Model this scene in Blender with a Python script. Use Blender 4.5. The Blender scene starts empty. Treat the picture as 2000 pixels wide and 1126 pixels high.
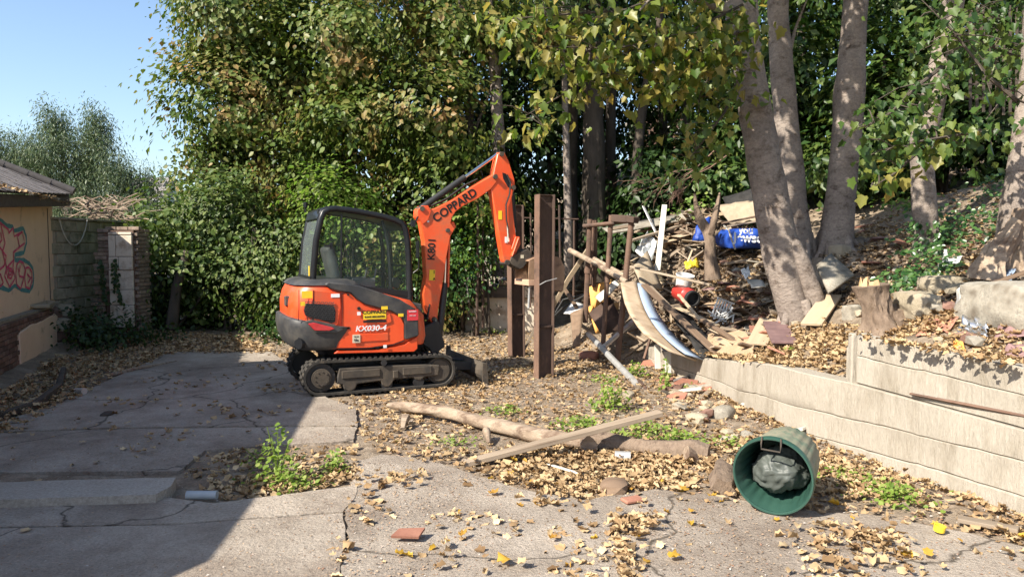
import bpy, bmesh, math, random
import numpy as np
from mathutils import Vector, Matrix, noise as mnoise

random.seed(7); RNG = np.random.default_rng(11)
PI = math.pi
SC = bpy.context.scene
COL = SC.collection

# ------------------------------------------------------------------ camera, sky, sun, exposure
FPX, CAMH = 1455.0, 1.95
TILT = math.atan(83 / FPX)
cam_d = bpy.data.cameras.new('camera'); cam = bpy.data.objects.new('camera', cam_d); COL.objects.link(cam)
cam_d.sensor_width = 36; cam_d.lens = 36 * FPX / 2000; cam_d.clip_end = 2000; cam_d.clip_start = 0.05
cam.location = (0, 0, CAMH); cam.rotation_euler = (PI / 2 - TILT, 0, 0)
SC.camera = cam
SUN_AZ, SUN_EL = math.radians(40), math.radians(40)      # light travels towards (+cos, +sin)
LDIR = Vector((math.cos(SUN_AZ) * math.cos(SUN_EL), math.sin(SUN_AZ) * math.cos(SUN_EL), -math.sin(SUN_EL)))
W = bpy.data.worlds.new('World'); SC.world = W; W.use_nodes = True
wt = W.node_tree; wt.nodes.clear()
sky = wt.nodes.new('ShaderNodeTexSky'); sky.sky_type = 'NISHITA'; sky.sun_disc = False
sky.sun_elevation = SUN_EL
sky.sun_rotation = math.atan2(-LDIR.x, -LDIR.y)
sky.air_density = 1.0; sky.dust_density = 1.0; sky.ozone_density = 2.0
bg = wt.nodes.new('ShaderNodeBackground'); bg.inputs[1].default_value = 0.115
wo = wt.nodes.new('ShaderNodeOutputWorld')
wt.links.new(sky.outputs[0], bg.inputs[0]); wt.links.new(bg.outputs[0], wo.inputs[0])
sd = bpy.data.lights.new('sun', 'SUN'); sd.energy = 5.0; sd.angle = math.radians(0.55); sd.color = (1.0, 0.925, 0.80)
sun = bpy.data.objects.new('sun', sd); COL.objects.link(sun)
sun.rotation_euler = LDIR.to_track_quat('-Z', 'Y').to_euler(); sun.location = (-20, -20, 30)
SC.view_settings.view_transform = 'Standard'; SC.view_settings.look = 'None'
SC.view_settings.exposure = 1.04; SC.view_settings.gamma = 1; SC.view_settings.use_curve_mapping = False
SC.render.engine = 'CYCLES'
SC.cycles.use_denoising = True
SC.cycles.max_bounces = 7; SC.cycles.diffuse_bounces = 3; SC.cycles.glossy_bounces = 3
SC.cycles.transmission_bounces = 5; SC.cycles.transparent_max_bounces = 8
SC.cycles.use_adaptive_sampling = True; SC.cycles.adaptive_threshold = 0.015
SC.cycles.caustics_reflective = False; SC.cycles.caustics_refractive = False

# ------------------------------------------------------------------ measuring helpers
def ray(px, py):
    r = px - 1000; u = 563 - py
    return Vector((r, FPX * math.cos(TILT) + u * math.sin(TILT), -FPX * math.sin(TILT) + u * math.cos(TILT)))
def G(px, py, z=0.0):
    d = ray(px, py); t = (z - CAMH) / d.z
    return Vector((d.x * t, d.y * t, z))
def P(px, py, Y):
    d = ray(px, py); t = Y / d.y
    return Vector((d.x * t, Y, CAMH + d.z * t))
def smooth(a, b, x):
    t = np.clip((x - a) / (b - a), 0, 1); return t * t * (3 - 2 * t)
WY = [2.0, 3.0, 5.26, 7.6, 10.05, 11.7, 12.6, 13.2, 15.0, 17.0, 20.0]
WX = [5.1, 4.67, 3.69, 2.98, 2.65, 2.35, 2.25, 2.1, 1.7, 1.0, -2.0]
TY = [2.0, 5.3, 6.95, 8.2, 9.9, 11.6, 12.6, 14.0]
TZ = [.62, .63, .67, .64, .44, .30, .26, .05]
def wallx(y): return np.interp(y, WY, WX)
def wallz(y): return np.interp(y, TY, TZ)
_na = RNG.uniform(0, 6.28, 24)
def wob(x, y, s=1.0):
    r = 0
    for i, (fx, fy, a) in enumerate(((1.3, .7, .5), (-.8, 1.9, .4), (2.7, 2.1, .25), (-3.1, 3.7, .2), (5.3, -4.9, .12), (8.1, 7.7, .08), (-11.0, 12.5, .05))):
        r = r + a * np.sin(s * (fx * x + fy * y) + _na[i]) * np.cos(s * (fy * x - fx * y) * .9 + _na[i + 8])
    return r
def H(x, y):
    x = np.asarray(x, float); y = np.asarray(y, float)
    u = x - wallx(y)
    behind = smooth(.10, .20, u)
    up = smooth(7.05, 6.85, y)
    zt = wallz(y) * (1 - up) + 1.06 * up
    uu = np.maximum(u - .2, 0)
    slope = .50 * (1 - up) + .40 * up
    b = zt - .04 + slope * np.minimum(uu, 5.5) + .12 * np.maximum(uu - 5.5, 0)
    b = b + .05 * wob(x, y, 1.5) * smooth(0, 1, uu)
    heap = 1.75 * np.exp(-((x - 3.2) / 1.65) ** 2 - ((y - 14.6) / 1.5) ** 2) * np.where(y > 12.5, smooth(-1.1, .25, u), smooth(-.4, .9, u))
    heap = heap + .6 * np.exp(-((x - 4.6) / 1.1) ** 2 - ((y - 12.3) / 1.2) ** 2)
    heap = heap * (1 + .18 * wob(x, y, 2.6))
    soft = np.where(y > 12.6, smooth(0, 1.0, u), behind)
    z = soft * b + heap * np.where(y > 12.5, 1.0, smooth(.0, .4, u))
    yard = .012 * wob(x, y, 1.1) + .03 * smooth(12.5, 17, y)
    mound = .16 * smooth(-6.4, -7.3, x + .36 * (y - 10.4)) + .12 * smooth(14.0, 16.0, y - .15 * x)
    far = .22 * np.maximum(y - 17.5, 0) * smooth(-1, 4, x)
    return z + (1 - soft) * (yard + mound) + np.minimum(far, 2.5)
def T(px, py, lift=0.0, over=0.0):
    d = ray(px, py).normalized(); t = 2.5; o = Vector((0, 0, CAMH))
    while t < 60:
        p = o + d * t
        h = float(H(p.x, p.y)) + over
        if p.z <= h:
            a, b = t - .08, t
            for _ in range(10):
                m = (a + b) / 2; q = o + d * m
                if q.z <= float(H(q.x, q.y)) + over: b = m
                else: a = m
            q = o + d * b
            return Vector((q.x, q.y, float(H(q.x, q.y)) + over + lift))
        t += .08
    return o + d * 60
def onG(x, y, l=0.0): return Vector((x, y, float(H(x, y)) + l))

# ------------------------------------------------------------------ object helpers
ORG = {}
def tag(o, label=None, cat=None, group=None, kind=None):
    if label: o['label'] = label
    if cat: o['category'] = cat
    if group: o['group'] = group
    if kind: o['kind'] = kind
    return o
def thing(name, loc, label, cat, group=None):
    o = bpy.data.objects.new(name, None); COL.objects.link(o); o.location = loc
    o.empty_display_size = .1; ORG[o.name] = Vector(loc)
    return tag(o, label, cat, group)
def link(name, me, org=Vector((0, 0, 0)), parent=None, rot=None):
    o = bpy.data.objects.new(name, me); COL.objects.link(o)
    if parent is not None:
        o.parent = parent
        o.location = org - ORG[parent.name]
    else:
        o.location = org
    if rot is not None: o.rotation_euler = rot
    ORG[o.name] = Vector(org)
    return o
def setmats(me, mats):
    for m in (mats if isinstance(mats, (list, tuple)) else [mats]): me.materials.append(m)

class MB:
    def __init__(s, xf=None): s.v = []; s.f = []; s.m = []; s.xf = xf; s.cur = 0
    def add(s, vs, fs, mi=None):
        b = len(s.v); s.v += [tuple(v) for v in vs]; s.f += [tuple(i + b for i in f) for f in fs]; s.m += [s.cur if mi is None else mi] * len(fs); return s
    def box(s, c, size, R=None, mi=None):
        hx, hy, hz = size[0] / 2, size[1] / 2, size[2] / 2
        vs = [Vector((x, y, z)) for x in (-hx, hx) for y in (-hy, hy) for z in (-hz, hz)]
        if R is not None: vs = [R @ v for v in vs]
        c = Vector(c)
        return s.add([v + c for v in vs], [(0, 1, 3, 2), (4, 6, 7, 5), (0, 4, 5, 1), (2, 3, 7, 6), (0, 2, 6, 4), (1, 5, 7, 3)], mi)
    def bar(s, a, b, w, h, up=(0, 0, 1), mi=None):
        a, b = Vector(a), Vector(b); d = b - a; L = d.length; d.normalize()
        u = Vector(up); y = u.cross(d)
        if y.length < 1e-4: y = Vector((0, 1, 0)).cross(d)
        y.normalize(); z = d.cross(y)
        R = Matrix((d, y, z)).transposed()
        return s.box((a + b) / 2, (L, w, h), R, mi)
    def tube(s, pts, rad, n=8, caps=True, mi=None, wobble=0, flat=1.0, ridge=0):
        pts = [Vector(p) for p in pts]; k = len(pts)
        if not isinstance(rad, (list, tuple)): rad = [rad] * k
        up = Vector((0, 0, 1)); vs = []; prev = None
        for i, p in enumerate(pts):
            d = (pts[min(i + 1, k - 1)] - pts[max(i - 1, 0)]).normalized()
            if prev is None:
                x = up.cross(d)
                if x.length < .05: x = Vector((1, 0, 0)).cross(d)
                x.normalize()
            else:
                x = (prev - d * prev.dot(d)).normalized()
            prev = x; y = d.cross(x)
            for j in range(n):
                a = 2 * PI * j / n; r = rad[i]
                if wobble: r *= 1 + wobble * mnoise.noise(Vector((p.x * 3 + math.cos(a) * 1.3, p.y * 3 + math.sin(a) * 1.3, p.z * 2.2)))
                if ridge: r *= 1 + ridge * (abs(math.sin(a * 4 + 2.2 * mnoise.noise(Vector((p.z * 5, a, 2))))) - .5) + ridge * .8 * mnoise.noise(Vector((p.x * 9 + math.cos(a) * 2.5, p.y * 9 + math.sin(a) * 2.5, p.z * 7)))
                vs.append(p + x * (math.cos(a) * r) + y * (math.sin(a) * r * flat))
        fs = [(i * n + j, i * n + (j + 1) % n, (i + 1) * n + (j + 1) % n, (i + 1) * n + j) for i in range(k - 1) for j in range(n)]
        if caps: fs += [tuple(range(n - 1, -1, -1)), tuple((k - 1) * n + j for j in range(n))]
        return s.add(vs, fs, mi)
    def prism(s, poly, y0, y1, mi=None):
        """polygon in (x,z), extruded along y from y0 to y1"""
        n = len(poly)
        vs = [(p[0], y0, p[1]) for p in poly] + [(p[0], y1, p[1]) for p in poly]
        fs = [tuple(range(n)), tuple(range(2 * n - 1, n - 1, -1))] + [(i + n, (i + 1) % n + n, (i + 1) % n, i) for i in range(n)]
        return s.add(vs, fs, mi)
    def cyl(s, a, b, r, n=16, r2=None, mi=None):
        return s.tube([a, b], [r, r if r2 is None else r2], n, True, mi)
    def strip(s, pts_a, pts_b, mi=None):
        n = len(pts_a)
        return s.add(list(pts_a) + list(pts_b), [(i, i + 1, n + i + 1, n + i) for i in range(n - 1)], mi)
    def build(s, name, mats, parent=None, org=None, smooth_ang=None, bevel=0, kind=None, label=None, solid=0, fixn=True):
        vs = [Vector(v) for v in s.v]
        if s.xf: vs = [s.xf(v) for v in vs]
        if org is None:
            org = ORG[parent.name] if parent is not None else Vector((sum(v.x for v in vs) / len(vs), sum(v.y for v in vs) / len(vs), min(v.z for v in vs)))
        org = Vector(org)
        me = bpy.data.meshes.new(name)
        me.from_pydata([v - org for v in vs], [], s.f)
        setmats(me, mats)
        if any(s.m): me.polygons.foreach_set('material_index', s.m)
        bm = bmesh.new(); bm.from_mesh(me)
        if fixn: bmesh.ops.recalc_face_normals(bm, faces=bm.faces)
        if bevel:
            es = [e for e in bm.edges if len(e.link_faces) == 2 and e.calc_face_angle(0) > .6]
            bmesh.ops.bevel(bm, geom=es, offset=bevel, segments=1 if bevel < .02 else 2, affect='EDGES', profile=.5, clamp_overlap=True)
        bm.to_mesh(me); bm.free()
        o = link(name, me, org, parent)
        if smooth_ang is not None:
            me.polygons.foreach_set('use_smooth', [True] * len(me.polygons))
            try: me.set_sharp_from_angle(angle=math.radians(smooth_ang))
            except Exception: pass
        if solid:
            md = o.modifiers.new('s', 'SOLIDIFY'); md.thickness = solid; md.offset = 0
        return tag(o, label=label, kind=kind)

def text(body, name, mat, size, M3, org, parent, bold=0.0, sx=1.0, shear=0.0, ext=.0015, align='CENTER'):
    c = bpy.data.curves.new(name, 'FONT'); c.body = body; c.size = size; c.extrude = ext; c.offset = bold
    c.align_x = align; c.align_y = 'CENTER'; c.shear = shear; c.materials.append(mat)
    tmp = bpy.data.objects.new('tmp', c); me = bpy.data.meshes.new_from_object(tmp); bpy.data.objects.remove(tmp)
    me.transform(Matrix.Diagonal((sx, 1, 1, 1)))
    return link(name, me, Vector(org), parent, M3.to_euler())

# ------------------------------------------------------------------ materials
def mat(name, c1, c2=None, scale=8.0, rough=.8, bump=.0, bscale=None, metal=0, spec=.4, c3=None, s3=2.0, t3=.55, stretch=None,
        rnd=0.0, detail=6, dist=0.004, coat=0, soft3=.08, speck=0, sa=.33, crack=0):
    m = bpy.data.materials.new(name); m.use_nodes = True; t = m.node_tree; N = t.nodes; Lk = t.links
    b = N['Principled BSDF']
    b.inputs['Roughness'].default_value = rough; b.inputs['Metallic'].default_value = metal
    b.inputs['Specular IOR Level'].default_value = spec; b.inputs['Coat Weight'].default_value = coat
    tc = N.new('ShaderNodeTexCoord'); src = tc.outputs['Object']
    mp = N.new('ShaderNodeMapping'); Lk.new(src, mp.inputs[0])
    oi = N.new('ShaderNodeObjectInfo')
    mul = N.new('ShaderNodeVectorMath'); mul.operation = 'SCALE'; mul.inputs[0].default_value = (13, 7, 5); Lk.new(oi.outputs['Random'], mul.inputs['Scale'])
    Lk.new(mul.outputs[0], mp.inputs['Location'])
    if stretch: mp.inputs['Scale'].default_value = stretch
    n1 = N.new('ShaderNodeTexNoise'); n1.inputs['Scale'].default_value = scale; n1.inputs['Detail'].default_value = detail; n1.inputs['Roughness'].default_value = .65
    Lk.new(mp.outputs[0], n1.inputs[0])
    r1 = N.new('ShaderNodeMapRange'); r1.inputs[1].default_value = .32; r1.inputs[2].default_value = .68; Lk.new(n1.outputs[0], r1.inputs[0])
    mx = N.new('ShaderNodeMix'); mx.data_type = 'RGBA'; mx.inputs[6].default_value = (*c1, 1); mx.inputs[7].default_value = (*(c2 or c1), 1)
    Lk.new(r1.outputs[0], mx.inputs[0]); out = mx.outputs[2]
    if c3:
        n3 = N.new('ShaderNodeTexNoise'); n3.inputs['Scale'].default_value = s3; n3.inputs['Detail'].default_value = 8; n3.inputs['Roughness'].default_value = .7
        Lk.new(mp.outputs[0], n3.inputs[0])
        r3 = N.new('ShaderNodeMapRange'); r3.inputs[1].default_value = t3 - soft3; r3.inputs[2].default_value = t3 + soft3; Lk.new(n3.outputs[0], r3.inputs[0])
        m3 = N.new('ShaderNodeMix'); m3.data_type = 'RGBA'; Lk.new(r3.outputs[0], m3.inputs[0]); Lk.new(out, m3.inputs[6]); m3.inputs[7].default_value = (*c3, 1)
        out = m3.outputs[2]
    if speck:
        ns = N.new('ShaderNodeTexNoise'); ns.inputs['Scale'].default_value = speck; ns.inputs['Detail'].default_value = 4; ns.inputs['Roughness'].default_value = .8
        Lk.new(mp.outputs[0], ns.inputs[0])
        rs = N.new('ShaderNodeMapRange'); rs.inputs[1].default_value = .3; rs.inputs[2].default_value = .7; rs.inputs[3].default_value = 1 - sa; rs.inputs[4].default_value = 1 + sa * .8; Lk.new(ns.outputs[0], rs.inputs[0])
        h2 = N.new('ShaderNodeHueSaturation'); Lk.new(rs.outputs[0], h2.inputs['Value']); Lk.new(out, h2.inputs['Color']); out = h2.outputs[0]
    if rnd:
        hs = N.new('ShaderNodeHueSaturation')
        rr = N.new('ShaderNodeMapRange'); rr.inputs[3].default_value = 1 - rnd; rr.inputs[4].default_value = 1 + rnd; Lk.new(oi.outputs['Random'], rr.inputs[0])
        Lk.new(rr.outputs[0], hs.inputs['Value']); Lk.new(out, hs.inputs['Color']); out = hs.outputs[0]
    Lk.new(out, b.inputs['Base Color'])
    crk = None
    if crack:      # hairline cracks filled with dirt
        nd = N.new('ShaderNodeTexNoise'); nd.inputs['Scale'].default_value = 1.6; nd.inputs['Detail'].default_value = 6; Lk.new(mp.outputs[0], nd.inputs[0])
        va = N.new('ShaderNodeVectorMath'); va.operation = 'MULTIPLY_ADD'; va.inputs[1].default_value = (.55, .55, .55); Lk.new(nd.outputs['Color'], va.inputs[0]); Lk.new(mp.outputs[0], va.inputs[2])
        vo = N.new('ShaderNodeTexVoronoi'); vo.feature = 'DISTANCE_TO_EDGE'; vo.inputs['Scale'].default_value = crack; Lk.new(va.outputs[0], vo.inputs[0])
        mr = N.new('ShaderNodeMapRange'); mr.inputs[1].default_value = .0; mr.inputs[2].default_value = .0075; Lk.new(vo.outputs['Distance'], mr.inputs[0]); crk = mr.outputs[0]
        mc_ = N.new('ShaderNodeMix'); mc_.data_type = 'RGBA'; Lk.new(crk, mc_.inputs[0]); mc_.inputs[6].default_value = (.07, .055, .04, 1); Lk.new(out, mc_.inputs[7]); Lk.new(mc_.outputs[2], b.inputs['Base Color'])
    if bump:
        nb = N.new('ShaderNodeTexNoise'); nb.inputs['Scale'].default_value = bscale or scale * 3; nb.inputs['Detail'].default_value = 8; nb.inputs['Roughness'].default_value = .7
        Lk.new(mp.outputs[0], nb.inputs[0])
        bp = N.new('ShaderNodeBump'); bp.inputs['Strength'].default_value = bump; bp.inputs['Distance'].default_value = dist
        Lk.new(nb.outputs[0], bp.inputs['Height']); Lk.new(bp.outputs[0], b.inputs['Normal'])
    return m

def leafmat(name, cols, trans=.35, rough=.5, patch=None, pscale=.5, pthr=.55, spec=.35):
    m = bpy.data.materials.new(name); m.use_nodes = True; t = m.node_tree; N = t.nodes; Lk = t.links
    b = N['Principled BSDF']; b.inputs['Roughness'].default_value = rough; b.inputs['Specular IOR Level'].default_value = spec
    g = N.new('ShaderNodeNewGeometry')
    def ramp(cs, src):
        r = N.new('ShaderNodeValToRGB'); e = r.color_ramp.elements
        while len(e) < len(cs): e.new(.5)
        for i, c in enumerate(cs): e[i].position = i / (len(cs) - 1); e[i].color = (*c, 1)
        Lk.new(src, r.inputs[0]); return r.outputs[0]
    out = ramp(cols, g.outputs['Random Per Island'])
    if patch:
        n = N.new('ShaderNodeTexNoise'); n.inputs['Scale'].default_value = pscale; n.inputs['Detail'].default_value = 5; n.inputs['Roughness'].default_value = .75
        Lk.new(g.outputs['Position'], n.inputs[0])
        r = N.new('ShaderNodeMapRange'); r.inputs[1].default_value = pthr - .05; r.inputs[2].default_value = pthr + .07; Lk.new(n.outputs[0], r.inputs[0])
        pc = ramp(patch, g.outputs['Random Per Island'])
        x = N.new('ShaderNodeMix'); x.data_type = 'RGBA'; Lk.new(r.outputs[0], x.inputs[0]); Lk.new(out, x.inputs[6]); Lk.new(pc, x.inputs[7]); out = x.outputs[2]
    Lk.new(out, b.inputs['Base Color'])
    tr = N.new('ShaderNodeBsdfTranslucent')
    hs = N.new('ShaderNodeHueSaturation'); hs.inputs['Value'].default_value = 1.4; hs.inputs['Saturation'].default_value = 1.1; Lk.new(out, hs.inputs['Color']); Lk.new(hs.outputs[0], tr.inputs[0])
    ms = N.new('ShaderNodeMixShader'); ms.inputs[0].default_value = trans
    Lk.new(b.outputs[0], ms.inputs[1]); Lk.new(tr.outputs[0], ms.inputs[2]); Lk.new(ms.outputs[0], N['Material Output'].inputs[0])
    return m

def glassmat(name, tint, alpha=.22, rough=.03):
    m = bpy.data.materials.new(name); m.use_nodes = True; t = m.node_tree; N = t.nodes; Lk = t.links
    b = N['Principled BSDF']; b.inputs['Base Color'].default_value = (*tint, 1); b.inputs['Roughness'].default_value = rough
    b.inputs['Specular IOR Level'].default_value = .6
    tr = N.new('ShaderNodeBsdfTransparent'); tr.inputs[0].default_value = (.93, .985, .95, 1)
    ms = N.new('ShaderNodeMixShader'); ms.inputs[0].default_value = alpha
    Lk.new(tr.outputs[0], ms.inputs[1]); Lk.new(b.outputs[0], ms.inputs[2]); Lk.new(ms.outputs[0], N['Material Output'].inputs[0])
    return m

M = {}
M['soil'] = mat('soil', (.17, .125, .085), (.29, .225, .16), 3.5, .95, 1, 26, c3=(.36, .29, .215), s3=4, t3=.56, dist=.03, speck=40)
M['concrete_drive'] = mat('concrete_drive', (.31, .262, .212), (.43, .368, .302), 2.6, .9, 1.0, 30, c3=(.19, .145, .11), s3=1.2, t3=.57, soft3=.14, dist=.022, rnd=.05, speck=48, sa=.34, crack=.42)
M['concrete_kerb'] = mat('concrete_kerb', (.33, .29, .24), (.40, .355, .30), 3, .9, .8, 40, dist=.01, speck=45)
M['concrete_wall'] = mat('concrete_wall', (.36, .32, .262), (.415, .372, .31), 1.1, .92, 1.0, 22, c3=(.235, .20, .15), s3=2.2, t3=.585, dist=.015, soft3=.12, stretch=(1.6, 1.6, .45), speck=30, sa=.13)
M['concrete_grey'] = mat('concrete_grey', (.25, .225, .185), (.36, .33, .27), 5, .92, .8, 30, c3=(.15, .125, .095), s3=5, t3=.58, dist=.01, rnd=.1, speck=40)
M['render'] = mat('render', (.72, .50, .35), (.79, .57, .41), 2.0, .93, .45, 25, c3=(.30, .20, .13), s3=2.4, t3=.66, dist=.006)
M['render_pale'] = mat('render_pale', (.52, .44, .34), (.62, .55, .45), 3, .93, .5, 25, c3=(.33, .25, .18), s3=4, t3=.58, dist=.006)
M['brick'] = mat('brick', (.13, .07, .053), (.21, .12, .09), 9, .92, .7, 60, c3=(.16, .12, .09), s3=9, t3=.62, rnd=.35, dist=.004)
M['old_brick'] = mat('old_brick', (.20, .145, .11), (.30, .235, .18), 7, .92, .8, 40, c3=(.13, .09, .07), s3=6, t3=.58, rnd=.3, dist=.008)
M['mortar'] = mat('mortar', (.30, .25, .19), (.38, .32, .25), 10, .95, .7, 50, dist=.006)
M['block'] = mat('block', (.26, .235, .165), (.38, .34, .25), 4, .95, .6, 45, c3=(.12, .12, .07), s3=3, t3=.58, rnd=.15)
M['slate'] = mat('slate', (.14, .125, .12), (.23, .205, .195), 6, .75, .4, 30, rnd=.2)
M['ridge_tile'] = mat('ridge_tile', (.05, .045, .045), (.09, .08, .075), 6, .8, .5, 30, rnd=.1)
M['tar_board'] = mat('tar_board', (.05, .04, .033), (.11, .085, .065), 5, .85, .5, 30, stretch=(.3, 2, 2))
M['orange'] = mat('orange_paint', (.74, .07, .016), (.82, .10, .024), 2, .40, .05, 8, spec=.5, c3=(.50, .13, .06), s3=2.6, t3=.62, soft3=.16, coat=.2, dist=.002)
M['orange_boom'] = mat('orange_boom', (.76, .08, .018), (.82, .12, .03), 3, .42, .05, 8, spec=.5, c3=(.48, .13, .06), s3=3, t3=.64, soft3=.14, coat=.15)
M['black_plastic'] = mat('black_plastic', (.026, .027, .03), (.055, .055, .057), 3, .5, .25, 90, c3=(.11, .10, .085), s3=3.5, t3=.61, soft3=.16, dist=.002)
M['black_steel'] = mat('black_steel', (.02, .02, .022), (.035, .034, .034), 5, .45, 0, c3=(.09, .075, .06), s3=6, t3=.68)
M['cab_black'] = mat('cab_black', (.010, .011, .013), (.02, .021, .024), 4, .32, 0, spec=.3)
M['rubber'] = mat('rubber', (.022, .021, .02), (.055, .048, .04), 6, .9, .6, 60, c3=(.12, .095, .07), s3=5, t3=.62, dist=.004)
M['muddy_steel'] = mat('muddy_steel', (.06, .048, .036), (.11, .088, .066), 6, .85, .4, 40, c3=(.045, .04, .035), s3=4, t3=.55)
M['rust'] = mat('rust', (.13, .075, .052), (.22, .135, .095), 6, .85, .6, 50, c3=(.07, .045, .035), s3=3, t3=.55, dist=.003, rnd=.15)
M['rust_dark'] = mat('rust_dark', (.05, .031, .024), (.09, .055, .04), 5, .8, .5, 40, c3=(.15, .085, .055), s3=7, t3=.64, rnd=.15, stretch=(1, 1, .4))
M['chrome'] = mat('chrome', (.75, .75, .76), None, 5, .15, 0, metal=1)
M['worn_bucket'] = mat('worn_bucket', (.27, .165, .10), (.40, .26, .17), 4, .6, .4, 30, c3=(.16, .09, .06), s3=4, t3=.58)
M['cutting_steel'] = mat('cutting_steel', (.50, .30, .20), (.60, .40, .28), 5, .6, .3, 30)
M['steel'] = mat('galvanised_steel', (.48, .48, .47), (.62, .61, .59), 8, .45, .1, 40, metal=.6, c3=(.3, .24, .19), s3=5, t3=.62)
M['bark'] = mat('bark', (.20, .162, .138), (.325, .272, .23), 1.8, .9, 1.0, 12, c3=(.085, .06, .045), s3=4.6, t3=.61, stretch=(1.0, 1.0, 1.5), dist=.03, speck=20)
M['bark_dark'] = mat('bark_dark', (.045, .036, .028), (.10, .08, .062), 5, .92, .9, 18, stretch=(1, 1, .35), dist=.015, rnd=.2)  # dark bark; also carries the shade on trunks deep in the wood
M['bark_rough'] = mat('bark_rough', (.15, .105, .075), (.30, .225, .165), 9, .92, 1, 14, c3=(.08, .055, .04), s3=9, t3=.6, stretch=(1, 1, .4), dist=.03)
M['raw_wood'] = mat('raw_wood', (.44, .28, .14), (.56, .39, .22), 8, .8, .7, 25, stretch=(2, 2, .25), dist=.01)
M['driftwood'] = mat('driftwood', (.25, .185, .13), (.40, .315, .235), 6, .85, 1.0, 22, c3=(.15, .10, .07), s3=5, t3=.55, stretch=(.35, 1.5, 1.5), dist=.012)
M['plank'] = mat('plank_wood', (.22, .17, .12), (.34, .27, .20), 6, .85, .5, 22, c3=(.13, .09, .06), s3=3, t3=.62, stretch=(.12, 1.6, 1.6), rnd=.28, dist=.006)
M['plank_pale'] = mat('plank_pale', (.34, .26, .17), (.45, .355, .245), 6, .8, .4, 22, c3=(.40, .29, .19), s3=3, t3=.64, stretch=(.12, 1.6, 1.6), rnd=.15, dist=.005)
M['plank_brown'] = mat('plank_brown', (.13, .085, .055), (.22, .15, .10), 6, .85, .5, 22, c3=(.07, .045, .03), s3=3, t3=.6, stretch=(.12, 1.6, 1.6), rnd=.25, dist=.006)
M['plywood'] = mat('plywood', (.33, .245, .165), (.46, .36, .255), 4, .8, .4, 20, c3=(.27, .18, .11), s3=2.2, t3=.6, stretch=(.5, 2.5, 2.5), rnd=.1, dist=.004)
M['osb'] = mat('chipboard', (.33, .225, .14), (.44, .325, .21), 16, .85, .7, 40, c3=(.36, .23, .13), s3=13, t3=.56, dist=.006)
M['orange_board'] = mat('orange_board', (.66, .30, .07), (.74, .40, .12), 4, .7, .2, 20)
M['white_plastic'] = mat('white_plastic', (.60, .60, .58), (.68, .68, .67), 4, .45, 0, c3=(.5, .45, .38), s3=5, t3=.66)
M['white_board'] = mat('white_board', (.46, .43, .37), (.58, .55, .48), 3, .7, .2, 20, c3=(.45, .40, .32), s3=5, t3=.62, rnd=.08)
M['blue_sheet'] = mat('blue_sheet', (.24, .31, .42), (.34, .42, .54), 1.5, .38, 0, spec=.8, c3=(.12, .15, .2), s3=3, t3=.62)
M['blue_bag'] = mat('blue_bag', (.012, .045, .26), (.02, .075, .38), 6, .5, .5, 30, c3=(.05, .08, .2), s3=6, t3=.66, dist=.01)
M['red_plastic'] = mat('red_plastic', (.36, .025, .022), (.46, .04, .03), 5, .4, .1, 20)
M['yellow'] = mat('yellow_plastic', (.75, .52, .03), (.82, .60, .05), 5, .5, .1, 20)
M['yellow_sign'] = mat('yellow_sticker', (.85, .58, .03), None, 5, .5)
M['red_sign'] = mat('red_sticker', (.62, .04, .05), None, 5, .5)
M['white_sign'] = mat('white_sticker', (.8, .8, .8), None, 5, .5)
M['cream_sign'] = mat('cream_sticker', (.62, .56, .42), None, 5, .5)
M['ink'] = mat('black_print', (.012, .012, .012), None, 5, .6)
M['red_lamp'] = mat('red_lamp', (.45, .015, .02), (.6, .02, .03), 20, .15, 0, spec=.8, coat=.6)
M['seat'] = mat('seat_vinyl', (.08, .08, .08), (.14, .14, .14), 6, .6, .2)
M['terracotta'] = mat('terracotta', (.25, .105, .07), (.36, .17, .115), 7, .85, .5, 40, rnd=.2)
M['purple_tile'] = mat('quarry_tile', (.17, .10, .10), (.26, .16, .15), 7, .75, .3, 40, rnd=.2)
M['stone'] = mat('stone', (.28, .235, .165), (.42, .36, .265), 4, .92, .9, 22, c3=(.22, .18, .13), s3=4, t3=.62, dist=.02, rnd=.12)
M['bin_green'] = mat('bin_green', (.022, .062, .047), (.034, .085, .064), 4, .33, .1, 20, spec=.55, rnd=0)
M['bin_outside'] = mat('bin_weathered', (.16, .19, .135), (.30, .26, .18), 5, .7, .3, 30, c3=(.04, .13, .09), s3=3, t3=.60, stretch=(1, 1, 1))
M['bag_grey'] = mat('bag_grey', (.055, .063, .056), (.09, .102, .092), 3, .5, .15, 9, spec=.4)
M['dark_mouth'] = mat('bin_inner', (.012, .05, .042), (.02, .08, .065), 5, .35, 0)
M['felt_and_shade'] = mat('roofing_felt', (.012, .012, .012), (.035, .032, .03), 8, .85, .6, 30)  # felt; also colours the sheet standing in for a shaded gap
M['mattress'] = mat('faded_canvas', (.26, .205, .14), (.38, .31, .225), 5, .9, .6, 25, c3=(.33, .25, .17), s3=4, t3=.6)
M['foil'] = mat('foil', (.6, .6, .6), (.75, .75, .75), 10, .25, .5, 30, metal=.9)
M['rubber_hose'] = mat('hose', (.02, .02, .02), (.035, .035, .035), 6, .55, 0)
M['pink_paint'] = mat('pink_paint', (.62, .05, .14), (.70, .12, .22), 15, .8, 0)
M['teal_paint'] = mat('teal_paint', (.07, .22, .24), (.12, .28, .28), 9, .85, 0)
M['house_white'] = mat('house_white', (.62, .60, .57), None, 5, .9)
M['house_brick'] = mat('house_brick', (.36, .22, .16), None, 5, .9)
M['grey_pipe'] = mat('grey_pipe', (.28, .31, .33), (.36, .39, .41), 6, .5)
M['dark_brick'] = mat('dark_brickwork', (.10, .06, .045), (.16, .10, .075), 9, .95, .5, 40)
M['glass'] = glassmat('cab_glass', (.14, .20, .18), .10, .01)
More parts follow.
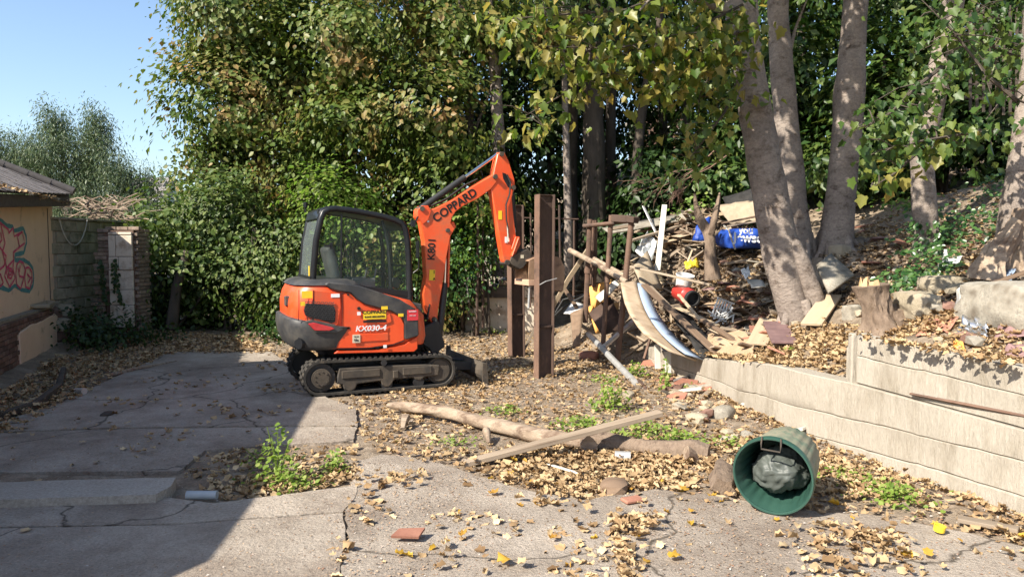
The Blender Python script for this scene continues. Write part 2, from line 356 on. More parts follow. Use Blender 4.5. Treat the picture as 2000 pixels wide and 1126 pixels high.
M['glass_rear'] = glassmat('rear_glass', (.22, .26, .26), .55, .08)
M['clear_plastic'] = glassmat('clear_plastic', (.75, .76, .78), .55, .25)
M['window_dark'] = mat('window_pane', (.03, .04, .05), None, 5, .1, spec=.8)
# foliage
M['lf_hedge'] = leafmat('sycamore_leaf', [(.03, .06, .012), (.065, .105, .02), (.105, .15, .034), (.14, .18, .045), (.19, .195, .06)], .30, .42, patch=[(.30, .15, .055), (.36, .22, .09), (.42, .28, .14), (.20, .15, .05)], pscale=.65, pthr=.575, spec=.25)
M['lf_green'] = leafmat('green_leaf', [(.035, .068, .014), (.065, .11, .022), (.11, .155, .038), (.17, .20, .065)], .30, .5, spec=.35)
M['lf_wood'] = leafmat('wood_leaf', [(.018, .045, .010), (.035, .075, .014), (.065, .11, .022), (.12, .155, .035)], .26, .45, spec=.35)
M['lf_bright'] = leafmat('bright_leaf', [(.08, .16, .025), (.13, .23, .04), (.19, .29, .06), (.26, .32, .09)], .42, .5)
M['lf_dark'] = leafmat('shade_leaf', [(.012, .032, .008), (.025, .055, .012), (.045, .08, .018)], .22, .45)  # dark leaves; the colour also carries the wood's deep shade
M['lf_maple'] = leafmat('maple_leaf', [(.05, .10, .016), (.10, .155, .024), (.17, .21, .04), (.25, .24, .06), (.33, .25, .07)], .45, .42, spec=.5)
M['lf_ivy'] = leafmat('ivy_leaf', [(.018, .055, .014), (.03, .085, .02), (.06, .13, .03), (.10, .17, .05)], .2, .35, spec=.6)
M['lf_euc'] = leafmat('gum_leaf', [(.045, .08, .04), (.08, .125, .06), (.13, .175, .09), (.20, .24, .13)], .3, .45, spec=.5)
M['lf_weed'] = leafmat('weed_leaf', [(.10, .17, .025), (.17, .26, .04), (.25, .34, .07), (.34, .37, .12)], .42, .5)
M['lf_dead'] = leafmat('dead_leaf', [(.15, .09, .045), (.30, .195, .10), (.43, .30, .165), (.54, .40, .235), (.47, .335, .185), (.27, .165, .085)], .15, .75, spec=.2)
M['lf_yellow'] = leafmat('yellow_leaf', [(.55, .36, .05), (.5, .28, .06)], .35, .6)
M['debris'] = leafmat('heap_splinter', [(.04, .028, .02), (.10, .07, .048), (.20, .145, .10), (.075, .05, .035), (.33, .26, .185), (.13, .085, .06)], .0, .9, spec=.15)
M['chips'] = leafmat('litter_chip', [(.10, .07, .05), (.30, .20, .12), (.45, .33, .22), (.24, .12, .07), (.5, .47, .42)], .0, .9, spec=.2)

# ------------------------------------------------------------------ leaves in bulk
def shape_maple():
    # half leaf fan; x lateral, y along
    R = [(0, 0), (.22, -.08), (.42, .05), (.35, .25), (.47, .54), (.27, .62), (0, .98)]
    v = [(x, y) for x, y in R] + [(-x, y) for x, y in R[1:-1]]
    f = [(0, 1, 2), (0, 2, 3), (0, 3, 4), (0, 4, 5), (0, 5, 6), (0, 8 - 1, 0)]
    L = [7, 8, 9, 10, 11]
    f = [(0, i, i + 1) for i in range(1, 6)] + [(0, L[1] - 0, L[0]), (0, L[2], L[1]), (0, L[3], L[2]), (0, L[4], L[3]), (0, 6, L[4])]
    return np.array(v, float), np.array(f)
def shape_dead():
    R = [(0, 0), (.22, -.02), (.40, .12), (.30, .34), (.44, .56), (.20, .66), (0, .95)]
    v = [(x, y) for x, y in R] + [(-x * .92, y * 1.03) for x, y in R[1:-1]]
    L = [7, 8, 9, 10, 11]
    f = [(0, i, i + 1) for i in range(1, 6)] + [(0, L[1], L[0]), (0, L[2], L[1]), (0, L[3], L[2]), (0, L[4], L[3]), (0, 6, L[4])]
    return np.array(v, float), np.array(f)
def shape_oval():
    v = [(0, 0), (.30, .22), (.34, .55), (0, 1), (-.34, .55), (-.30, .22)]
    f = [(0, 1, 2), (0, 2, 3), (0, 3, 4), (0, 4, 5)]
    return np.array(v, float), np.array(f)
def shape_slim():
    v = [(0, 0), (.11, .4), (0, 1), (-.11, .4)]; f = [(0, 1, 2), (0, 2, 3)]
    return np.array(v, float), np.array(f)
def shape_tri():
    v = [(0, 0), (.28, .45), (0, 1), (-.28, .45)]; f = [(0, 1, 2), (0, 2, 3)]
    return np.array(v, float), np.array(f)
SHP = {'dead': shape_dead(), 'maple': shape_maple(), 'oval': shape_oval(), 'slim': shape_slim(), 'tri': shape_tri()}
def mesh_from_np(name, V, F, mats):
    me = bpy.data.meshes.new(name)
    me.vertices.add(len(V)); me.vertices.foreach_set('co', V.astype(np.float32).ravel())
    me.loops.add(F.size); me.loops.foreach_set('vertex_index', F.astype(np.int32).ravel())
    me.polygons.add(len(F)); k = F.shape[1]
    me.polygons.foreach_set('loop_start', np.arange(0, F.size, k, dtype=np.int32))
    me.polygons.foreach_set('loop_total', np.full(len(F), k, dtype=np.int32))
    me.update(calc_edges=True); setmats(me, mats); return me
def leaf_arrays(pos, nrm, axis, size, shape, fold=.22, curl=.25, curlv=0):
    sv, sf = SHP[shape]; n = len(pos)
    nrm = nrm / (np.linalg.norm(nrm, axis=1, keepdims=True) + 1e-9)
    axis = axis - nrm * np.sum(axis * nrm, 1, keepdims=True); axis /= (np.linalg.norm(axis, axis=1, keepdims=True) + 1e-9)
    side = np.cross(axis, nrm)
    fo = (fold * RNG.uniform(.3, 1.6, (n, 1))) ; cu = curl * RNG.uniform(-.4, 1.5, (n, 1)) if not curlv else curlv * RNG.uniform(-1, 1, (n, 1))
    x = sv[None, :, 0]; y = sv[None, :, 1]
    z = fo * np.abs(x) * 1.0 - cu * y * y
    if curlv:   # dry leaves: rolled about the midrib and along it, edges crinkled
        k = RNG.uniform(.6, 5.5, (n, 1)) * curlv; ky = RNG.uniform(-1.0, 2.6, (n, 1)) * curlv
        sg = np.where(RNG.random((n, 1)) < .75, 1, -1)
        z = sg * (1 - np.cos(k * x)) / k * 1.3 + RNG.uniform(-.07, .07, (n, len(sv)))
        x = np.sin(k * x) / k
        z = z + (1 - np.cos(ky * (y - .45))) / (ky + 1e-3); y = .45 + np.sin(ky * (y - .45)) / (ky + 1e-3)
    s = size.reshape(-1, 1)
    V = pos[:, None, :] + (side[:, None, :] * (x * s)[..., None] + axis[:, None, :] * (y * s)[..., None] + nrm[:, None, :] * (z * s)[..., None])
    F = (sf[None] + (np.arange(n) * len(sv))[:, None, None]).reshape(-1, 3)
    return V.reshape(-1, 3), F
def leaves_obj(name, pos, nrm, axis, size, shape, m, parent=None, kind='stuff', **kw):
    V, F = leaf_arrays(pos, nrm, axis, size, shape, **kw)
    org = ORG[parent.name] if parent is not None else Vector((float(V[:, 0].mean()), float(V[:, 1].mean()), float(V[:, 2].min())))
    me = mesh_from_np(name, V - np.array(org), F, m)
    return tag(link(name, me, org, parent), kind=kind)
def rdir(n): 
    v = RNG.normal(size=(n, 3)); return v / np.linalg.norm(v, axis=1, keepdims=True)
def lobe_leaves(lobes, per, size, cl=(.28, .28, .16), shell=.55, droop=.5, zmin=None, cut=None, up=.5, outw=.75, rn=.36, bunch=True):
    """lobes: (cx,cy,cz, rx,ry,rz, n_clusters) -> positions, normals, axes, sizes"""
    Ps, Ns, As = [], [], []
    for (cx, cy, cz, rx, ry, rz, nc) in lobes:
        d = rdir(nc); r = np.where(RNG.random(nc) < shell, RNG.uniform(.82, 1.04, nc), RNG.uniform(.25, .95, nc))
        # uneven outline
        r = r * (1 + .16 * np.sin(d[:, 0] * 5.1 + cx) * np.cos(d[:, 2] * 4.3 + cy) + .10 * np.sin(d[:, 2] * 11 + d[:, 0] * 9))
        if bunch and nc > 12:
            nb = max(5, nc // 7); idx = RNG.integers(0, nb, nc); jit = RNG.normal(size=(nc, 3)) * .16
            d = d[:nb][idx] + jit; d /= np.linalg.norm(d, axis=1, keepdims=True); r = r[:nb][idx] * RNG.uniform(.86, 1.08, nc)
        c = np.array([cx, cy, cz]) + d * r[:, None] * np.array([rx, ry, rz])
        if cut is not None:
            k = cut(c); c = c[k]; d = d[k]
        m = len(c)
        p = np.repeat(c, per, 0) + RNG.normal(size=(m * per, 3)) * np.array(cl)
        o = np.repeat(d, per, 0)
        Ps.append(p); Ns.append(o * outw + np.array([0, 0, up]) + rdir(m * per) * rn)
        As.append(o * .5 + rdir(m * per) * .7 + np.array([0, 0, -droop]))
    Pp, Nn, Aa = np.concatenate(Ps), np.concatenate(Ns), np.concatenate(As)
    if zmin is not None:
        k = Pp[:, 2] > zmin; Pp, Nn, Aa = Pp[k], Nn[k], Aa[k]
    return Pp, Nn, Aa, size * RNG.uniform(.45, 1.35, len(Pp))
def crown(parent, lobes, per, size, shape, m, name='crown', **kw):
    lk = {k: kw.pop(k) for k in list(kw) if k in ('fold', 'curl', 'curlv')}
    p, n, a, s = lobe_leaves(lobes, per, size, **kw)
    return leaves_obj(name, p, n, a, s, shape, m, parent, kind='stuff', **lk)
def limbs(b, start, ends, r0, mi=None, n=6):
    for e in ends:
        s = Vector(start); e = Vector(e); mid = (s + e) / 2 + Vector((random.uniform(-.2, .2), random.uniform(-.2, .2), random.uniform(.05, .35)))
        b.tube([s, (s + mid) / 2 + Vector((0, 0, .05)), mid, e], [r0, r0 * .75, r0 * .5, r0 * .15], n, True, mi)
# ------------------------------------------------------------------ the ground
def make_ground():
    xs = np.concatenate([np.arange(-60, -10, 2.5), np.arange(-10, 9.0, .09), np.arange(9, 14, .3), np.arange(14, 70, 4)])
    ys = np.concatenate([np.arange(-30, 2, 3.0), np.arange(2.0, 18.5, .09), np.arange(18.5, 24, .35), np.arange(24, 90, 4)])
    X, Y = np.meshgrid(xs, ys)
    Z = H(X, Y)
    u = X - wallx(Y)
    yard = u < 0
    Z = Z + np.where(yard & (Y < 17), .012 * wob(X, Y, 5.0), .035 * wob(X, Y, 5.5) * smooth(0, .5, u))
    # the drive slabs sit on the dirt
    V = np.stack([X, Y, Z], -1).reshape(-1, 3)
    nx, ny = len(xs), len(ys)
    i = np.arange((ny - 1) * (nx - 1)); r, c = i // (nx - 1), i % (nx - 1)
    a = r * nx + c
    F = np.stack([a, a + 1, a + nx + 1, a + nx], 1)
    me = mesh_from_np('ground', V, F, M['soil'])
    me.polygons.foreach_set('use_smooth', [True] * len(F))
    return tag(link('ground', me, Vector((0, 0, 0))), kind='structure')
ground = make_ground()

def jag(poly, step=.07, amp=.035, closed=True):
    amp *= .55
    out = []; n = len(poly)
    for i in range(n):
        a, b = poly[i], poly[(i + 1) % n]; L = (b - a).length; k = max(1, int(L / step))
        for j in range(k):
            p = a + (b - a) * (j / k)
            if j or True:
                p = p + Vector((random.uniform(-1, 1), random.uniform(-1, 1), 0)) * amp
            out.append(p)
    return out
def slab(name, pxs, top, thick, m, parent=None, amp=.03, label=None, kind=None, slope=None, pts=None):
    pts = pts or [G(*q) for q in pxs]
    pts = jag([Vector((p.x, p.y, 0)) for p in pts], amp=amp)
    bm = bmesh.new()
    vs = [bm.verts.new((p.x, p.y, top if slope is None else slope(p.x, p.y))) for p in pts]
    f = bm.faces.new(vs); 
    if f.normal.z < 0: f.normal_flip()
    bm.normal_update()
    ex = bmesh.ops.inset_region(bm, faces=[f], thickness=.012, depth=0)
    f2 = [x for x in bm.faces if len(x.verts) > 6]
    for x in f2:
        for v in x.verts: v.co.z += .012
    # skirt
    outer = [e for e in bm.edges if e.is_boundary]
    g = bmesh.ops.extrude_edge_only(bm, edges=outer)
    for v in [x for x in g['geom'] if isinstance(x, bmesh.types.BMVert)]: v.co.z -= thick
    bmesh.ops.triangulate(bm, faces=[x for x in bm.faces if len(x.verts) > 4])
    bmesh.ops.recalc_face_normals(bm, faces=bm.faces)
    me = bpy.data.meshes.new(name); bm.to_mesh(me); bm.free(); setmats(me, m)
    org = Vector((0, 0, 0))
    o = link(name, me, org, parent)
    return tag(o, label=label, kind=kind)
DZ = .022
slab('concrete_slab', [(-500, 1046), (0, 1040), (340, 1034), (500, 1022), (668, 1010), (676, 1060), (664, 1126), (640, 1300), (300, 1900), (-2600, 1900)], DZ, .10, M['concrete_drive'], ground, .012)
slab('concrete_slab', [(-500, 1000), (0, 992), (330, 980), (420, 990), (640, 962), (700, 955), (690, 985), (670, 1007), (500, 1019), (340, 1031), (0, 1037), (-500, 1043)], DZ, .10, M['concrete_drive'], ground, .012)
slab('concrete_slab', [(-300, 930), (350, 925), (400, 884), (560, 872), (690, 866), (697, 838), (560, 838), (240, 842), (0, 850), (-200, 870)], DZ - .006, .10, M['concrete_drive'], ground, .014)
slab('concrete_slab', [(-60, 850), (240, 840), (560, 836), (699, 836), (694, 800), (640, 782), (606, 752), (560, 712), (530, 690), (330, 690), (215, 745), (120, 790)], DZ, .10, M['concrete_drive'], ground, .014)
slab('concrete_slab', [(675, 1012), (698, 905), (745, 893), (830, 902), (905, 925), (1000, 958), (1130, 984), (1280, 962), (1420, 975), (1520, 1002), (1700, 1012), (1850, 1040), (2000, 1075), (2300, 1160), (2600, 1700), (1000, 1700), (642, 1300), (666, 1126), (678, 1060)], DZ - .004, .10, M['concrete_drive'], ground, .03)
kerb = slab('kerb_strip', None, .085, .12, M['concrete_kerb'], None, .012, kind='structure', pts=[G(-500, 968, .085), G(-500, 950, .085), G(0, 944, .085), G(180, 938, .085), G(343, 934, .085), G(335, 950, .085), G(305, 968, .085), G(0, 978, .085)])

# ------------------------------------------------------------------ low retaining wall, cast in lifts
def wall_lifts(root, name, stations, levels, thick, off, m, seg=.09):
    """stations: list of y; levels: functions z(y) from bottom to top; one mesh per lift"""
    ys = np.arange(stations[0], stations[1] + .01, seg)
    for k in range(len(levels) - 1):
        lo, hi = levels[k], levels[k + 1]; b = MB(); rows = []
        ofk = off + random.uniform(-.006, .006)
        for y in ys:
            x = float(wallx(y)); zb, zt_ = lo(y), hi(y)
            wv = (.022 * mnoise.noise(Vector((y * 1.6, k * 3.1, 5))) + .008 * mnoise.noise(Vector((y * 9, k, 2)))) if k < len(levels) - 2 else 0; wv0 = (.022 * mnoise.noise(Vector((y * 1.6, (k - 1) * 3.1, 5))) + .008 * mnoise.noise(Vector((y * 9, k - 1, 2)))) if k else 0; zt_ += wv - .0015 - .005 * abs(mnoise.noise(Vector((y * 5, k, 1)))); zb += wv0 + .001 + .004 * abs(mnoise.noise(Vector((y * 5, k + .5, 2))))
            if zt_ - zb < .02: zt_ = zb + .02
            nx = -1.0
            col = []
            for q, dx in ((0, .008), (.03, 0), (.25, 0), (.5, 0), (.75, 0), (.97, 0), (1, .010)):
                z = zb + (zt_ - zb) * q
                col.append((x + ofk + dx + .012 * mnoise.noise(Vector((y * 1.7, z * 3, 4))) + .004 * mnoise.noise(Vector((y * 11, z * 13, k))), y, z))
            col.append((x + ofk + thick, y, zt_)); col.append((x + ofk + thick, y, zb)); rows.append(col)
        n = len(rows[0])
        for i, c in enumerate(rows): b.v += c
        for i in range(len(rows) - 1):
            for j in range(n):
                b.f.append((i * n + j, i * n + (j + 1) % n, (i + 1) * n + (j + 1) % n, (i + 1) * n + j)); b.m.append(0)
        b.f.append(tuple(range(n))); b.m.append(0); b.f.append(tuple(range((len(rows) - 1) * n, len(rows) * n))[::-1]); b.m.append(0)
        b.build(name, m, root, smooth_ang=35)
lw = thing('retaining_wall', (2.65, 9, 0), 'long low board-marked concrete retaining wall holding back the leafy bank', 'wall')
zf = lambda pts: (lambda y: float(np.interp(y, [p[0] for p in pts], [p[1] for p in pts])))
wall_lifts(lw, 'concrete_lift', (2.4, 12.7), [zf([(0, -.25), (20, -.25)]), zf([(5.2, .15), (6.5, .10), (7.6, .03), (9, -.05), (13, -.1)]), zf([(2.4, .44), (5.26, .41), (7.6, .29), (9, .19), (11, .13), (13, .1)]), lambda y: float(wallz(y))], .22, 0, M['concrete_wall'])
uw = thing('upper_retaining_wall', (3.6, 5, .6), 'short upper concrete retaining wall stepped on top of the long low one', 'wall')
wall_lifts(uw, 'concrete_lift', (2.4, 6.93), [lambda y: float(wallz(y)) + .004, zf([(2.4, .86), (5.26, .87), (6.93, .93)]), zf([(2.4, 1.04), (5.26, 1.07), (6.93, 1.12)])], .16, .025, M['concrete_wall'])
b = MB(); b.box((float(wallx(6.95)) + .11, 6.985, .88), (.2, .09, .50)); b.box((float(wallx(7.2)) + .55, 7.3, .80), (.8, .12, .34), Matrix.Rotation(.35, 3, 'Z'))
b.build('wall_end', M['concrete_wall'], uw, bevel=.012)

# ------------------------------------------------------------------ left buildings
LP0 = Vector((-7.23, 10.43, 0)); LD = Vector((-.340, .940, 0)).normalized(); LN = Vector((LD.y, -LD.x, 0))   # LN looks to the yard
def LW(s, off, z): return LP0 + LD * s - LN * off + Vector((0, 0, z))
def LX(v): return LW(v[0], v[1], v[2])          # local (s along, off behind, z up)
def Lpt(px, py, off):
    d = ray(px, py); O = LP0 - LN * off
    t = O.dot(LN) / d.dot(LN); p = d * t - O
    return (p.dot(LD), CAMH + d.z * t)
def Lpt_s(px, py, s):
    d = ray(px, py); O = LP0 + LD * s
    t = O.dot(LD) / d.dot(LD); p = d * t - O
    return (-p.dot(LN), CAMH + d.z * t)
WOFF = .15
sc_, _ = Lpt(105, 500, WOFF)             # building corner
se_, ze_ = Lpt(0, 378, WOFF - .28); SLP = .055
print('corner s', sc_, 'eave z', ze_, 'ledge', Lpt(0, 625, 0), Lpt(105, 600, 0))
EZ = 2.66
shed = thing('outbuilding', LW(sc_ - 2, 1.5, 0), 'rendered single-storey outbuilding with graffiti and a low slate roof', 'building')
b = MB(LX); s0 = -1.02
b.prism([(s0, -.1), (sc_, -.1), (sc_, 2.62 + SLP * sc_), (s0, 2.62 + SLP * s0)], WOFF, WOFF + 4); b.build('wall', M['render'], shed)
b = MB(LX); b.box((sc_ - .40, WOFF - .004, 1.75), (.012, .014, 1.8)); 
b.build('wall_crack', M['tar_board'], shed)
b = MB(LX); b.prism([(s0, EZ - .17 + SLP * s0), (sc_ + .22, EZ - .17 + SLP * sc_), (sc_ + .22, EZ + .02 + SLP * sc_), (s0, EZ + .02 + SLP * s0)], WOFF - .26, WOFF - .20); b.build('fascia', M['tar_board'], shed, bevel=.008)
pitch = .39
b = MB(LX); ev = EZ + SLP * (sc_ + .2); b.bar((sc_ + .22, WOFF - .22, ev - .03), (sc_ + .22, WOFF + 3.2, ev - .03 + 3.42 * math.tan(pitch)), .05, .16); b.build('barge_board', M['tar_board'], shed)
# slates, one by one, on a low pitch rising away from the yard
pitch = .39; rows = 9; sl = []
sw, shh = .34, .42
tmp = MB(); tmp.box((0, 0, 0), (sw - .012, shh, .014)); o0 = tmp.build('slate', M['slate'], shed, org=(0, 0, 0)); slm = o0.data; bpy.data.objects.remove(o0)
rotz = math.atan2(LD.y, LD.x)
for r in range(10):
    for c in range(18):
        s = sc_ + .24 - .17 - c * sw + (0 if r % 2 else sw / 2 - .17)
        if s < s0: continue
        off = WOFF - .30 + .17 + r * .33
        p = LW(s, off, EZ + .07 + SLP * s + (off - WOFF + .3) * math.tan(pitch) + random.uniform(-.004, .004))
        link('slate', slm, p, shed, Matrix.Rotation(rotz, 3, 'Z').__matmul__(Matrix.Rotation(pitch - .0 + .03, 3, 'X')).to_euler())
b = MB(LX); b.add([(s0, WOFF - .28, EZ + .03 + SLP * s0), (sc_ + .2, WOFF - .28, EZ + .03 + SLP * sc_), (sc_ + .2, WOFF + 3.2, EZ + .03 + SLP * sc_ + 3.48 * math.tan(pitch)), (s0, WOFF + 3.2, EZ + .03 + SLP * s0 + 3.48 * math.tan(pitch))], [(0, 1, 2, 3)]); b.build('roof_deck', M['tar_board'], shed)
# verge ridge tiles
for k in range(9):
    o0 = WOFF - .34 + k * .38; b = MB(LX)
    z0 = EZ + .13 + SLP * sc_ + (o0 - WOFF + .3) * math.tan(pitch); z1 = EZ + .13 + SLP * sc_ + (o0 + .40 - WOFF + .3) * math.tan(pitch)
    b.tube([(sc_ + .2, o0, z0), (sc_ + .2, o0 + .40, z1 + .012)], [.085, .075], 10); b.build('ridge_tile', M['ridge_tile'], shed, smooth_ang=40)
# gutter leaves come later; unseen building added at left, roofline shaped to the drive's shadow edge
E1 = [(-1.95, 4.39), (-2.05, 5.46), (-2.64, 9.6), (-3.05, 12.6)]
nb = thing('unseen_shade_building', LW(-6, 3, 0), 'unseen tall building left of the yard, shaped to shade the concrete drive', 'building')
prof = []
for ex, ey in E1:
    e = Vector((ex, ey, 0)); hd = Vector((math.cos(SUN_AZ), math.sin(SUN_AZ), 0)); O = LP0 - LN * WOFF
    L = (e - O).dot(LN) / hd.dot(LN); q = e - hd * L
    prof.append(((q - LP0).dot(LD), L * math.tan(SUN_EL)))
print('caster profile', prof)
prof = [(prof[0][0] - .55, prof[0][1] - .95)] + prof
prof[-1] = (s0 - .02, prof[-1][1] + (s0 - .02 - prof[-1][0]) * .12)
b = MB(LX)
poly = [(prof[0][0], -.1)] + prof + [(s0 - .02, -.1)]
b.prism([(p[0], p[1]) for p in poly], WOFF, WOFF + 5.5); b.build('wall', M['render'], nb)
b = MB(LX)
for i in range(len(prof) - 1):
    a, c = prof[i], prof[i + 1]
    b.add([(a[0], WOFF - .06, a[1] + .01), (c[0], WOFF - .06, c[1] + .01), (c[0], WOFF + 5.5, c[1] + .01), (a[0], WOFF + 5.5, a[1] + .01), (a[0], WOFF - .06, a[1] + .09), (c[0], WOFF - .06, c[1] + .09), (c[0], WOFF + 5.5, c[1] + .09), (a[0], WOFF + 5.5, a[1] + .09)],
          [(0, 1, 2, 3), (4, 5, 6, 7), (0, 1, 5, 4), (3, 2, 6, 7), (0, 3, 7, 4), (1, 2, 6, 5)])
b.build('roof', M['slate'], nb)

# graffiti, flat paint on the render
def ribbon(name, pts, w, m, parent, off):
    b = MB(LX); pts = [Vector(p) for p in pts]; A, B_ = [], []
    # smooth
    sp = []
    for i in range(len(pts) - 1):
        for k in range(3): sp.append(pts[i] + (pts[i + 1] - pts[i]) * k / 3)
    sp.append(pts[-1])
    for i, p in enumerate(sp):
        d = (sp[min(i + 1, len(sp) - 1)] - sp[max(i - 1, 0)]); d.normalize(); nn = Vector((-d.y, d.x)); ww = w * (.8 + .4 * random.random())
        A.append((p.x + nn.x * ww, off, p.y + nn.y * ww)); B_.append((p.x - nn.x * ww, off, p.y - nn.y * ww))
    b.strip(A, B_); return b.build(name, m, parent)
def gpx(pts): return [Lpt(x / 2.447, 400 + y / 2.447, WOFF) for x, y in pts]
teal = [[(-60, 40), (0, 72), (35, 100), (58, 103), (66, 124), (110, 112), (124, 150), (126, 178), (112, 228), (72, 238), (70, 264), (112, 262), (140, 280), (156, 304), (160, 345), (156, 385), (140, 412), (100, 405), (70, 385), (40, 408), (0, 392), (-60, 400)]]
pink = [[(-50, 60), (0, 86), (38, 118), (40, 135), (54, 118), (60, 110), (66, 150), (104, 128), (116, 182), (62, 226), (64, 262), (30, 300), (20, 340), (45, 392), (70, 350), (60, 300), (64, 262)],
        [(104, 128), (82, 150), (92, 205)], [(0, 86), (22, 180), (10, 225), (30, 300)], [(-40, 200), (0, 205), (28, 245), (18, 290), (-30, 330)], [(0, 130), (8, 165), (-10, 190)],
        [(78, 285), (92, 268), (110, 278), (118, 310), (108, 365), (96, 400), (78, 380), (74, 330), (78, 285)], [(84, 300), (92, 340), (112, 345)], [(96, 288), (90, 320)],
        [(122, 300), (136, 298), (150, 320), (152, 360), (140, 400), (122, 392), (116, 350), (122, 300)], [(128, 330), (146, 350)], [(132, 372), (148, 345)],
        [(-40, 340), (0, 330), (14, 372), (0, 388), (-30, 392)], [(36, 300), (54, 306), (60, 328), (50, 352), (36, 345), (30, 322), (36, 300)], [(40, 312), (52, 318), (50, 332), (40, 336), (40, 312)]]
for l in teal: ribbon('graffiti_outline', gpx(l), .035, M['teal_paint'], shed, WOFF - .004)
for l in pink: ribbon('graffiti_line', gpx(l), .017, M['pink_paint'], shed, WOFF - .008)

# block wall beyond the building corner: blocks one by one
bw = thing('block_wall', (-8.8, 14.9, 0), 'mossy concrete block wall between the outbuilding and the brick pillar', 'wall')
b = MB(); b.box((-8.87, 15.6, 1.2), (.18, 2.9, 2.52)); b.build('mortar_core', M['mortar'], bw)
bs = MB(); bs.box((0, 0, 0), (.05, .428, .205)); o0 = bs.build('block', M['block'], bw, org=(0, 0, 0), bevel=.008); bme = o0.data; bpy.data.objects.remove(o0)
for r in range(11):
    for c in range(8):
        y = 14.35 + c * .44 + (.22 if r % 2 else 0)
        if y > 16.9: continue
        link('block', bme, Vector((-8.77 + random.uniform(-.004, .004), y, .14 + r * .22)), bw)
b = MB(); b.box((-8.85, 15.6, 2.48), (.26, 2.9, .05)); b.build('coping', M['concrete_grey'], bw, bevel=.01)
# hanging wire on the block wall
b = MB(); p0, p1 = P(117, 427, 14.35), P(172, 428, 15.3)
p0.x = -8.70; p1.x = -8.70
pts = [p0 + (p1 - p0) * t + Vector((.01, 0, -.52 * (1 - (2 * t - 1) ** 2) ** .8)) for t in [i / 12 for i in range(13)]]
b.tube(pts, .012, 5); b.build('hanging_cable', M['white_board'], label='slack pale cable hanging in a loop on the block wall').__setitem__('category', 'cable')

# the brick pillar with toothed bricks on its left
pil = thing('brick_pillar', (-7.65, 14.7, 0), 'broken rendered brick pillar with toothed bricks and ivy strands', 'pillar')
b = MB(); b.box((-7.64, 14.75, 1.12), (.56, .46, 2.26)); b.build('core', M['dark_brick'], pil)
zz = .36
for k, hh in enumerate((.44, .30, .38, .26, .42, .06)):
    for x0_, x1_ in ((-7.84, -7.70 + .05 * (k % 2)), (-7.695 + .05 * (k % 2), -7.37)):
        b = MB(); b.box(((x0_ + x1_) / 2, 14.495 + random.uniform(-.008, .008), zz + hh / 2), (x1_ - x0_ - .006, .05, hh - .008)); b.build('facing_block', M['render_pale'], pil, bevel=.010)
    zz += hh
bk = MB(); bk.box((0, 0, 0), (.215, .1025, .065)); o0 = bk.build('brick', M['old_brick'], pil, org=(0, 0, 0), bevel=.005); brk = o0.data; bpy.data.objects.remove(o0)
for r in range(30):
    z = .07 + r * .075
    for k in range((2 if r % 3 else 1) if r < 24 else 1):
        link('brick', brk, Vector((-7.95 - .08 * k - (.10 if r < 12 else 0) + random.uniform(-.02, .02), 14.56 + random.uniform(-.02, .02), z)), pil, (random.uniform(-.03, .03), random.uniform(-.03, .03), random.uniform(-.06, .06)))
    for k in range(2):
        link('brick', brk, Vector((-7.34, 14.64 + k * .225 + (.06 if r % 2 else 0), z)), pil, (0, 0, PI / 2 + random.uniform(-.02, .02)))
for k in range(3): link('brick', brk, Vector((-7.82 + k * .225, 14.6, 2.29)), pil, (0, 0, random.uniform(-.08, .08)))
for (x0, y0) in ((203, 505), (232, 505)):
    for k in range(1): pass
# low plinth wall along the drive
pw = thing('low_brick_wall', LW(0, 0, 0), 'low crumbling brick wall with a rendered patch below the graffiti wall', 'wall')
bk = MB(); bk.box((0, 0, 0), (.215, .1025, .065)); o0 = bk.build('brick', M['brick'], pw, org=(0, 0, 0), bevel=.005); brk = o0.data; bpy.data.objects.remove(o0)
sP1 = Lpt(108, 650, 0)[0]
LZ0 = Lpt(0, 625, 0)[1]
b = MB(LX); b.box(((-3 + sP1) / 2, .23, LZ0 / 2 - .06), (sP1 + 3, .40, LZ0)); b.build('mortar_core', M['mortar'], pw)
b = MB(LX); b.box(((-3 + sP1) / 2, .25, LZ0 - .045), (sP1 + 3, .46, .03)); b.build('ledge', M['concrete_grey'], pw)
sR0 = Lpt(32, 680, 0)[0]
for r in range(12):
    z = LZ0 - .11 - r * .075
    if z < .02: break
    for c in range(30):
        s = -3 + c * .225 + (.1125 if r % 2 else 0)
        if s > sP1 - .08: continue
        if s > sR0 + .05 and 2 <= r: continue
        p = LW(s, .012 + random.uniform(-.006, .01), z)
        link('brick', brk, p, pw, (random.uniform(-.02, .02), random.uniform(-.02, .02), rotz + random.uniform(-.02, .02)))
b = MB(LX)
tp = [(sR0, LZ0 - .27), (sR0 + .35, LZ0 - .24), (sR0 + .7, LZ0 - .20), (sR0 + 1.1, LZ0 - .22), (sP1 - .2, LZ0 - .17), (sP1 - .02, LZ0 - .22), (sP1, LZ0 - .5), (sP1 - .05, .1), (sR0 + 1.4, .08), (sR0 + .6, .02), (sR0 + .02, -.05)]
b.prism(tp, -.05, .1); b.build('render_patch', M['render'], pw, bevel=.012)
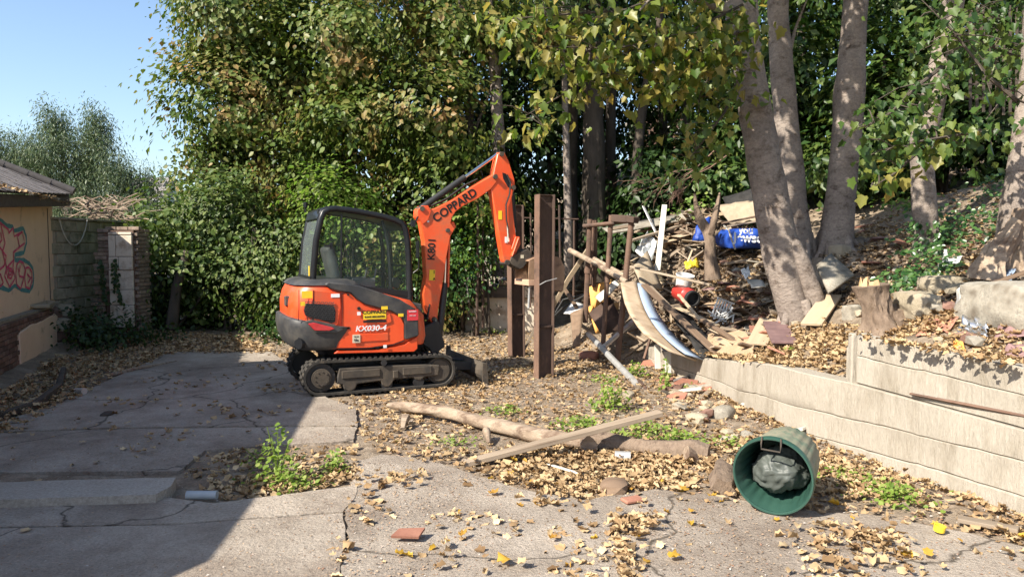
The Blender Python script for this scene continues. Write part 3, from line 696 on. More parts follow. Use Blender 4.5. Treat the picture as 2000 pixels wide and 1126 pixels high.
# rubble footing after the plinth
rf = thing('rubble_footing', LW(sP1 + .6, 0, 0), 'mossy broken masonry footing between the low wall and the pillar', 'masonry')
def rock(b, c, r, seed, sq=(1, 1, .7), lvl=2, rough=.35):
    bm = bmesh.new(); bmesh.ops.create_icosphere(bm, subdivisions=lvl, radius=1)
    for v in bm.verts:
        n = v.co.normalized(); k = 1 + rough * mnoise.noise(n * 1.4 + Vector((seed * 3.1, seed, 0))) + rough * .35 * mnoise.noise(n * 4 + Vector((seed, 1, 0))) + (rough * .22 * mnoise.noise(n * 10 + Vector((seed, 3, 0))) if lvl > 2 else 0)
        q = Vector((n.x * k, n.y * k, n.z * k))
        m_ = max(abs(q.x), abs(q.y), abs(q.z)); q = q * (.40 + .60 / max(m_, .3)) * .92
        v.co = q
    bm.verts.ensure_lookup_table(); vs = [Vector((v.co.x * r * sq[0], v.co.y * r * sq[1], v.co.z * r * sq[2])) for v in bm.verts]
    R = Matrix.Rotation(seed * 1.7, 3, 'Z'); fs = [tuple(v.index for v in f.verts) for f in bm.faces]; bm.free()
    b.add([R @ v + Vector(c) for v in vs], fs); return b
for i in range(16):
    b = MB(); s = sP1 + .12 + (i % 4) * .42; z = .12 + (i // 4) * .19
    rock(b, LW(s, -.05 + .1 * (i % 2) + .06 * (i // 4), z), .24 + .03 * (i % 3), i + 5, (1, .8, .55)); b.build('masonry_lump', [M['mortar'], M['dark_brick'], M['stone']][(i * 7) % 3 if i % 3 else 1], rf, smooth_ang=30)
b = MB(LX); b.box((sP1 + 1.0, .35, LZ0 - .1), (2.1, .5, .16)); b.build('ledge', M['mortar'], rf, bevel=.02)
# slab and leaning board on the ledge
def tagged(b, name, m, label, cat, group=None, **kw):
    o = b.build(name, m, **kw); return tag(o, label=label, cat=cat, group=group)
s_, z_ = Lpt(78, 606, .12)
b = MB(LX); b.box((s_, .14, LZ0 + .02), (1.0, .42, .07), Matrix.Rotation(.12, 3, 'Z')); tagged(b, 'stone_slab', M['stone'], 'pale loose stone slab lying on the ledge below the graffiti', 'slab', bevel=.015)
b = MB(LX); s_, _ = Lpt(92, 580, .3)
b.bar((s_ + .28, .15, LZ0 - .02), (s_ - .12, .42, LZ0 + .36), .32, .04, up=(0, 1, .2)); tagged(b, 'leaning_board', M['rust_dark'], 'small dark board leaning on the graffiti wall above the slab', 'board', bevel=.005)
# brushwood on the block wall
bp = thing('brushwood_heap', P(230, 425, 15.2), 'tangled heap of pale dead branches lying on top of the block wall', 'branches')
for i in range(70):
    a = P(random.uniform(165, 262), random.uniform(398, 428), random.uniform(14.6, 16.4)); ang = random.uniform(-.5, 1.0)
    L = random.uniform(.3, .85); d = Vector((math.cos(ang) * random.choice((-1, 1)), random.uniform(-.6, .6), random.uniform(-.25, .35))) * L
    m1 = a + d * .5 + Vector((random.uniform(-.18, .18), random.uniform(-.1, .1), random.uniform(-.10, .20)))
    b = MB(); b.tube([a, (a + m1) / 2 + Vector((0, 0, .03)), m1, a + d], [random.uniform(.012, .02), .013, .010, .005], 5); b.build('twig', M['driftwood'], bp)
# white lumps on ledge and tin can
# ------------------------------------------------------------------ the excavator
MA = math.radians(24.0); MHX = Vector((math.cos(MA), math.sin(MA), 0)); MNX = Vector((-math.sin(MA), math.cos(MA), 0))
MO = Vector((-2.02, 10.44, 0.02))
def MX(v): return MO + MHX * v[0] + MNX * v[1] + Vector((0, 0, v[2]))
def mp(px, py, yp):
    d = ray(px, py); O = MO + MNX * yp
    t = O.dot(MNX) / d.dot(MNX); p = d * t
    return ((p - MO).dot(MHX), CAMH + p.z - MO.z)
def mpl(pts, yp): return [mp(x, y, yp) for x, y in pts]
RX = Matrix((MHX, Vector((0, 0, 1)), -MNX)).transposed()         # text axes on the near side
ex = thing('mini_excavator', MO, 'orange and black tracked mini excavator with raised boom in the middle of the yard', 'excavator')
def mb(): return MB(MX)
# tracks
def stadium(x0, x1, r0, r1, zc0, zc1, n=14):
    pts = []
    for i in range(n + 1):
        a = PI / 2 + PI * i / n; pts.append((x0 + r0 * math.cos(a), zc0 + r0 * math.sin(a)))
    for i in range(n + 1):
        a = -PI / 2 + PI * i / n; pts.append((x1 + r1 * math.cos(a), zc1 + r1 * math.sin(a)))
    return pts
def loop_pts(pts, step):
    out = []; n = len(pts)
    acc = 0
    for i in range(n):
        a = Vector(pts[i]); b_ = Vector(pts[(i + 1) % n]); L = (b_ - a).length
        while acc <= L:
            t = acc / L if L else 0; d = (b_ - a).normalized() if L else Vector((1, 0)); out.append((a + (b_ - a) * t, d)); acc += step
        acc -= L
    return out
for y0, y1 in ((-.775, -.475), (.475, .775)):
    out = stadium(-.79, .80, .225, .215, .245, .235); inn = stadium(-.79, .80, .195, .185, .245, .235)
    root = None
    b = mb(); n = len(out)
    vs = [(p[0], y0, p[1]) for p in out] + [(p[0], y1, p[1]) for p in out] + [(p[0], y1, p[1]) for p in inn] + [(p[0], y0, p[1]) for p in inn]
    fs = []
    for i in range(n):
        j = (i + 1) % n
        for k in range(4): fs.append((k * n + i, k * n + j, ((k + 1) % 4) * n + j, ((k + 1) % 4) * n + i))
    b.add(vs, fs); tr = b.build('track', M['rubber'], ex, smooth_ang=30)
    b = mb()
    for p, d in loop_pts(out, .075):
        nn = Vector((d.y, -d.x)); c = p + nn * .008
        R = Matrix(((d.x, 0, nn.x), (0, 1, 0), (d.y, 0, nn.y)))
        b.box((c.x, (y0 + y1) / 2 + .07, c.y), (.034, .14, .020), R); b.box((c.x + d.x * .03, (y0 + y1) / 2 - .075, c.y + d.y * .03), (.034, .14, .020), R)
    b.build('track_lugs', M['rubber'], tr, kind='stuff')
    yo = y0 if y0 < 0 else y1; sg = -1 if y0 < 0 else 1; ym = (y0 + y1) / 2
    b = mb(); b.cyl((-.79, ym + sg * .1, .245), (-.79, ym - sg * .1, .245), .185, 20); b.build('sprocket', M['black_steel'], tr, smooth_ang=35)
    b = mb(); b.cyl((-.79, ym + sg * .148, .245), (-.79, ym, .245), .125, 20); b.cyl((-.79, ym + sg * .155, .245), (-.79, ym, .245), .10, 20)
    for k in range(9):
        a = k * 2 * PI / 9; b.cyl((-.79 + .085 * math.cos(a), ym + sg * .162, .245 + .085 * math.sin(a)), (-.79 + .085 * math.cos(a), ym, .245 + .085 * math.sin(a)), .010, 6)
    b.build('drive_hub', M['muddy_steel'], tr, smooth_ang=35)
    b = mb(); b.cyl((.80, ym + sg * .09, .235), (.80, ym - sg * .09, .235), .180, 20); b.cyl((.80, ym + sg * .11, .235), (.80, ym, .235), .145, 20); b.build('idler', M['muddy_steel'], tr, smooth_ang=35)
    # side frame
    fr = [(-.56, .36), (-.60, .16), (-.52, .14), (-.50, .08), (-.45, .05), (-.40, .05), (-.35, .085), (-.33, .135), (-.02, .155), (.0, .10), (.04, .065), (.09, .065), (.13, .10), (.16, .155), (.42, .165), (.46, .13), (.53, .125), (.58, .16), (.78, .17), (.80, .31), (.60, .335), (.20, .35)]
    ya, yb = (y0 + .02, y0 + .12) if y0 < 0 else (y1 - .12, y1 - .02)
    b = mb(); b.prism(fr, ya, yb); b.build('track_frame', M['muddy_steel'], tr, bevel=.012)
    b = mb(); b.box((-.28, ya - .004, .27), (.5, .02, .10)); b.box((.18, ya - .006, .23), (.07, .03, .10)); b.box((.48, ya - .004, .26), (.40, .02, .10)); b.build('frame_plate', M['muddy_steel'], tr, bevel=.006)
    for x in (-.43, .065, .5):
        b = mb(); b.cyl((x, ym - .12, .10), (x, ym + .12, .10), .075, 14); b.build('roller', M['black_steel'], tr, smooth_ang=35)
    b = mb(); b.cyl((.02, ym - .155 if sg < 0 else ym + .155, .395), (.02, ym, .395), .04, 12); b.build('carrier_roller', M['black_steel'], tr, smooth_ang=35)
b = mb(); b.box((0, 0, .36), (1.25, 1.0, .16)); b.box((0, 0, .28), (.8, 1.2, .12)); b.build('undercarriage', M['black_steel'], ex, bevel=.02)
b = mb(); b.cyl((0, 0, .42), (0, 0, .56), .38, 28); b.build('slew_ring', M['black_steel'], ex, smooth_ang=35)
# dozer blade
prof_b = []
for i in range(9):
    a = -.62 + 1.24 * i / 8; prof_b.append((1.42 + .05 + .30 * (1 - math.cos(a)) , .22 + .30 * math.sin(a) / .58 * .62))
prof_b = [(1.50, .03), (1.455, .08), (1.43, .13), (1.43, .19), (1.45, .25), (1.475, .295)]
b = mb(); back = [(x - .03, z) for x, z in prof_b][::-1]; b.prism(prof_b + back, -.775, .775); bl = b.build('dozer_blade', M['muddy_steel'], ex, bevel=.006)
b = mb()
b.prism([(1.41, .02), (1.50, .0), (1.48, .30), (1.42, .30)], -.79, -.772)
b.build('blade_end_plate', M['muddy_steel'], bl)
b = mb(); b.prism([(1.40, .02), (1.50, .0), (1.49, .35), (1.42, .36)], .772, .79); b.build('blade_end_plate', M['muddy_steel'], bl)
for yy in (-.36, .36):
    b = mb(); b.bar((.45, yy, .27), (1.42, yy * .9, .20), .09, .12); b.build('blade_arm', M['black_steel'], ex, bevel=.01)
b = mb(); b.cyl((.55, 0, .38), (1.40, 0, .24), .045, 12); b.build('blade_cylinder', M['black_steel'], ex, smooth_ang=35)

# upper body: stacked plan outlines
def plan(xr, xf, hw, rr, cf, n=9, sq=1.0):
    pts = []
    # rear: superellipse arc from right side round the tail to left side
    for i in range(2 * n + 1):
        a = PI / 2 + PI * i / (2 * n)
        ca, sa = math.cos(a), math.sin(a)
        pts.append((xr + rr + rr * math.copysign(abs(ca) ** .75, ca), hw * math.copysign(abs(sa) ** .45, sa)))
    pts += [(xf - cf, -hw), (xf, -hw + cf), (xf, hw - cf), (xf - cf, hw)]
    return pts
def loft(b, secs):
    n = len(secs[0][1])
    vs = []
    for z, pl in secs: vs += [(x, y, z(x) if callable(z) else z) for x, y in pl]
    fs = [(i * n + j, i * n + (j + 1) % n, (i + 1) * n + (j + 1) % n, (i + 1) * n + j) for i in range(len(secs) - 1) for j in range(n)]
    fs += [tuple(range(n))[::-1], tuple(range((len(secs) - 1) * n, len(secs) * n))]
    return b.add(vs, fs)
# chassis shadow gap
b = mb(); loft(b, [(.50, plan(-.75, .62, .60, .3, .15)), (.62, plan(-.85, .66, .70, .3, .15))]); b.build('slew_frame', M['black_steel'], ex)
# core body (orange)
b = mb(); loft(b, [(.60, plan(-.98, .60, .72, .42, .06)), (.72, plan(-1.06, .62, .745, .42, .06)), (1.00, plan(-1.16, .60, .75, .45, .08)), (1.20, plan(-1.16, .42, .745, .45, .1)), (1.33, plan(-1.13, -.05, .735, .44, .12)), (1.42, plan(-1.08, -.42, .72, .42, .12)), (1.45, plan(-1.02, -.5, .68, .40, .12))])
body = b.build('body', M['orange'], ex, smooth_ang=28, bevel=.008)
# side sill strip
b = mb(); b.prism(mpl([(652, 690), (660, 684), (738, 682), (790, 672), (815, 656), (815, 680), (808, 686)], -.755), -.768, -.70); b.build('sill_panel', M['orange'], ex, bevel=.006)
# engine side cover, slightly proud
cov = mpl([(668, 574), (682, 571), (696, 585), (712, 597), (740, 605), (768, 612), (783, 620), (789, 632), (789, 664), (768, 672), (720, 679), (655, 680), (668, 640), (669, 600)], -.755)
b = mb(); b.prism(cov, -.775, -.70); cv = b.build('side_cover', M['orange'], ex, bevel=.010, smooth_ang=30)
b = mb(); b.prism(mpl([(752, 603), (762, 612), (765, 628), (752, 633), (735, 632), (735, 612)], -.776), -.787, -.77); b.build('cover_ridge', M['orange'], cv, bevel=.006)
b = mb(); b.prism(mpl([(690, 652), (758, 650), (758, 664), (690, 668)], -.776), -.784, -.77); b.build('cover_recess', M['orange'], cv, bevel=.004)
# rear quarter panel with grille
q = mpl([(586, 566), (620, 560), (664, 570), (668, 590), (664, 628), (655, 641), (636, 636), (584, 620)], -.757)
b = mb(); b.prism([(-.55, .98)] * 0 + mpl([(612, 566), (664, 571), (666, 600), (660, 632), (652, 641), (612, 632)], -.757), -.772, -.70); qp = b.build('quarter_panel', M['orange'], ex, bevel=.008)
gr = mpl([(598, 592), (652, 597), (656, 608), (655, 628), (648, 631), (597, 616), (594, 606)], -.78)
b = mb(); b.prism([(x - .0, z) for x, z in gr], -.780, -.70); gl = b.build('grille', M['cab_black'], ex, bevel=.005)
b = mb(); x0, x1 = min(p[0] for p in gr) + .02, max(p[0] for p in gr) - .02
for i in range(15):
    for j in range(10):
        x = x0 + (x1 - x0) * (i + .5 * (j % 2)) / 14.5; z = 1.02 + j * .026 - (x - x0) * .06
        if .995 - (x - x0) * .10 < z < 1.235 - (x - x0) * .06: b.box((x, -.783, z), (.022, .006, .010), Matrix.Rotation(.5 if i % 2 else -.5, 3, 'Y'))
b.build('grille_mesh', M['black_plastic'], gl, kind='stuff')
# seam lines
for pts in ([(668, 571), (669, 600), (668, 640), (656, 680)],):
    b = mb(); pp = mpl(pts, -.776)
    b.tube([(x, -.776, z) for x, z in pp], .005, 4); b.build('panel_gap', M['cab_black'], ex)
for yy0, pts in ((-.752, [(584, 566), (584, 600), (583, 626)]), (-.776, [(612, 566), (612, 632)])):
    b = mb(); pp = mpl(pts, yy0); b.tube([(x, yy0 + .004, z) for x, z in pp], .005, 4); b.build('panel_gap', M['cab_black'], ex)
b = mb(); pp = mpl([(655, 681), (720, 680), (768, 673), (790, 665)], -.776); b.tube([(x, -.772, z) for x, z in pp], .006, 4); b.build('panel_gap', M['cab_black'], ex)
# dark counterweight round the tail
b = mb(); loft(b, [(.60, plan(-1.08, -.58, .75, .42, .03)), (.65, plan(-1.15, -.56, .772, .44, .03)), (.78, plan(-1.20, -.48, .782, .45, .03)), (.90, plan(-1.22, -.40, .786, .45, .03)), (lambda x: 1.02 - .22 * max(0, (x + 1.2)), plan(-1.21, -.40, .784, .45, .03)), (lambda x: 1.04 - .22 * max(0, (x + 1.2)), plan(-1.17, -.40, .762, .45, .03))])
cw = b.build('counterweight', M['black_plastic'], ex, smooth_ang=35, bevel=.01)
for sgn in (-1, 1):
    b = mb(); yy = sgn * .80
    b.prism([(-.98, .985), (-.90, 1.0), (-.62, .93), (-.50, .86), (-.60, .82), (-.86, .83)], min(yy, yy - sgn * .14), max(yy + sgn * .012, yy - sgn * .14)); hs = b.build('lamp_housing', M['black_plastic'], cw, bevel=.008)
    b = mb(); b.prism([(-.955, .955), (-.88, .965), (-.66, .90), (-.62, .875), (-.70, .855), (-.87, .865)], min(yy + sgn * .018, yy - sgn * .05), max(yy + sgn * .018, yy - sgn * .05)); b.build('tail_light', M['red_lamp'], hs, bevel=.006)
    b = mb(); b.cyl((-1.06, sgn * .70, .70), (-.90, sgn * .6, .70), .075, 14); b.build('lifting_hole', M['cab_black'], cw)
# tail panel details: latch recess, lettering fragments
def rear_at(y, z):   # point on tail
    return None
b = mb(); b.box((-1.13, -.38, 1.22), (.10, .10, .13)); b.build('latch', M['black_plastic'], ex, bevel=.01)
# black top covers
b = mb(); loft(b, [(1.43, plan(-1.11, -.30, .735, .42, .05)), (1.475, plan(-1.06, -.32, .70, .40, .05)), (1.50, plan(-.98, -.40, .64, .38, .05))]); b.build('top_cover', M['black_plastic'], ex, smooth_ang=35)
arm = mpl([(633, 556), (640, 550), (668, 553), (700, 557), (740, 570), (780, 584), (803, 598), (815, 606), (817, 655), (792, 663), (789, 660), (789, 628), (782, 617), (762, 607), (738, 601), (712, 594), (697, 584), (684, 572), (660, 568), (645, 564)], -.758)
b = mb(); b.prism(arm, -.790, -.52); b.build('fender_cover', M['black_plastic'], ex, bevel=.018, smooth_ang=30)
b = mb(); b.prism([(.30, .62), (.62, .62), (.60, 1.14), (.30, 1.20)], -.60, .60); b.build('front_cowl', M['black_plastic'], ex, bevel=.02)
# stickers on covers
def plate(px, py, w, h, m, name, yp=-.797, parent=ex, rot=0.0):
    x, z = mp(px, py, yp); b = mb(); R = Matrix.Rotation(rot, 3, 'Y'); b.box((x, yp, z), (w, .004, h), R); return b.build(name, m, parent), x, z
def ptext(s, px, py, size, m, yp, bold=0, sx=1, shear=0, parent=ex, rot=0, name='lettering'):
    x, z = mp(px, py, yp); return text(s, name, m, size, RX @ Matrix.Rotation(rot, 3, 'Z'), MX((x, yp, z)), parent, bold, sx, shear)
YS = -.790
plate(732, 615, .30, .105, M['yellow_sign'], 'hire_company_plate', YS); ptext('COPPARD', 732, 609, .062, M['ink'], YS - .004, .001, 1.15)
ptext('PLANT HIRE LIMITED', 732, 618, .026, M['ink'], YS - .004, .0012, 1.1); ptext('YOUR LOCAL PLANT HIRE', 732, 623.5, .013, M['ink'], YS - .004, 0, 1.2)
plate(732, 627, .30, .028, M['ink'], 'plate_footer', YS)
ptext('KX030-4', 724, 641, .098, M['white_sign'], YS, .0022, 1.12, .22)
plate(696, 661, .10, .105, M['cream_sign'], 'number_sticker', YS); ptext('KJ 24', 696, 657, .026, M['ink'], YS - .004); ptext('93a', 696, 664, .042, M['ink'], YS - .004, .001)
plate(751, 601, .085, .045, M['yellow_sign'], 'warning_sticker', YS); plate(783, 615, .07, .04, M['yellow_sign'], 'warning_sticker', -.795); plate(806, 615, .15, .14, M['red_sign'], 'safety_sticker', -.795)
ptext('DANGER', 806, 608, .026, M['white_sign'], -.799); ptext('KEEP CLEAR', 806, 616, .016, M['white_sign'], -.799)
plate(655, 577, .11, .045, M['white_sign'], 'rating_plate', -.776); plate(600, 575, .13, .09, M['yellow_sign'], 'warning_sticker', -.764); plate(591, 593, .06, .05, M['yellow_sign'], 'warning_sticker', -.745)
plate(701, 612, .045, .045, M['white_sign'], 'small_sticker', YS); plate(752, 676, .045, .04, M['white_sign'], 'small_sticker', YS)
b = mb(); x, z = mp(701, 602, YS); b.cyl((x, YS - .008, z), (x, YS + .03, z), .022, 12); b.build('lock', M['cab_black'], ex)
b = mb(); x, z = mp(680, 575, YS); b.cyl((x, YS - .004, z), (x, YS + .03, z), .014, 10); b.build('cover_bolt', M['cab_black'], ex)
b = mb(); x, z = mp(738, 677, YS); b.cyl((x, -.772, z), (x, -.74, z), .030, 12); b.build('drain_plug', M['cab_black'], ex)

# ---- cab
CY0, CY1 = -.50, .56
side = mpl([(605, 555), (612, 470), (622, 425), (628, 410), (640, 404), (655, 403), (700, 409), (750, 419), (775, 426), (790, 433), (797, 443), (802, 470), (805, 520), (806, 602)], CY0)
inner = mpl([(625, 545), (631, 480), (635, 440), (640, 422), (651, 414), (665, 412), (700, 417), (750, 426), (774, 434), (786, 444), (791, 465), (795, 520), (798, 562), (760, 560), (700, 553), (640, 546)], CY0)
FZ0 = side[0][1]
def band(b, outer, inner_, y0, y1):
    """closed frame between two polylines of the side opening"""
    pass
# side frames as tubes of flat section following outline
def frame_side(yc, w):
    b = mb()
    path = [side[0]] + side[1:]
    pts = [(x, yc, z) for x, z in path]
    # centreline: pull towards middle
    cx = sum(p[0] for p in path) / len(path); cz = 1.85
    pts = [(x + (cx - x) * .055, yc, z + (cz - z) * .045) for x, z in path]
    b.tube(pts, w, 10, True, None, 0, 1.0); return b
for yc, nm in ((CY0 + .035, 'cab_frame'), (CY1 - .035, 'cab_frame')):
    fb = frame_side(yc, .042)
    # lower sill of the window
    s1, s2 = mp(618, 552, CY0), mp(806, 574, CY0)
    fb.bar((s1[0] + .02, yc, s1[1] - .01), (s2[0], yc, s2[1]), .06, .07); cf = fb.build(nm, M['cab_black'], ex, smooth_ang=40)
# cab lower panel under the side window
lowp = mpl([(612, 556), (640, 549), (700, 557), (800, 572), (806, 604), (803, 620), (700, 600), (612, 575)], CY0)
for yc in (CY0 + .01, CY1 - .05):
    b = mb(); b.prism(lowp, yc, yc + .04); b.build('cab_side_panel', M['cab_black'], ex)
# glass sides
gsd = mpl([(626, 548), (630, 480), (636, 428), (650, 412), (700, 415), (752, 425), (782, 440), (790, 465), (796, 520), (799, 570), (700, 556)], CY0 + .03)
b = mb(); b.add([(x, CY0 + .035, z) for x, z in gsd], [tuple(range(len(gsd)))]); b.build('side_window', M['glass'], ex)
b = mb(); b.add([(x, CY1 - .035, z) for x, z in gsd], [tuple(range(len(gsd)))]); b.build('door_window', M['glass'], ex)
for px_ in (668,):
    a, c = mp(668, 417, CY0), mp(667, 553, CY0); b = mb(); b.bar((a[0], CY0 + .03, a[1]), (c[0], CY0 + .03, c[1]), .014, .02); b.build('window_divider', M['cab_black'], ex)
a, c = mp(753, 430, CY0), mp(760, 568, CY0)
b = mb(); b.tube([(a[0] - .02, CY0 + .10, a[1]), (a[0] + .06, CY0 + .10, (a[1] * 2 + c[1]) / 3), (c[0] + .04, CY0 + .10, (a[1] + c[1] * 2) / 3), (c[0] + .05, CY0 + .10, c[1])], .024, 8); b.build('window_rail', M['cab_black'], ex, smooth_ang=40)
b = mb(); b.tube([(.28, CY1 - .06, 2.2), (.34, CY1 - .06, 1.9), (.34, CY1 - .06, 1.2)], .03, 8); b.build('door_post', M['cab_black'], ex, smooth_ang=40)
# handle inside
a = mp(640, 480, CY0); b = mb(); b.bar((a[0] - .04, CY0 + .02, a[1]), (a[0] + .05, CY0 + .02, a[1]), .03, .03); b.box((a[0] + .05, CY0 + .02, a[1]), (.03, .03, .09)); b.build('window_latch', M['cab_black'], ex)
# rear: glass, corner panels, lower panel
rp = [p for p in side[:5]]
def on_rear(i, y, dx=0.0): return (side[i][0] + dx, y, side[i][1])
b = mb(); b.strip([on_rear(i, CY0 + .05, .02) for i in range(0, 3)], [on_rear(i, CY1 - .05, .02) for i in range(0, 3)]); b.build('rear_window', M['glass_rear'], ex)
b = mb(); b.strip([on_rear(0, CY0, .0), (side[0][0] + .02, CY0, side[0][1] + .10)], [on_rear(0, CY1, .0), (side[0][0] + .02, CY1, side[0][1] + .10)]); b.build('rear_panel', M['cab_black'], ex, solid=.03)
z1, z0 = side[2], side[3]
b = mb(); b.prism([(side[2][0] - .015, side[2][1] - .02), (side[2][0] + .05, side[2][1] - .02), (side[4][0] + .05, side[4][1] - .03), (side[4][0] - .02, side[4][1] + .01), (side[3][0] - .02, side[3][1])], CY0 + .02, CY1 - .02); b.build('rear_header', M['cab_black'], ex, bevel=.015, smooth_ang=40)
# roof
rl = [side[i] for i in (3, 4, 5, 6, 7, 8, 9, 10)]
b = mb(); b.prism([(x, z + .012) for x, z in rl] + [(x + .0, z - .05) for x, z in rl[::-1]], CY0 + .01, CY1 - .01); b.build('cab_roof', M['cab_black'], ex, bevel=.02, smooth_ang=40)
# front: header, glass, lower
b = mb(); b.strip([(side[i][0] - .02, CY0 + .05, side[i][1]) for i in (10, 11, 12, 13)], [(side[i][0] - .02, CY1 - .05, side[i][1]) for i in (10, 11, 12, 13)]); b.build('front_window', M['glass'], ex)
for t in (.12, .5): 
    p = side[12] if t > .3 else side[11]; b = mb(); b.bar((p[0] - .01, CY0 + .04, p[1]), (p[0] - .01, CY1 - .04, p[1]), .03, .03); b.build('front_rail', M['cab_black'], ex)
# work lamp bar, beacon, wiper, mirror
b = mb(); b.bar((side[5][0] + .5, -.15, 2.33), (side[5][0] + .85, -.15, 2.30), .3, .03); b.build('roof_blind', M['plank_pale'], ex)
a = mp(612, 418, -.1); b = mb(); b.cyl((a[0] - .02, CY1 - .12, 2.40), (a[0] - .02, CY1 - .12, 2.55), .012, 8); b.cyl((a[0] - .02, CY1 - .12, 2.47), (a[0] - .02, CY1 - .12, 2.54), .03, 10); b.build('aerial', M['cab_black'], ex)
b = mb(); b.box((side[3][0] - .01, CY0 + .09, side[3][1] - .04), (.05, .09, .09)); b.tube([(side[3][0] - .02, CY0 + .10, side[3][1] - .05), (side[2][0] - .02, CY0 + .16, side[2][1] - .36)], .007, 5); b.build('rear_wiper', M['cab_black'], ex)
b = mb(); b.box((side[0][0] + .01, CY0 + .10, side[0][1] + .17), (.008, .05, .13)); b.build('warning_sticker', M['yellow_sign'], ex)
b = mb(); x = side[10][0]; b.tube([(x + .02, CY0 + .05, 2.22), (x + .10, CY0 - .02, 2.26), (x + .13, CY0 - .04, 2.33)], .012, 6); b.box((x + .07, CY0 - .0, 2.235), (.05, .07, .09)); b.build('work_lamp', M['cab_black'], ex)
b = mb(); b.tube([(x + .06, CY0 + .02, 1.55), (x + .14, CY0 - .02, 1.62), (x + .13, CY0 - .04, 2.0), (x + .08, CY0 - .04, 2.05)], .010, 6); b.box((x + .12, CY0 - .04, 1.88), (.02, .1, .22)); b.build('mirror', M['cab_black'], ex)
# seat and levers
b = mb(); b.box((-.28, .02, 1.30), (.46, .48, .14)); b.build('seat', M['seat'], ex, bevel=.04, smooth_ang=50)
b = mb(); b.box((-.50, .02, 1.62), (.13, .46, .62), Matrix.Rotation(-.22, 3, 'Y')); b.build('seat_back', M['seat'], ex, bevel=.05, smooth_ang=50)
for yy in (-.25, .3):
    b = mb(); b.box((-.12, yy, 1.42), (.30, .10, .14)); b.tube([(.02, yy, 1.45), (.06, yy, 1.62)], [.012, .02], 7); b.build('armrest', M['seat'], ex, bevel=.01)
for k, yy in enumerate((-.06, .10)):
    b = mb(); b.tube([(.26, yy, 1.15), (.30, yy, 1.45), (.22, yy, 1.58)], .010, 6); b.cyl((.22, yy, 1.56), (.21, yy, 1.63), .02, 8); b.build('travel_lever', M['cab_black'], ex)
b = mb(); b.box((.30, -.34, 1.42), (.12, .06, .14), Matrix.Rotation(.4, 3, 'Y')); b.build('monitor', M['cab_black'], ex, bevel=.01)
b = mb(); b.box((-.1, 0, 1.12), (1.0, .98, .06)); b.build('cab_floor', M['cab_black'], ex)
b = mb(); b.box((.30, -.2, 1.36), (.05, .10, .02), Matrix.Rotation(.4, 3, 'Y')); b.build('map_card', M['white_sign'], ex)

# ---- boom, drawn in the plane through the boom pivots
BY = -.10
bo = mpl([(838, 628), (826, 600), (823, 575), (829, 540), (825, 470), (818, 432), (811, 424), (812, 410), (820, 404), (830, 403), (838, 409), (846, 407), (880, 391), (920, 364), (950, 347), (962, 340), (968, 345), (966, 356), (955, 370), (930, 388), (900, 403), (886, 414), (879, 425), (877, 436), (885, 446), (876, 462), (869, 500), (860, 560), (853, 600), (850, 630)], BY)
b = mb(); b.prism(bo, BY - .085, BY + .085); boom = b.build('boom', M['orange_boom'], ex, bevel=.010, smooth_ang=30)
for yy in (BY - .105, BY + .085):
    pl_ = mpl([(811, 424), (812, 410), (820, 402), (832, 402), (838, 412), (832, 430), (822, 438)], BY); b = mb(); b.prism(pl_, yy, yy + .02); b.build('boom_lug', M['orange_boom'], boom, bevel=.004)
for (px_, py_, r) in ((820, 408, .035), (870, 450, .030), (962, 346, .035), (844, 622, .035)):
    x, z = mp(px_, py_, BY); b = mb(); b.cyl((x, BY - .125, z), (x, BY + .125, z), r, 14); b.build('pin', M['muddy_steel'], boom, smooth_ang=40)
rot_b = math.radians(33)
ptext('COPPARD', 889, 401, .165, M['ink'], BY - .088, .0045, 1.02, 0, boom, rot_b); ptext('K801', 843.5, 486, .150, M['ink'], BY - .088, .003, 1.0, 0, boom, PI / 2 - .06)
for (px_, py_, w, h, m_) in ((844, 537, .085, .15, 'yellow_sign'), (836, 432, .03, .03, 'white_sign')):
    x, z = mp(px_, py_, BY - .087); b = mb(); b.box((x, BY - .088, z), (w, .004, h), Matrix.Rotation(.06, 3, 'Y')); b.build('warning_sticker', M[m_], boom)
x, z = mp(844, 531, BY); text('!', 'lettering', M['ink'], .06, RX, MX((x, BY - .092, z)), boom, .003); x, z = mp(844, 544, BY); text('A', 'lettering', M['ink'], .05, RX, MX((x, BY - .092, z)), boom, .002)
# swing bracket
sb = mpl([(815, 640), (838, 628), (846, 622), (852, 628), (856, 650), (862, 668), (862, 674), (852, 682), (838, 690), (832, 678), (816, 668)], BY)
b = mb(); b.prism(sb, BY - .16, BY - .10); b.prism(sb, BY + .10, BY + .16); b.prism([(p[0], p[1]) for p in mpl([(800, 640), (836, 645), (840, 670), (800, 682)], BY)], BY - .12, BY + .12); swb = b.build('swing_bracket', M['black_steel'], ex, bevel=.012)
b = mb(); b.cyl((.72, BY, .50), (.72, BY, .98), .07, 14); b.build('swing_post', M['black_steel'], swb, smooth_ang=40)
b = mb()
for k in range(5):
    b.tube([(.50, BY - .10 + k * .05, .85 + .03 * k), (.66, BY - .14 + k * .05, .98 + .02 * k), (.80, BY - .10 + k * .04, .88), (.84, BY - .08 + k * .04, 1.1)], .014, 6)
b.build('hoses', M['rubber_hose'], ex, smooth_ang=50, kind='stuff')
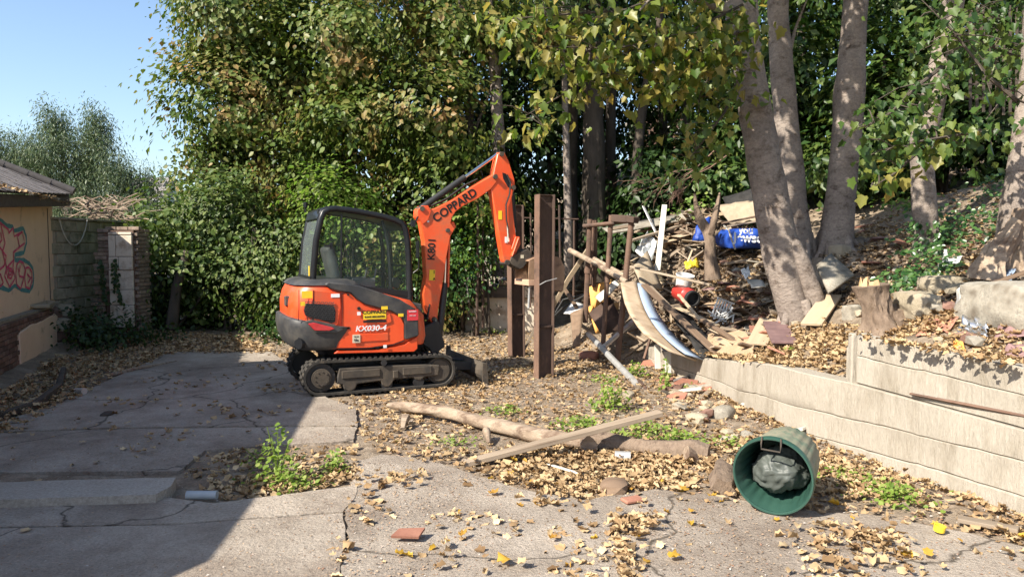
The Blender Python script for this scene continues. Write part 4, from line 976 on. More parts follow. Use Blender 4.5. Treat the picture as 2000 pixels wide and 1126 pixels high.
# boom cylinder (front of the boom)
def ram(pa, pb, pc, r, rr, name, yp, m=None, yoff=0):
    a, c, d = mp(*pa, yp), mp(*pb, yp), mp(*pc, yp)
    b = mb(); b.cyl((a[0], yp, a[1]), (c[0], yp, c[1]), r, 14); o = b.build(name, m or M['black_steel'], ex, smooth_ang=40)
    b = mb(); b.cyl((c[0], yp, c[1]), (d[0], yp, d[1]), rr, 12); b.build('rod', M['chrome'], o, smooth_ang=40)
    return o
ram((856, 670), (869, 552), (872, 452), .050, .026, 'boom_cylinder', BY)
b = mb(); x0_, z0_ = mp(871, 450, BY); x1_, z1_ = mp(868, 560, BY); b.bar((x0_ + .035, BY - .03, z0_), (x1_ + .04, BY - .03, z1_), .07, .02); b.build('cylinder_guard', M['orange_boom'], ex)
b = mb(); pts = mpl([(877, 436), (884, 432), (889, 443), (883, 450)], BY); b.prism(pts, BY - .05, BY + .05); b.build('boom_stop', M['orange_boom'], boom, bevel=.008)
# arm cylinder above the boom
ram((822, 407), (908, 346), (970, 302), .046, .024, 'arm_cylinder', BY)
b = mb()
for k in range(3):
    pts = mpl([(840, 402 + k), (870, 388 + k * 2), (905, 362 + k * 2), (930, 350 + k)], BY); b.tube([(x, BY - .05 + .05 * k, z) for x, z in pts], .012, 6)
b.build('hoses', M['rubber_hose'], boom, kind='stuff', smooth_ang=50)
# dipper arm
st = mpl([(968, 302), (974, 297), (981, 298), (990, 315), (1001, 350), (1003, 368), (999, 374), (996, 386), (999, 420), (1004, 460), (1007, 488), (1000, 506), (990, 516), (982, 514), (979, 505), (968, 440), (954, 362), (958, 350), (962, 330)], BY)
b = mb(); b.prism(st, BY - .075, BY + .075); dip = b.build('dipper_arm', M['orange_boom'], ex, bevel=.010, smooth_ang=30)
b = mb(); slot = mpl([(977, 338), (984, 340), (992, 356), (993, 368), (988, 366), (979, 350)], BY); b.prism(slot, BY - .079, BY - .072); b.build('arm_slot', M['cab_black'], dip)
for (px_, py_, r) in ((975, 302, .035), (998, 367, .035), (986, 512, .04), (1000, 480, .03)):
    x, z = mp(px_, py_, BY); b = mb(); b.cyl((x, BY - .11, z), (x, BY + .11, z), r, 14); b.build('pin', M['muddy_steel'], dip, smooth_ang=40)
x, z = mp(977, 420, BY - .076); b = mb(); b.box((x, BY - .077, z), (.055, .004, .13)); b.build('warning_sticker', M['yellow_sign'], dip)
b = mb(); pts = mpl([(985, 342), (992, 358), (990, 380), (983, 400), (984, 430), (987, 445)], BY); b.tube([(x, BY - .10, z) for x, z in pts], .012, 6); b.build('arm_hose', M['rubber_hose'], dip, smooth_ang=50)
b = mb(); pts = mpl([(986, 440), (988, 472)], BY); b.tube([(x, BY - .09, z) for x, z in pts], [.012, .02], 6); b.build('quick_coupling', M['chrome'], dip)
x, z = mp(989, 468, BY - .08); b = mb(); b.box((x, BY - .082, z), (.05, .004, .09)); b.build('small_sticker', M['white_sign'], dip)
# bucket cylinder along the front of the arm
ram((1000, 376), (1004, 445), (1004, 466), .042, .024, 'bucket_cylinder', BY)
# links
b = mb(); a_, c_ = mp(1004, 464, BY), mp(996, 500, BY)
for yy in (BY - .10, BY + .08): b.bar((a_[0] + .02, yy, a_[1]), (c_[0] - .02, yy, c_[1]), .02, .075, up=(0, 1, 0))
for yy in (BY - .10, BY + .08):
    a2 = mp(1005, 466, BY); b.prism(mpl([(1001, 462), (1009, 462), (1011, 476), (1004, 490), (997, 492), (993, 486)], BY), yy - .012, yy + .012)
b.build('bucket_link', M['orange_boom'], ex, bevel=.006)
hit = mpl([(989, 512), (994, 500), (1010, 492), (1026, 485), (1031, 492), (1032, 500), (1024, 512), (1016, 522), (1010, 525), (998, 519)], BY)
b = mb(); b.prism(hit, BY - .11, BY - .08); b.prism(hit, BY + .08, BY + .11); b.prism([(p[0] * .96 + hit[0][0] * .04, p[1] - .01) for p in hit], BY - .08, BY + .08); ht = b.build('quick_hitch', M['muddy_steel'], ex, bevel=.006)
b = mb(); x, z = mp(1020, 501, BY - .11); b.box((x, BY - .113, z), (.05, .004, .05)); b.build('small_sticker', M['cream_sign'], ht)
# bucket: open mouth down/back, wide
bkp = mpl([(1020, 507), (1040, 500), (1062, 497), (1080, 503), (1088, 520), (1088, 545), (1085, 566)], BY)
inn_ = [(x - .02 * (i > 2), z - .025) for i, (x, z) in enumerate(bkp)]
bw0, bw1 = BY - .24, BY + .24
b = mb(); b.prism(bkp + inn_[::-1], bw0, bw1); bk_ = b.build('bucket', M['worn_bucket'], ex, bevel=.006, smooth_ang=30)
cheek = bkp + mpl([(1074, 566), (1050, 558), (1020, 552), (1018, 535)], BY)
for yy in (bw0 - .012, bw1): 
    b = mb(); b.prism(cheek, yy, yy + .012); b.build('bucket_side', M['worn_bucket'], bk_, bevel=.003)
b = mb(); c0, c1 = mp(1018, 548, BY), mp(1022, 556, BY); b.box((c0[0] + .06, BY, c0[1] - .02), (.12, bw1 - bw0 + .03, .09)); b.build('cutting_edge', M['cutting_steel'], bk_, bevel=.006)
b = mb()
for yy in (bw0 + .1, bw0 + .2): b.prism([(p[0], p[1] + .012) for p in bkp[:5]] + [(p[0], p[1] - .012) for p in bkp[:5]][::-1], yy, yy + .04)
b.build('wear_strip', M['rust_dark'], bk_)
b = mb(); x, z = mp(1026, 556, BY); x2, z2 = mp(1024, 600, BY); b.cyl((x, BY - .15, z), (x2, BY - .15, z2), .018, 8); b.build('dangling_rod', M['steel'], ex)
# ------------------------------------------------------------------ trees with bare trunks on the bank
def trunk_mesh(b, pts, seg=9, n=16, wob_=.10, ridge=.0):
    """pts: (Vector, radius) -> smooth tapered tube with slight lumps"""
    P_, R_ = [], []
    k = len(pts)
    def cr(a, b_, c, d, t):
        return .5 * ((2 * b_) + (c - a) * t + (2 * a - 5 * b_ + 4 * c - d) * t * t + (3 * b_ - a - 3 * c + d) * t ** 3)
    for i in range(k - 1):
        p = [pts[max(i - 1, 0)], pts[i], pts[i + 1], pts[min(i + 2, k - 1)]]
        for j in range(seg):
            t = j / seg; P_.append(cr(p[0][0], p[1][0], p[2][0], p[3][0], t)); R_.append(cr(p[0][1], p[1][1], p[2][1], p[3][1], t))
    P_.append(pts[-1][0]); R_.append(pts[-1][1])
    R_ = [r * (1 + .04 * mnoise.noise(Vector((q.z * 1.9, q.x, 3)))) for r, q in zip(R_, P_)]
    b.tube(P_, R_, n, True, None, wob_, 1.0, ridge)
def px_trunk(rows, Y0, dY=0.0):
    out = []
    for i, (px, py, w) in enumerate(rows):
        Yd = Y0 + dY * i; p = P(px, py, Yd); out.append((p, w / FPX * Yd / 2))
    return out
def limb_tree(name, loc, label, group, rows, Y0, dY, crowns, per, size, m, shape='maple', extra=(), bark='bark', limb_ends=(), cat='tree', **kw):
    t = thing(name, loc, label, cat, group)
    b = MB(); tp = px_trunk(rows, Y0, dY); trunk_mesh(b, tp); b.build('trunk', M[bark], t, smooth_ang=60)
    if loc is not None and bark == 'bark':
        bx, by, w0 = rows[1]; r0 = w0 / FPX * Y0 / 2; bp_ = P(bx, by, Y0)
        for k in range(5):
            a = random.uniform(-.3, .3) + k * 2 * PI / 5; dv = Vector((math.cos(a), math.sin(a), 0)); q1 = bp_ + dv * r0 * .55 + Vector((0, 0, .28)); q2 = bp_ + dv * r0 * 1.05; q2.z = float(H(q2.x, q2.y)) + .04; q3 = bp_ + dv * r0 * 1.8; q3.z = float(H(q3.x, q3.y)) - .06
            b = MB(); b.tube([q1, q2, q3], [r0 * .34, r0 * .22, r0 * .08], 9, True, None, .3); b.build('root', M[bark], t, smooth_ang=60)
    for e in extra:
        b = MB(); trunk_mesh(b, px_trunk(e, Y0 - .05, 0)); b.build('stem', M[bark], t, smooth_ang=60)
    if limb_ends:
        for (s, e, r) in limb_ends:
            b = MB(); limbs(b, s, [e], r, n=8); b.build('limb', M[bark], t, smooth_ang=60)
    if crowns: crown(t, crowns, per, size, shape, M[m], **kw)
    return t
GB = 'sycamores standing on the rubbish-strewn bank'
b1 = T(1568, 622)
Y1 = b1.y
t1 = limb_tree('sycamore_tree', b1, 'biggest leaning sycamore with a double base, nearest trunk behind the wall', GB,
    [(1566, 665, 100), (1558, 628, 66), (1541, 575, 60), (1528, 520, 68), (1518, 460, 70), (1504, 380, 69), (1487, 290, 64), (1472, 200, 61), (1460, 110, 60), (1449, 20, 60), (1440, -80, 54), (1420, -300, 46), (1400, -560, 22)], Y1, 0.02,
    [(1.7, 8.2, 6.2, 1.9, 1.7, 1.0, 34), (3.2, 8.6, 7.6, 2.2, 2.4, 1.7, 50), (.2, 7.6, 7.6, 2.2, 2.0, 1.4, 40)], 14, .17, 'lf_maple', extra=[[(1610, 645, 60), (1598, 610, 42), (1585, 570, 40), (1569, 525, 38), (1551, 485, 34), (1538, 450, 20)]],
    limb_ends=[(P(1450, 30, Y1), P(1150, -60, 8.6), .09), (P(1445, -60, Y1), P(1250, 20, 8.4), .07), (P(1440, -80, Y1), P(1300, -500, 7.6), .10), (P(1425, -250, Y1), P(1750, -600, 8.6), .10)], cl=(.30, .30, .16), droop=.9)
# branch sprays that hang into the picture: separate parts of the same tree
def spray(parent, pts, nleaf, size, m, shape='maple', r0=.022, sx=.20, name='leafy_branch', sag=.25, outz=.2):
    """a branch through given points, leaves hanging from it"""
    b = MB(); pts = [Vector(p) for p in pts]
    b.tube(pts, [r0 * (1 - .8 * i / (len(pts) - 1)) for i in range(len(pts))], 6)
    seg = [(pts[i], pts[i + 1]) for i in range(len(pts) - 1)]
    ws = np.array([(q - p).length for p, q in seg]); ws = ws / ws.sum()
    k = RNG.choice(len(seg), nleaf, p=ws); t = RNG.random(nleaf)
    A = np.array([list(s[0]) for s in seg])[k]; B_ = np.array([list(s[1]) for s in seg])[k]
    pos = A + (B_ - A) * t[:, None] + RNG.normal(size=(nleaf, 3)) * np.array([sx, sx, sx * .55]) + np.array([0, 0, -sag * .3])
    axis = rdir(nleaf) * .6 + np.array([0, 0, -.9]); nrm = rdir(nleaf) * .75 + np.array([-.35, -.40, .55])
    sz = size * RNG.uniform(.6, 1.25, nleaf)
    for j in range(min(18, nleaf // 8)):
        q = Vector(pos[j * 5]); s = seg[k[j * 5]][0] * (1 - t[j * 5]) + seg[k[j * 5]][1] * t[j * 5]; b.tube([s, (s + q) / 2 + Vector((0, 0, .04)), q], [.008, .006, .004], 4)
    o = b.build(name, M['bark_dark'], parent)
    leaves_obj('leaves', pos, nrm, axis, sz, shape, m, o, fold=.6, curl=.45)
    return o
def PP(*a): return [P(*q) for q in a]
mp_ = M['lf_maple']
spray(t1, PP((1450, 10, 9.4), (1330, 70, 9.0), (1200, 95, 8.7), (1050, 90, 8.5)), 300, .125, mp_, sx=.26)
spray(t1, PP((1350, -30, 9.0), (1220, 20, 8.8), (1080, 30, 8.6), (960, 40, 8.6)), 290, .12, mp_, sx=.25)
spray(t1, PP((1300, 60, 9.0), (1200, 120, 8.9), (1090, 190, 8.9), (1010, 235, 9.0)), 270, .115, mp_, sx=.24)
spray(t1, PP((1445, 60, 9.3), (1380, 110, 9.1), (1320, 150, 9.0), (1250, 175, 8.9)), 270, .118, mp_, sx=.22)
spray(t1, PP((1440, 160, 9.8), (1415, 220, 9.8), (1370, 280, 9.9), (1330, 330, 10.0)), 110, .12, mp_, sx=.22)
spray(t1, PP((1440, 30, 9.6), (1400, 90, 9.7), (1385, 150, 9.8), (1365, 190, 9.9)), 210, .11, mp_, sx=.24)
b2 = T(1562, 482)
t2 = limb_tree('sycamore_tree', b2, 'slim straight sycamore just behind the biggest leaning one', GB,
    [(1575, 560, 46), (1566, 490, 44), (1558, 420, 43), (1548, 350, 46), (1540, 280, 45), (1532, 200, 44), (1526, 120, 43), (1520, 40, 39), (1518, -60, 40), (1505, -300, 30), (1500, -500, 15)], b2.y - .35, 0,
    [(2.6, 10.2, 7.4, 2.4, 2.0, 1.6, 50)], 15, .17, 'lf_maple', limb_ends=[(P(1538, 125, b2.y - .35), P(1580, -10, b2.y - .5), .045), (P(1520, -60, b2.y - .35), P(1350, -250, b2.y - 1), .07)], droop=.9)
b3 = T(1636, 484)
t3 = limb_tree('sycamore_tree', b3, 'stout upright sycamore in dappled light right of the slim one', GB,
    [(1630, 530, 82), (1631, 490, 68), (1638, 420, 58), (1645, 350, 54), (1651, 290, 54), (1656, 230, 56), (1660, 170, 56), (1665, 100, 50), (1670, 30, 45), (1676, -60, 42), (1685, -300, 36), (1690, -520, 16)], b3.y, 0,
    [(4.6, 9.2, 7.6, 2.6, 2.2, 1.6, 60)], 15, .17, 'lf_maple', limb_ends=[(P(1675, -60, b3.y), P(1560, -260, b3.y - 1.5), .07), (P(1676, -100, b3.y), P(1850, -300, b3.y - 1), .07)], droop=.9)
b4 = T(1814, 490)
t4 = limb_tree('sycamore_tree', b4, 'leaning sycamore with ivy round its foot near the boulders', GB,
    [(1818, 530, 66), (1813, 495, 51), (1808, 430, 45), (1804, 370, 43), (1801, 310, 43), (1804, 260, 46), (1818, 210, 47), (1833, 150, 44), (1845, 90, 41), (1857, 30, 38), (1868, -60, 42), (1885, -300, 30), (1890, -500, 15)], b4.y, 0,
    [(6.0, 8.2, 7.0, 2.4, 2.2, 1.5, 56)], 15, .17, 'lf_maple', limb_ends=[(P(1868, -60, b4.y), P(1780, -300, b4.y - 1.5), .06)], droop=.9)
spray(t4, PP((1950, 255, 7.2), (1880, 262, 7.0), (1800, 275, 6.9), (1730, 295, 6.8)), 150, .09, M['lf_wood'], sx=.18, sag=.1)
spray(t4, PP((1840, 130, 7.6), (1790, 170, 7.3), (1740, 220, 7.1), (1690, 250, 7.0)), 144, .092, M['lf_wood'], sx=.20)
spray(t4, PP((1850, 245, 7.2), (1790, 300, 7.0), (1745, 340, 6.9), (1705, 365, 6.8)), 70, .105, mp_, sx=.11, sag=.1)
spray(t4, PP((1990, 200, 7.4), (1930, 150, 7.4), (1860, 60, 7.4), (1800, 0, 7.4)), 160, .092, M['lf_wood'], sx=.24)
b5 = T(1972, 520)
t5 = limb_tree('sycamore_tree', Vector((b5.x, b5.y, b5.z)), 'pale trunk cut by the right edge above the gnarled split stump', GB,
    [(1990, 480, 80), (1985, 430, 62), (1990, 370, 52), (1999, 300, 48), (2010, 220, 46), (2020, 100, 44), (2030, -60, 40), (2040, -400, 20)], b5.y + .25, 0,
    [(8.0, 9.0, 6.6, 1.8, 2.0, 1.4, 50)], 14, .17, 'lf_maple', droop=.9)
# crown canopy filler over the bank (belongs to the tree at the back)
# ------------------------------------------------------------------ woodland behind
def wood_tree(x, y, h, label, group, lobes, m, per=14, size=.13, shape='oval', tr=.13, lean=0, name='sycamore_tree', nl=4, bark='bark_dark', **kw):
    z0 = float(H(x, y)); t = thing(name, (x, y, z0), label, 'tree', group)
    b = MB(); pts = [(Vector((x + lean * k / 5 * h * .15 + random.uniform(-.08, .08), y + random.uniform(-.08, .08), z0 - .1 + h * k / 5)), tr * (1 - .16 * k)) for k in range(6)]
    trunk_mesh(b, pts, 4, 10, .15); b.build('trunk', M[bark], t, smooth_ang=60)
    for k in range(nl):
        L = lobes[k % len(lobes)]; s = pts[2 + k % 3][0]
        e = Vector((L[0] + random.uniform(-.7, .7) * L[3], L[1] + random.uniform(-.7, .3) * L[4], L[2] + random.uniform(-.2, .7) * L[5]))
        b = MB(); limbs(b, s, [e], tr * .42, n=6); b.build('limb', M[bark], t, smooth_ang=60)
    crown(t, lobes, per, size, shape, M[m], **kw)
    return t
GH = 'trees forming the tall green edge behind the excavator'
wood_tree(-6.0, 17.4, 6.5, 'leftmost broad sycamore with browning leaves against the sky', GH, [(-6.3, 17.2, 4.9, 1.5, 1.4, 1.7, 430), (-6.0, 17.0, 7.3, 1.6, 1.3, 1.7, 520), (-6.1, 17.6, 6.2, 1.2, .8, 2.2, 260), (-4.6, 16.6, 3.6, 1.3, 1.2, 1.4, 180), (-4.6, 16.8, 5.8, 1.3, 1.2, 1.6, 220), (-6.9, 17.3, 3.9, .7, .9, .9, 70)], 'lf_hedge', size=.122)
wood_tree(-3.6, 17.0, 7, 'sycamore with rusty brown leaf clusters above the excavator cab', GH, [(-3.6, 16.3, 6.4, 1.5, 1.3, 1.7, 300), (-3.2, 15.9, 4.4, 1.4, 1.1, 1.3, 240), (-3.9, 16.4, 3.0, 1.3, 1.0, 1.0, 140)], 'lf_hedge', size=.128)
wood_tree(-1.4, 16.6, 7, 'sycamore with yellow and brown leaves above the orange boom', GH, [(-1.5, 16.0, 6.6, 1.5, 1.2, 1.5, 280), (-1.7, 15.6, 4.6, 1.3, 1.0, 1.2, 220), (-1.2, 15.6, 3.1, 1.1, .9, .9, 120), (.2, 16.4, 6.7, 1.1, 1.1, 1.2, 130)], 'lf_hedge', size=.128)
# bushes at the foot
GU = 'leafy bushes at the back of the yard'
def bush(x, y, label, lobes, m, size=.10, per=14, nm='bush', shape='oval', stems=5, z0=None, **kw):
    z0 = float(H(x, y)) if z0 is None else z0; t = thing(nm, (x, y, z0), label, 'bush', GU)
    for k in range(stems):
        L = lobes[k % len(lobes)]; b = MB(); e = Vector((L[0] + random.uniform(-.6, .6) * L[3], L[1] + random.uniform(-.6, .6) * L[4], L[2] + random.uniform(-.3, .5) * L[5]))
        s = Vector((x + random.uniform(-.25, .25), y + random.uniform(-.15, .15), z0 - .05)); b.tube([s, (s + e) / 2 + Vector((random.uniform(-.2, .2), 0, .1)), e], [.035, .022, .008], 6); b.build('stem', M['bark_dark'], t, smooth_ang=60)
    crown(t, lobes, per, size, shape, M[m], name='foliage', **kw); return t
bush(-7.3, 15.8, 'dark bush with yellowing leaf tips right behind the brick pillar', [(-7.4, 15.9, 2.3, .75, .7, .8, 110), (-6.8, 15.8, 1.2, .8, .6, .9, 90)], 'lf_green', size=.11)
bush(-5.9, 15.9, 'tall glossy green bush left of the excavator', [(-6.0, 15.8, 2.6, 1.0, .7, .9, 170), (-5.6, 15.7, 1.4, 1.2, .6, .9, 130)], 'lf_green', size=.11)
bush(-4.4, 15.6, 'bright green bush directly behind the excavator tail', [(-4.4, 15.4, 1.9, 1.1, .7, 1.2, 220), (-4.1, 15.3, .9, 1.0, .6, .7, 100)], 'lf_green', size=.095)
bush(-2.6, 15.4, 'pale green bush seen through the cab windows', [(-2.7, 15.2, 1.9, 1.2, .6, 1.1, 220), (-2.4, 15.0, .8, 1.1, .5, .7, 100)], 'lf_hedge', size=.10)
bush(-3.4, 15.0, 'feathery light green sapling above the cab roof', [(-3.5, 14.9, 2.7, .8, .4, .6, 90)], 'lf_bright', size=.10)
bush(-1.2, 15.6, 'ivy-clad bush behind the lower boom', [(-1.2, 15.3, 1.6, .65, .45, 1.3, 170), (-.7, 15.5, 2.2, .5, .4, .7, 70)], 'lf_ivy', size=.085)
bush(-.6, 15.2, 'pale creeper hanging on the iron fence beside the boom', [(-.85, 15.3, 2.2, .42, .25, .55, 60), (-.75, 15.3, 1.65, .30, .2, .3, 26)], 'lf_bright', size=.095)
bush(-4.2, 14.6, 'low dark ivy mound at the foot of the hedge', [(-4.5, 14.7, .25, .8, .35, .25, 60)], 'lf_ivy', size=.08)
bush(-3.6, 14.4, 'small dry straw-coloured bush touching the excavator tail', [(-3.75, 14.2, .45, .35, .25, .45, 40)], 'lf_hedge', size=.06)
bush(-8.0, 13.6, 'dark ivy tangle spilling from the low wall below the pillar', [(-7.7, 13.7, .35, .7, .5, .42, 90), (-7.2, 14.2, .3, .7, .4, .35, 60)], 'lf_dark', size=.075)
# broken grey post in the hedge
b = MB(); b.tube([P(335, 640, 15.3), P(345, 560, 15.3), P(365, 490, 15.25)], [.12, .10, .07], 9, True, None, .3); tagged(b, 'broken_tree_stem', M['bark_dark'], 'snapped grey tree stem leaning in the dark hedge left of the excavator', 'tree stem', smooth_ang=50)
# woods further back: a closed dark mass with single trees in front
GW = 'tall trees of the wood behind'
def bare(px0, py0, px1, py1, w, Y, label, lobes=None, m='lf_dark', bend=0, **kw):
    base = P(px0, py0, Y); t = thing('woodland_tree', (base.x, base.y, base.z), label, 'tree', GW)
    rows = [(px0 + (px1 - px0) * k / 5 + bend * math.sin(PI * k / 5), py0 + (py1 - py0) * k / 5, w * (1.1 - .07 * k)) for k in range(6)]
    dx = (px1 - px0) / 5; dy = (py1 - py0) / 5
    rows += [(px1 + dx, py1 + dy * 1.5, w * .6), (px1 + 2 * dx, py1 + dy * 3.5, w * .35)]
    rows = [(px0, py0 + 120, w * 1.3)] + rows
    b = MB(); trunk_mesh(b, px_trunk(rows, Y), 4, 10, .15); b.build('trunk', M[kw.pop('bark', 'bark_dark')], t, smooth_ang=60)  # sunlit trunks pass a paler bark; the dark default paints shade
    if lobes: crown(t, lobes, kw.pop('per', 12), kw.pop('size', .15), kw.pop('shape', 'tri'), M[m], **kw)
    return t
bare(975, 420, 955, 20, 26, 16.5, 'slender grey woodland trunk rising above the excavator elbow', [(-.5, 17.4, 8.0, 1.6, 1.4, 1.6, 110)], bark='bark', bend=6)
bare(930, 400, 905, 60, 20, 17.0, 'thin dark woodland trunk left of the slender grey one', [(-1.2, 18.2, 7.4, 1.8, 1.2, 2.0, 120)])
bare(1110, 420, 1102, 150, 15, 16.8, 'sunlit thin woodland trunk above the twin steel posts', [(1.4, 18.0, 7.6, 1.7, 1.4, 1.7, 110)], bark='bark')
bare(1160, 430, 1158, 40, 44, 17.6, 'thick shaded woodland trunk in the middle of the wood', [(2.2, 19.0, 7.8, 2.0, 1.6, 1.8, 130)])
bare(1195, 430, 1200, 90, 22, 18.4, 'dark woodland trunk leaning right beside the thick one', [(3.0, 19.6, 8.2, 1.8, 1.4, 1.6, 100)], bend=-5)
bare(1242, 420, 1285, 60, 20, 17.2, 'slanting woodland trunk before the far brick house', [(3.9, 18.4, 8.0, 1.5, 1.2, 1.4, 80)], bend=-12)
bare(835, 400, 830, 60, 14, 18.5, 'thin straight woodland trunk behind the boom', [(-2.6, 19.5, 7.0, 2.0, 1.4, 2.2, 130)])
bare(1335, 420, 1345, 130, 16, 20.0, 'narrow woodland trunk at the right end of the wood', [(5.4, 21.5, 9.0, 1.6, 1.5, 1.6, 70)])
def mass(name, label, cat, lobes, m, per, size, shape='tri', **kw):
    p, n, a, s = lobe_leaves(lobes, per, size, **kw); return tag(leaves_obj(name, p, n, a, s, shape, M[m]), label=label, cat=cat)
def wl(name, x, y, h, r, label, n, m='lf_dark', zc=.55, size=.16):
    z0 = float(H(x, y)); t = thing(name, (x, y, z0), label, 'tree', GW)
    b = MB(); trunk_mesh(b, [(Vector((x, y, z0 - .2)), .16), (Vector((x + .1, y, z0 + h * .3)), .13), (Vector((x, y + .1, z0 + h * .6)), .09), (Vector((x + .1, y, z0 + h * .9)), .04)], 4, 9, .15); b.build('trunk', M['bark_dark'], t, smooth_ang=60)
    crown(t, [(x, y, z0 + h * zc, r, r * .9, h * .45, int(n * 1.5)), (x + r * .5, y - .3, z0 + h * .85, r * .9, r * .8, h * .3, n // 2), (x - r * .5, y - .2, z0 + h * .22, r * .9, r * .7, h * .24, n // 2)], 14, size * 1.25, 'tri', M[m]); return t
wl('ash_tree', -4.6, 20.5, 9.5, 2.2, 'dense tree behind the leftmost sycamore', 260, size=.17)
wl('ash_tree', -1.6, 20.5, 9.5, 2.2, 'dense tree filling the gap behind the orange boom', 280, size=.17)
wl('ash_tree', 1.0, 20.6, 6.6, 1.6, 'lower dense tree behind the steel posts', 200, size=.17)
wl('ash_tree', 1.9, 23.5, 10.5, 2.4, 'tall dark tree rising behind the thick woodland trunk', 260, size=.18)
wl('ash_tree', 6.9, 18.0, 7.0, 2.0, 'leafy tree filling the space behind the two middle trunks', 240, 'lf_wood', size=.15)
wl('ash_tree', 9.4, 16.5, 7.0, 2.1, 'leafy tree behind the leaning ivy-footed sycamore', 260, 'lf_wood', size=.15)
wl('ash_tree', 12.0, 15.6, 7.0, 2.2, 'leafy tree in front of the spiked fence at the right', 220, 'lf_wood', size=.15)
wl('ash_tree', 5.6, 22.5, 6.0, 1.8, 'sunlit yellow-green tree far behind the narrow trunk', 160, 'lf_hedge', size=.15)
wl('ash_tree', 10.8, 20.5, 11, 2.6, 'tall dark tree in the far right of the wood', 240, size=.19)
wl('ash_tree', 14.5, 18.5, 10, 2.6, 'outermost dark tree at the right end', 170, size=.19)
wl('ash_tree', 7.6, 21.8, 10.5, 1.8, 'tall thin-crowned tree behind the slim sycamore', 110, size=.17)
wl('ash_tree', -7.4, 22.5, 3.4, 1.4, 'short dark tree under the leftmost sycamore', 90, size=.15)
# undergrowth on the slope: leafy ground cover
def patch(name, label, cat, poly_px, n, size, m, hgt=.25, shape='oval', seed_clusters=None, group=None, spreadz=.5):
    """leaf cover rooted on the terrain inside an image polygon projected onto the land"""
    xs = [p[0] for p in poly_px]; ys = [p[1] for p in poly_px]; pts = []
    def inside(x, y):
        c = False; j = len(poly_px) - 1
        for i in range(len(poly_px)):
            if (ys[i] > y) != (ys[j] > y) and x < (xs[j] - xs[i]) * (y - ys[i]) / (ys[j] - ys[i]) + xs[i]: c = not c
            j = i
        return c
    tries = 0
    while len(pts) < n and tries < n * 12:
        tries += 1; x = random.uniform(min(xs), max(xs)); y = random.uniform(min(ys), max(ys))
        if inside(x, y): pts.append(T(x, y))
    k = 16
    base = np.array([list(p) for p in pts]); m_ = len(base)
    pos = np.repeat(base, k, 0) + RNG.normal(size=(m_ * k, 3)) * np.array([.16, .16, .04]); hh = RNG.random(m_ * k) ** .7
    pos[:, 2] += hh * hgt * np.repeat(RNG.uniform(.4, 1.2, m_), k)
    nr = rdir(m_ * k) * .5 + np.array([-.25, -.3, .8]); ax = rdir(m_ * k) + np.array([0, 0, -.1])
    o = leaves_obj(name, pos, nr, ax, size * RNG.uniform(.6, 1.3, m_ * k), shape, M[m]); return tag(o, label=label, cat=cat, group=group)
patch('undergrowth', 'bright green nettles and brambles covering the slope above the rubbish heap', 'undergrowth', [(1105, 400), (1180, 365), (1300, 345), (1400, 320), (1500, 330), (1500, 380), (1400, 400), (1330, 430), (1200, 440), (1120, 440)], 420, .085, 'lf_bright', .42)
patch('undergrowth', 'shaded greenery under the trees between the trunks', 'undergrowth', [(1500, 330), (1620, 300), (1620, 390), (1560, 390), (1500, 380)], 110, .08, 'lf_green', .4)
patch('undergrowth', 'dark ivy ground cover on the slope at the right', 'undergrowth', [(1880, 380), (2000, 340), (2000, 480), (1930, 500), (1880, 450)], 34, .065, 'lf_ivy', .2)
patch('undergrowth', 'green plants behind the stout upright sycamore', 'undergrowth', [(1670, 330), (1800, 320), (1790, 420), (1700, 400)], 70, .08, 'lf_bright', .2)
patch('ivy', 'ivy climbing the foot of the leaning sycamore', 'ivy', [(1775, 430), (1850, 420), (1880, 470), (1860, 560), (1790, 560), (1775, 500)], 42, .075, 'lf_ivy', .3)
patch('ivy', 'ivy trailing over the ground beside the broken stump', 'ivy', [(1740, 540), (1830, 545), (1850, 560), (1780, 575), (1740, 570)], 34, .07, 'lf_ivy', .12)
patch('undergrowth', 'dark brambles at the foot of the wood behind the steel posts', 'undergrowth', [(860, 560), (1100, 480), (1100, 600), (1040, 610), (900, 640)], 130, .08, 'lf_ivy', .45)
# ivy on trunk foot and on pillar
def ivy_on(parent_pts, n, r, size, label, m='lf_ivy', name='ivy'):
    pos = []; nr = []
    for i in range(n):
        a, c = random.choice(parent_pts); t = random.random(); p = a + (c - a) * t; ang = random.uniform(-PI * .95, .25); d = Vector((math.cos(ang), math.sin(ang), 0))
        q = p + d * (r + random.uniform(0, .07)); pos.append(list(q)); nr.append([d.x, d.y, .4])
    pos = np.array(pos); nr = np.array(nr) + rdir(n) * .35; return tag(leaves_obj(name, pos, nr, rdir(n) * .6 + np.array([0, 0, -.8]), size * RNG.uniform(.6, 1.2, n), 'oval', M[m]), label=label, cat='ivy')
ivy_on([(P(1812, 430, b4.y), P(1818, 530, b4.y))], 200, .20, .08, 'ivy leaves clinging round the base of the leaning sycamore')
for (x0, y0, x1, y1, w) in ((196, 505, 205, 590, 'left'), (222, 505, 236, 590, 'right')):
    p0, p1 = P(x0, y0, 14.42), P(x1, y1, 14.42); n = 46; k = np.linspace(0, 1, n)[:, None]
    pos = np.array(list(p0)) * (1 - k) + np.array(list(p1)) * k + RNG.normal(size=(n, 3)) * np.array([.03, .01, .02])
    tag(leaves_obj('ivy_strand', pos, rdir(n) * .3 + np.array([.2, -1, .3]), rdir(n) * .5 + np.array([0, 0, -.7]), np.full(n, .085), 'oval', M['lf_dark']), label='%s of the two thin ivy strands hanging down the pillar face' % w, cat='ivy')
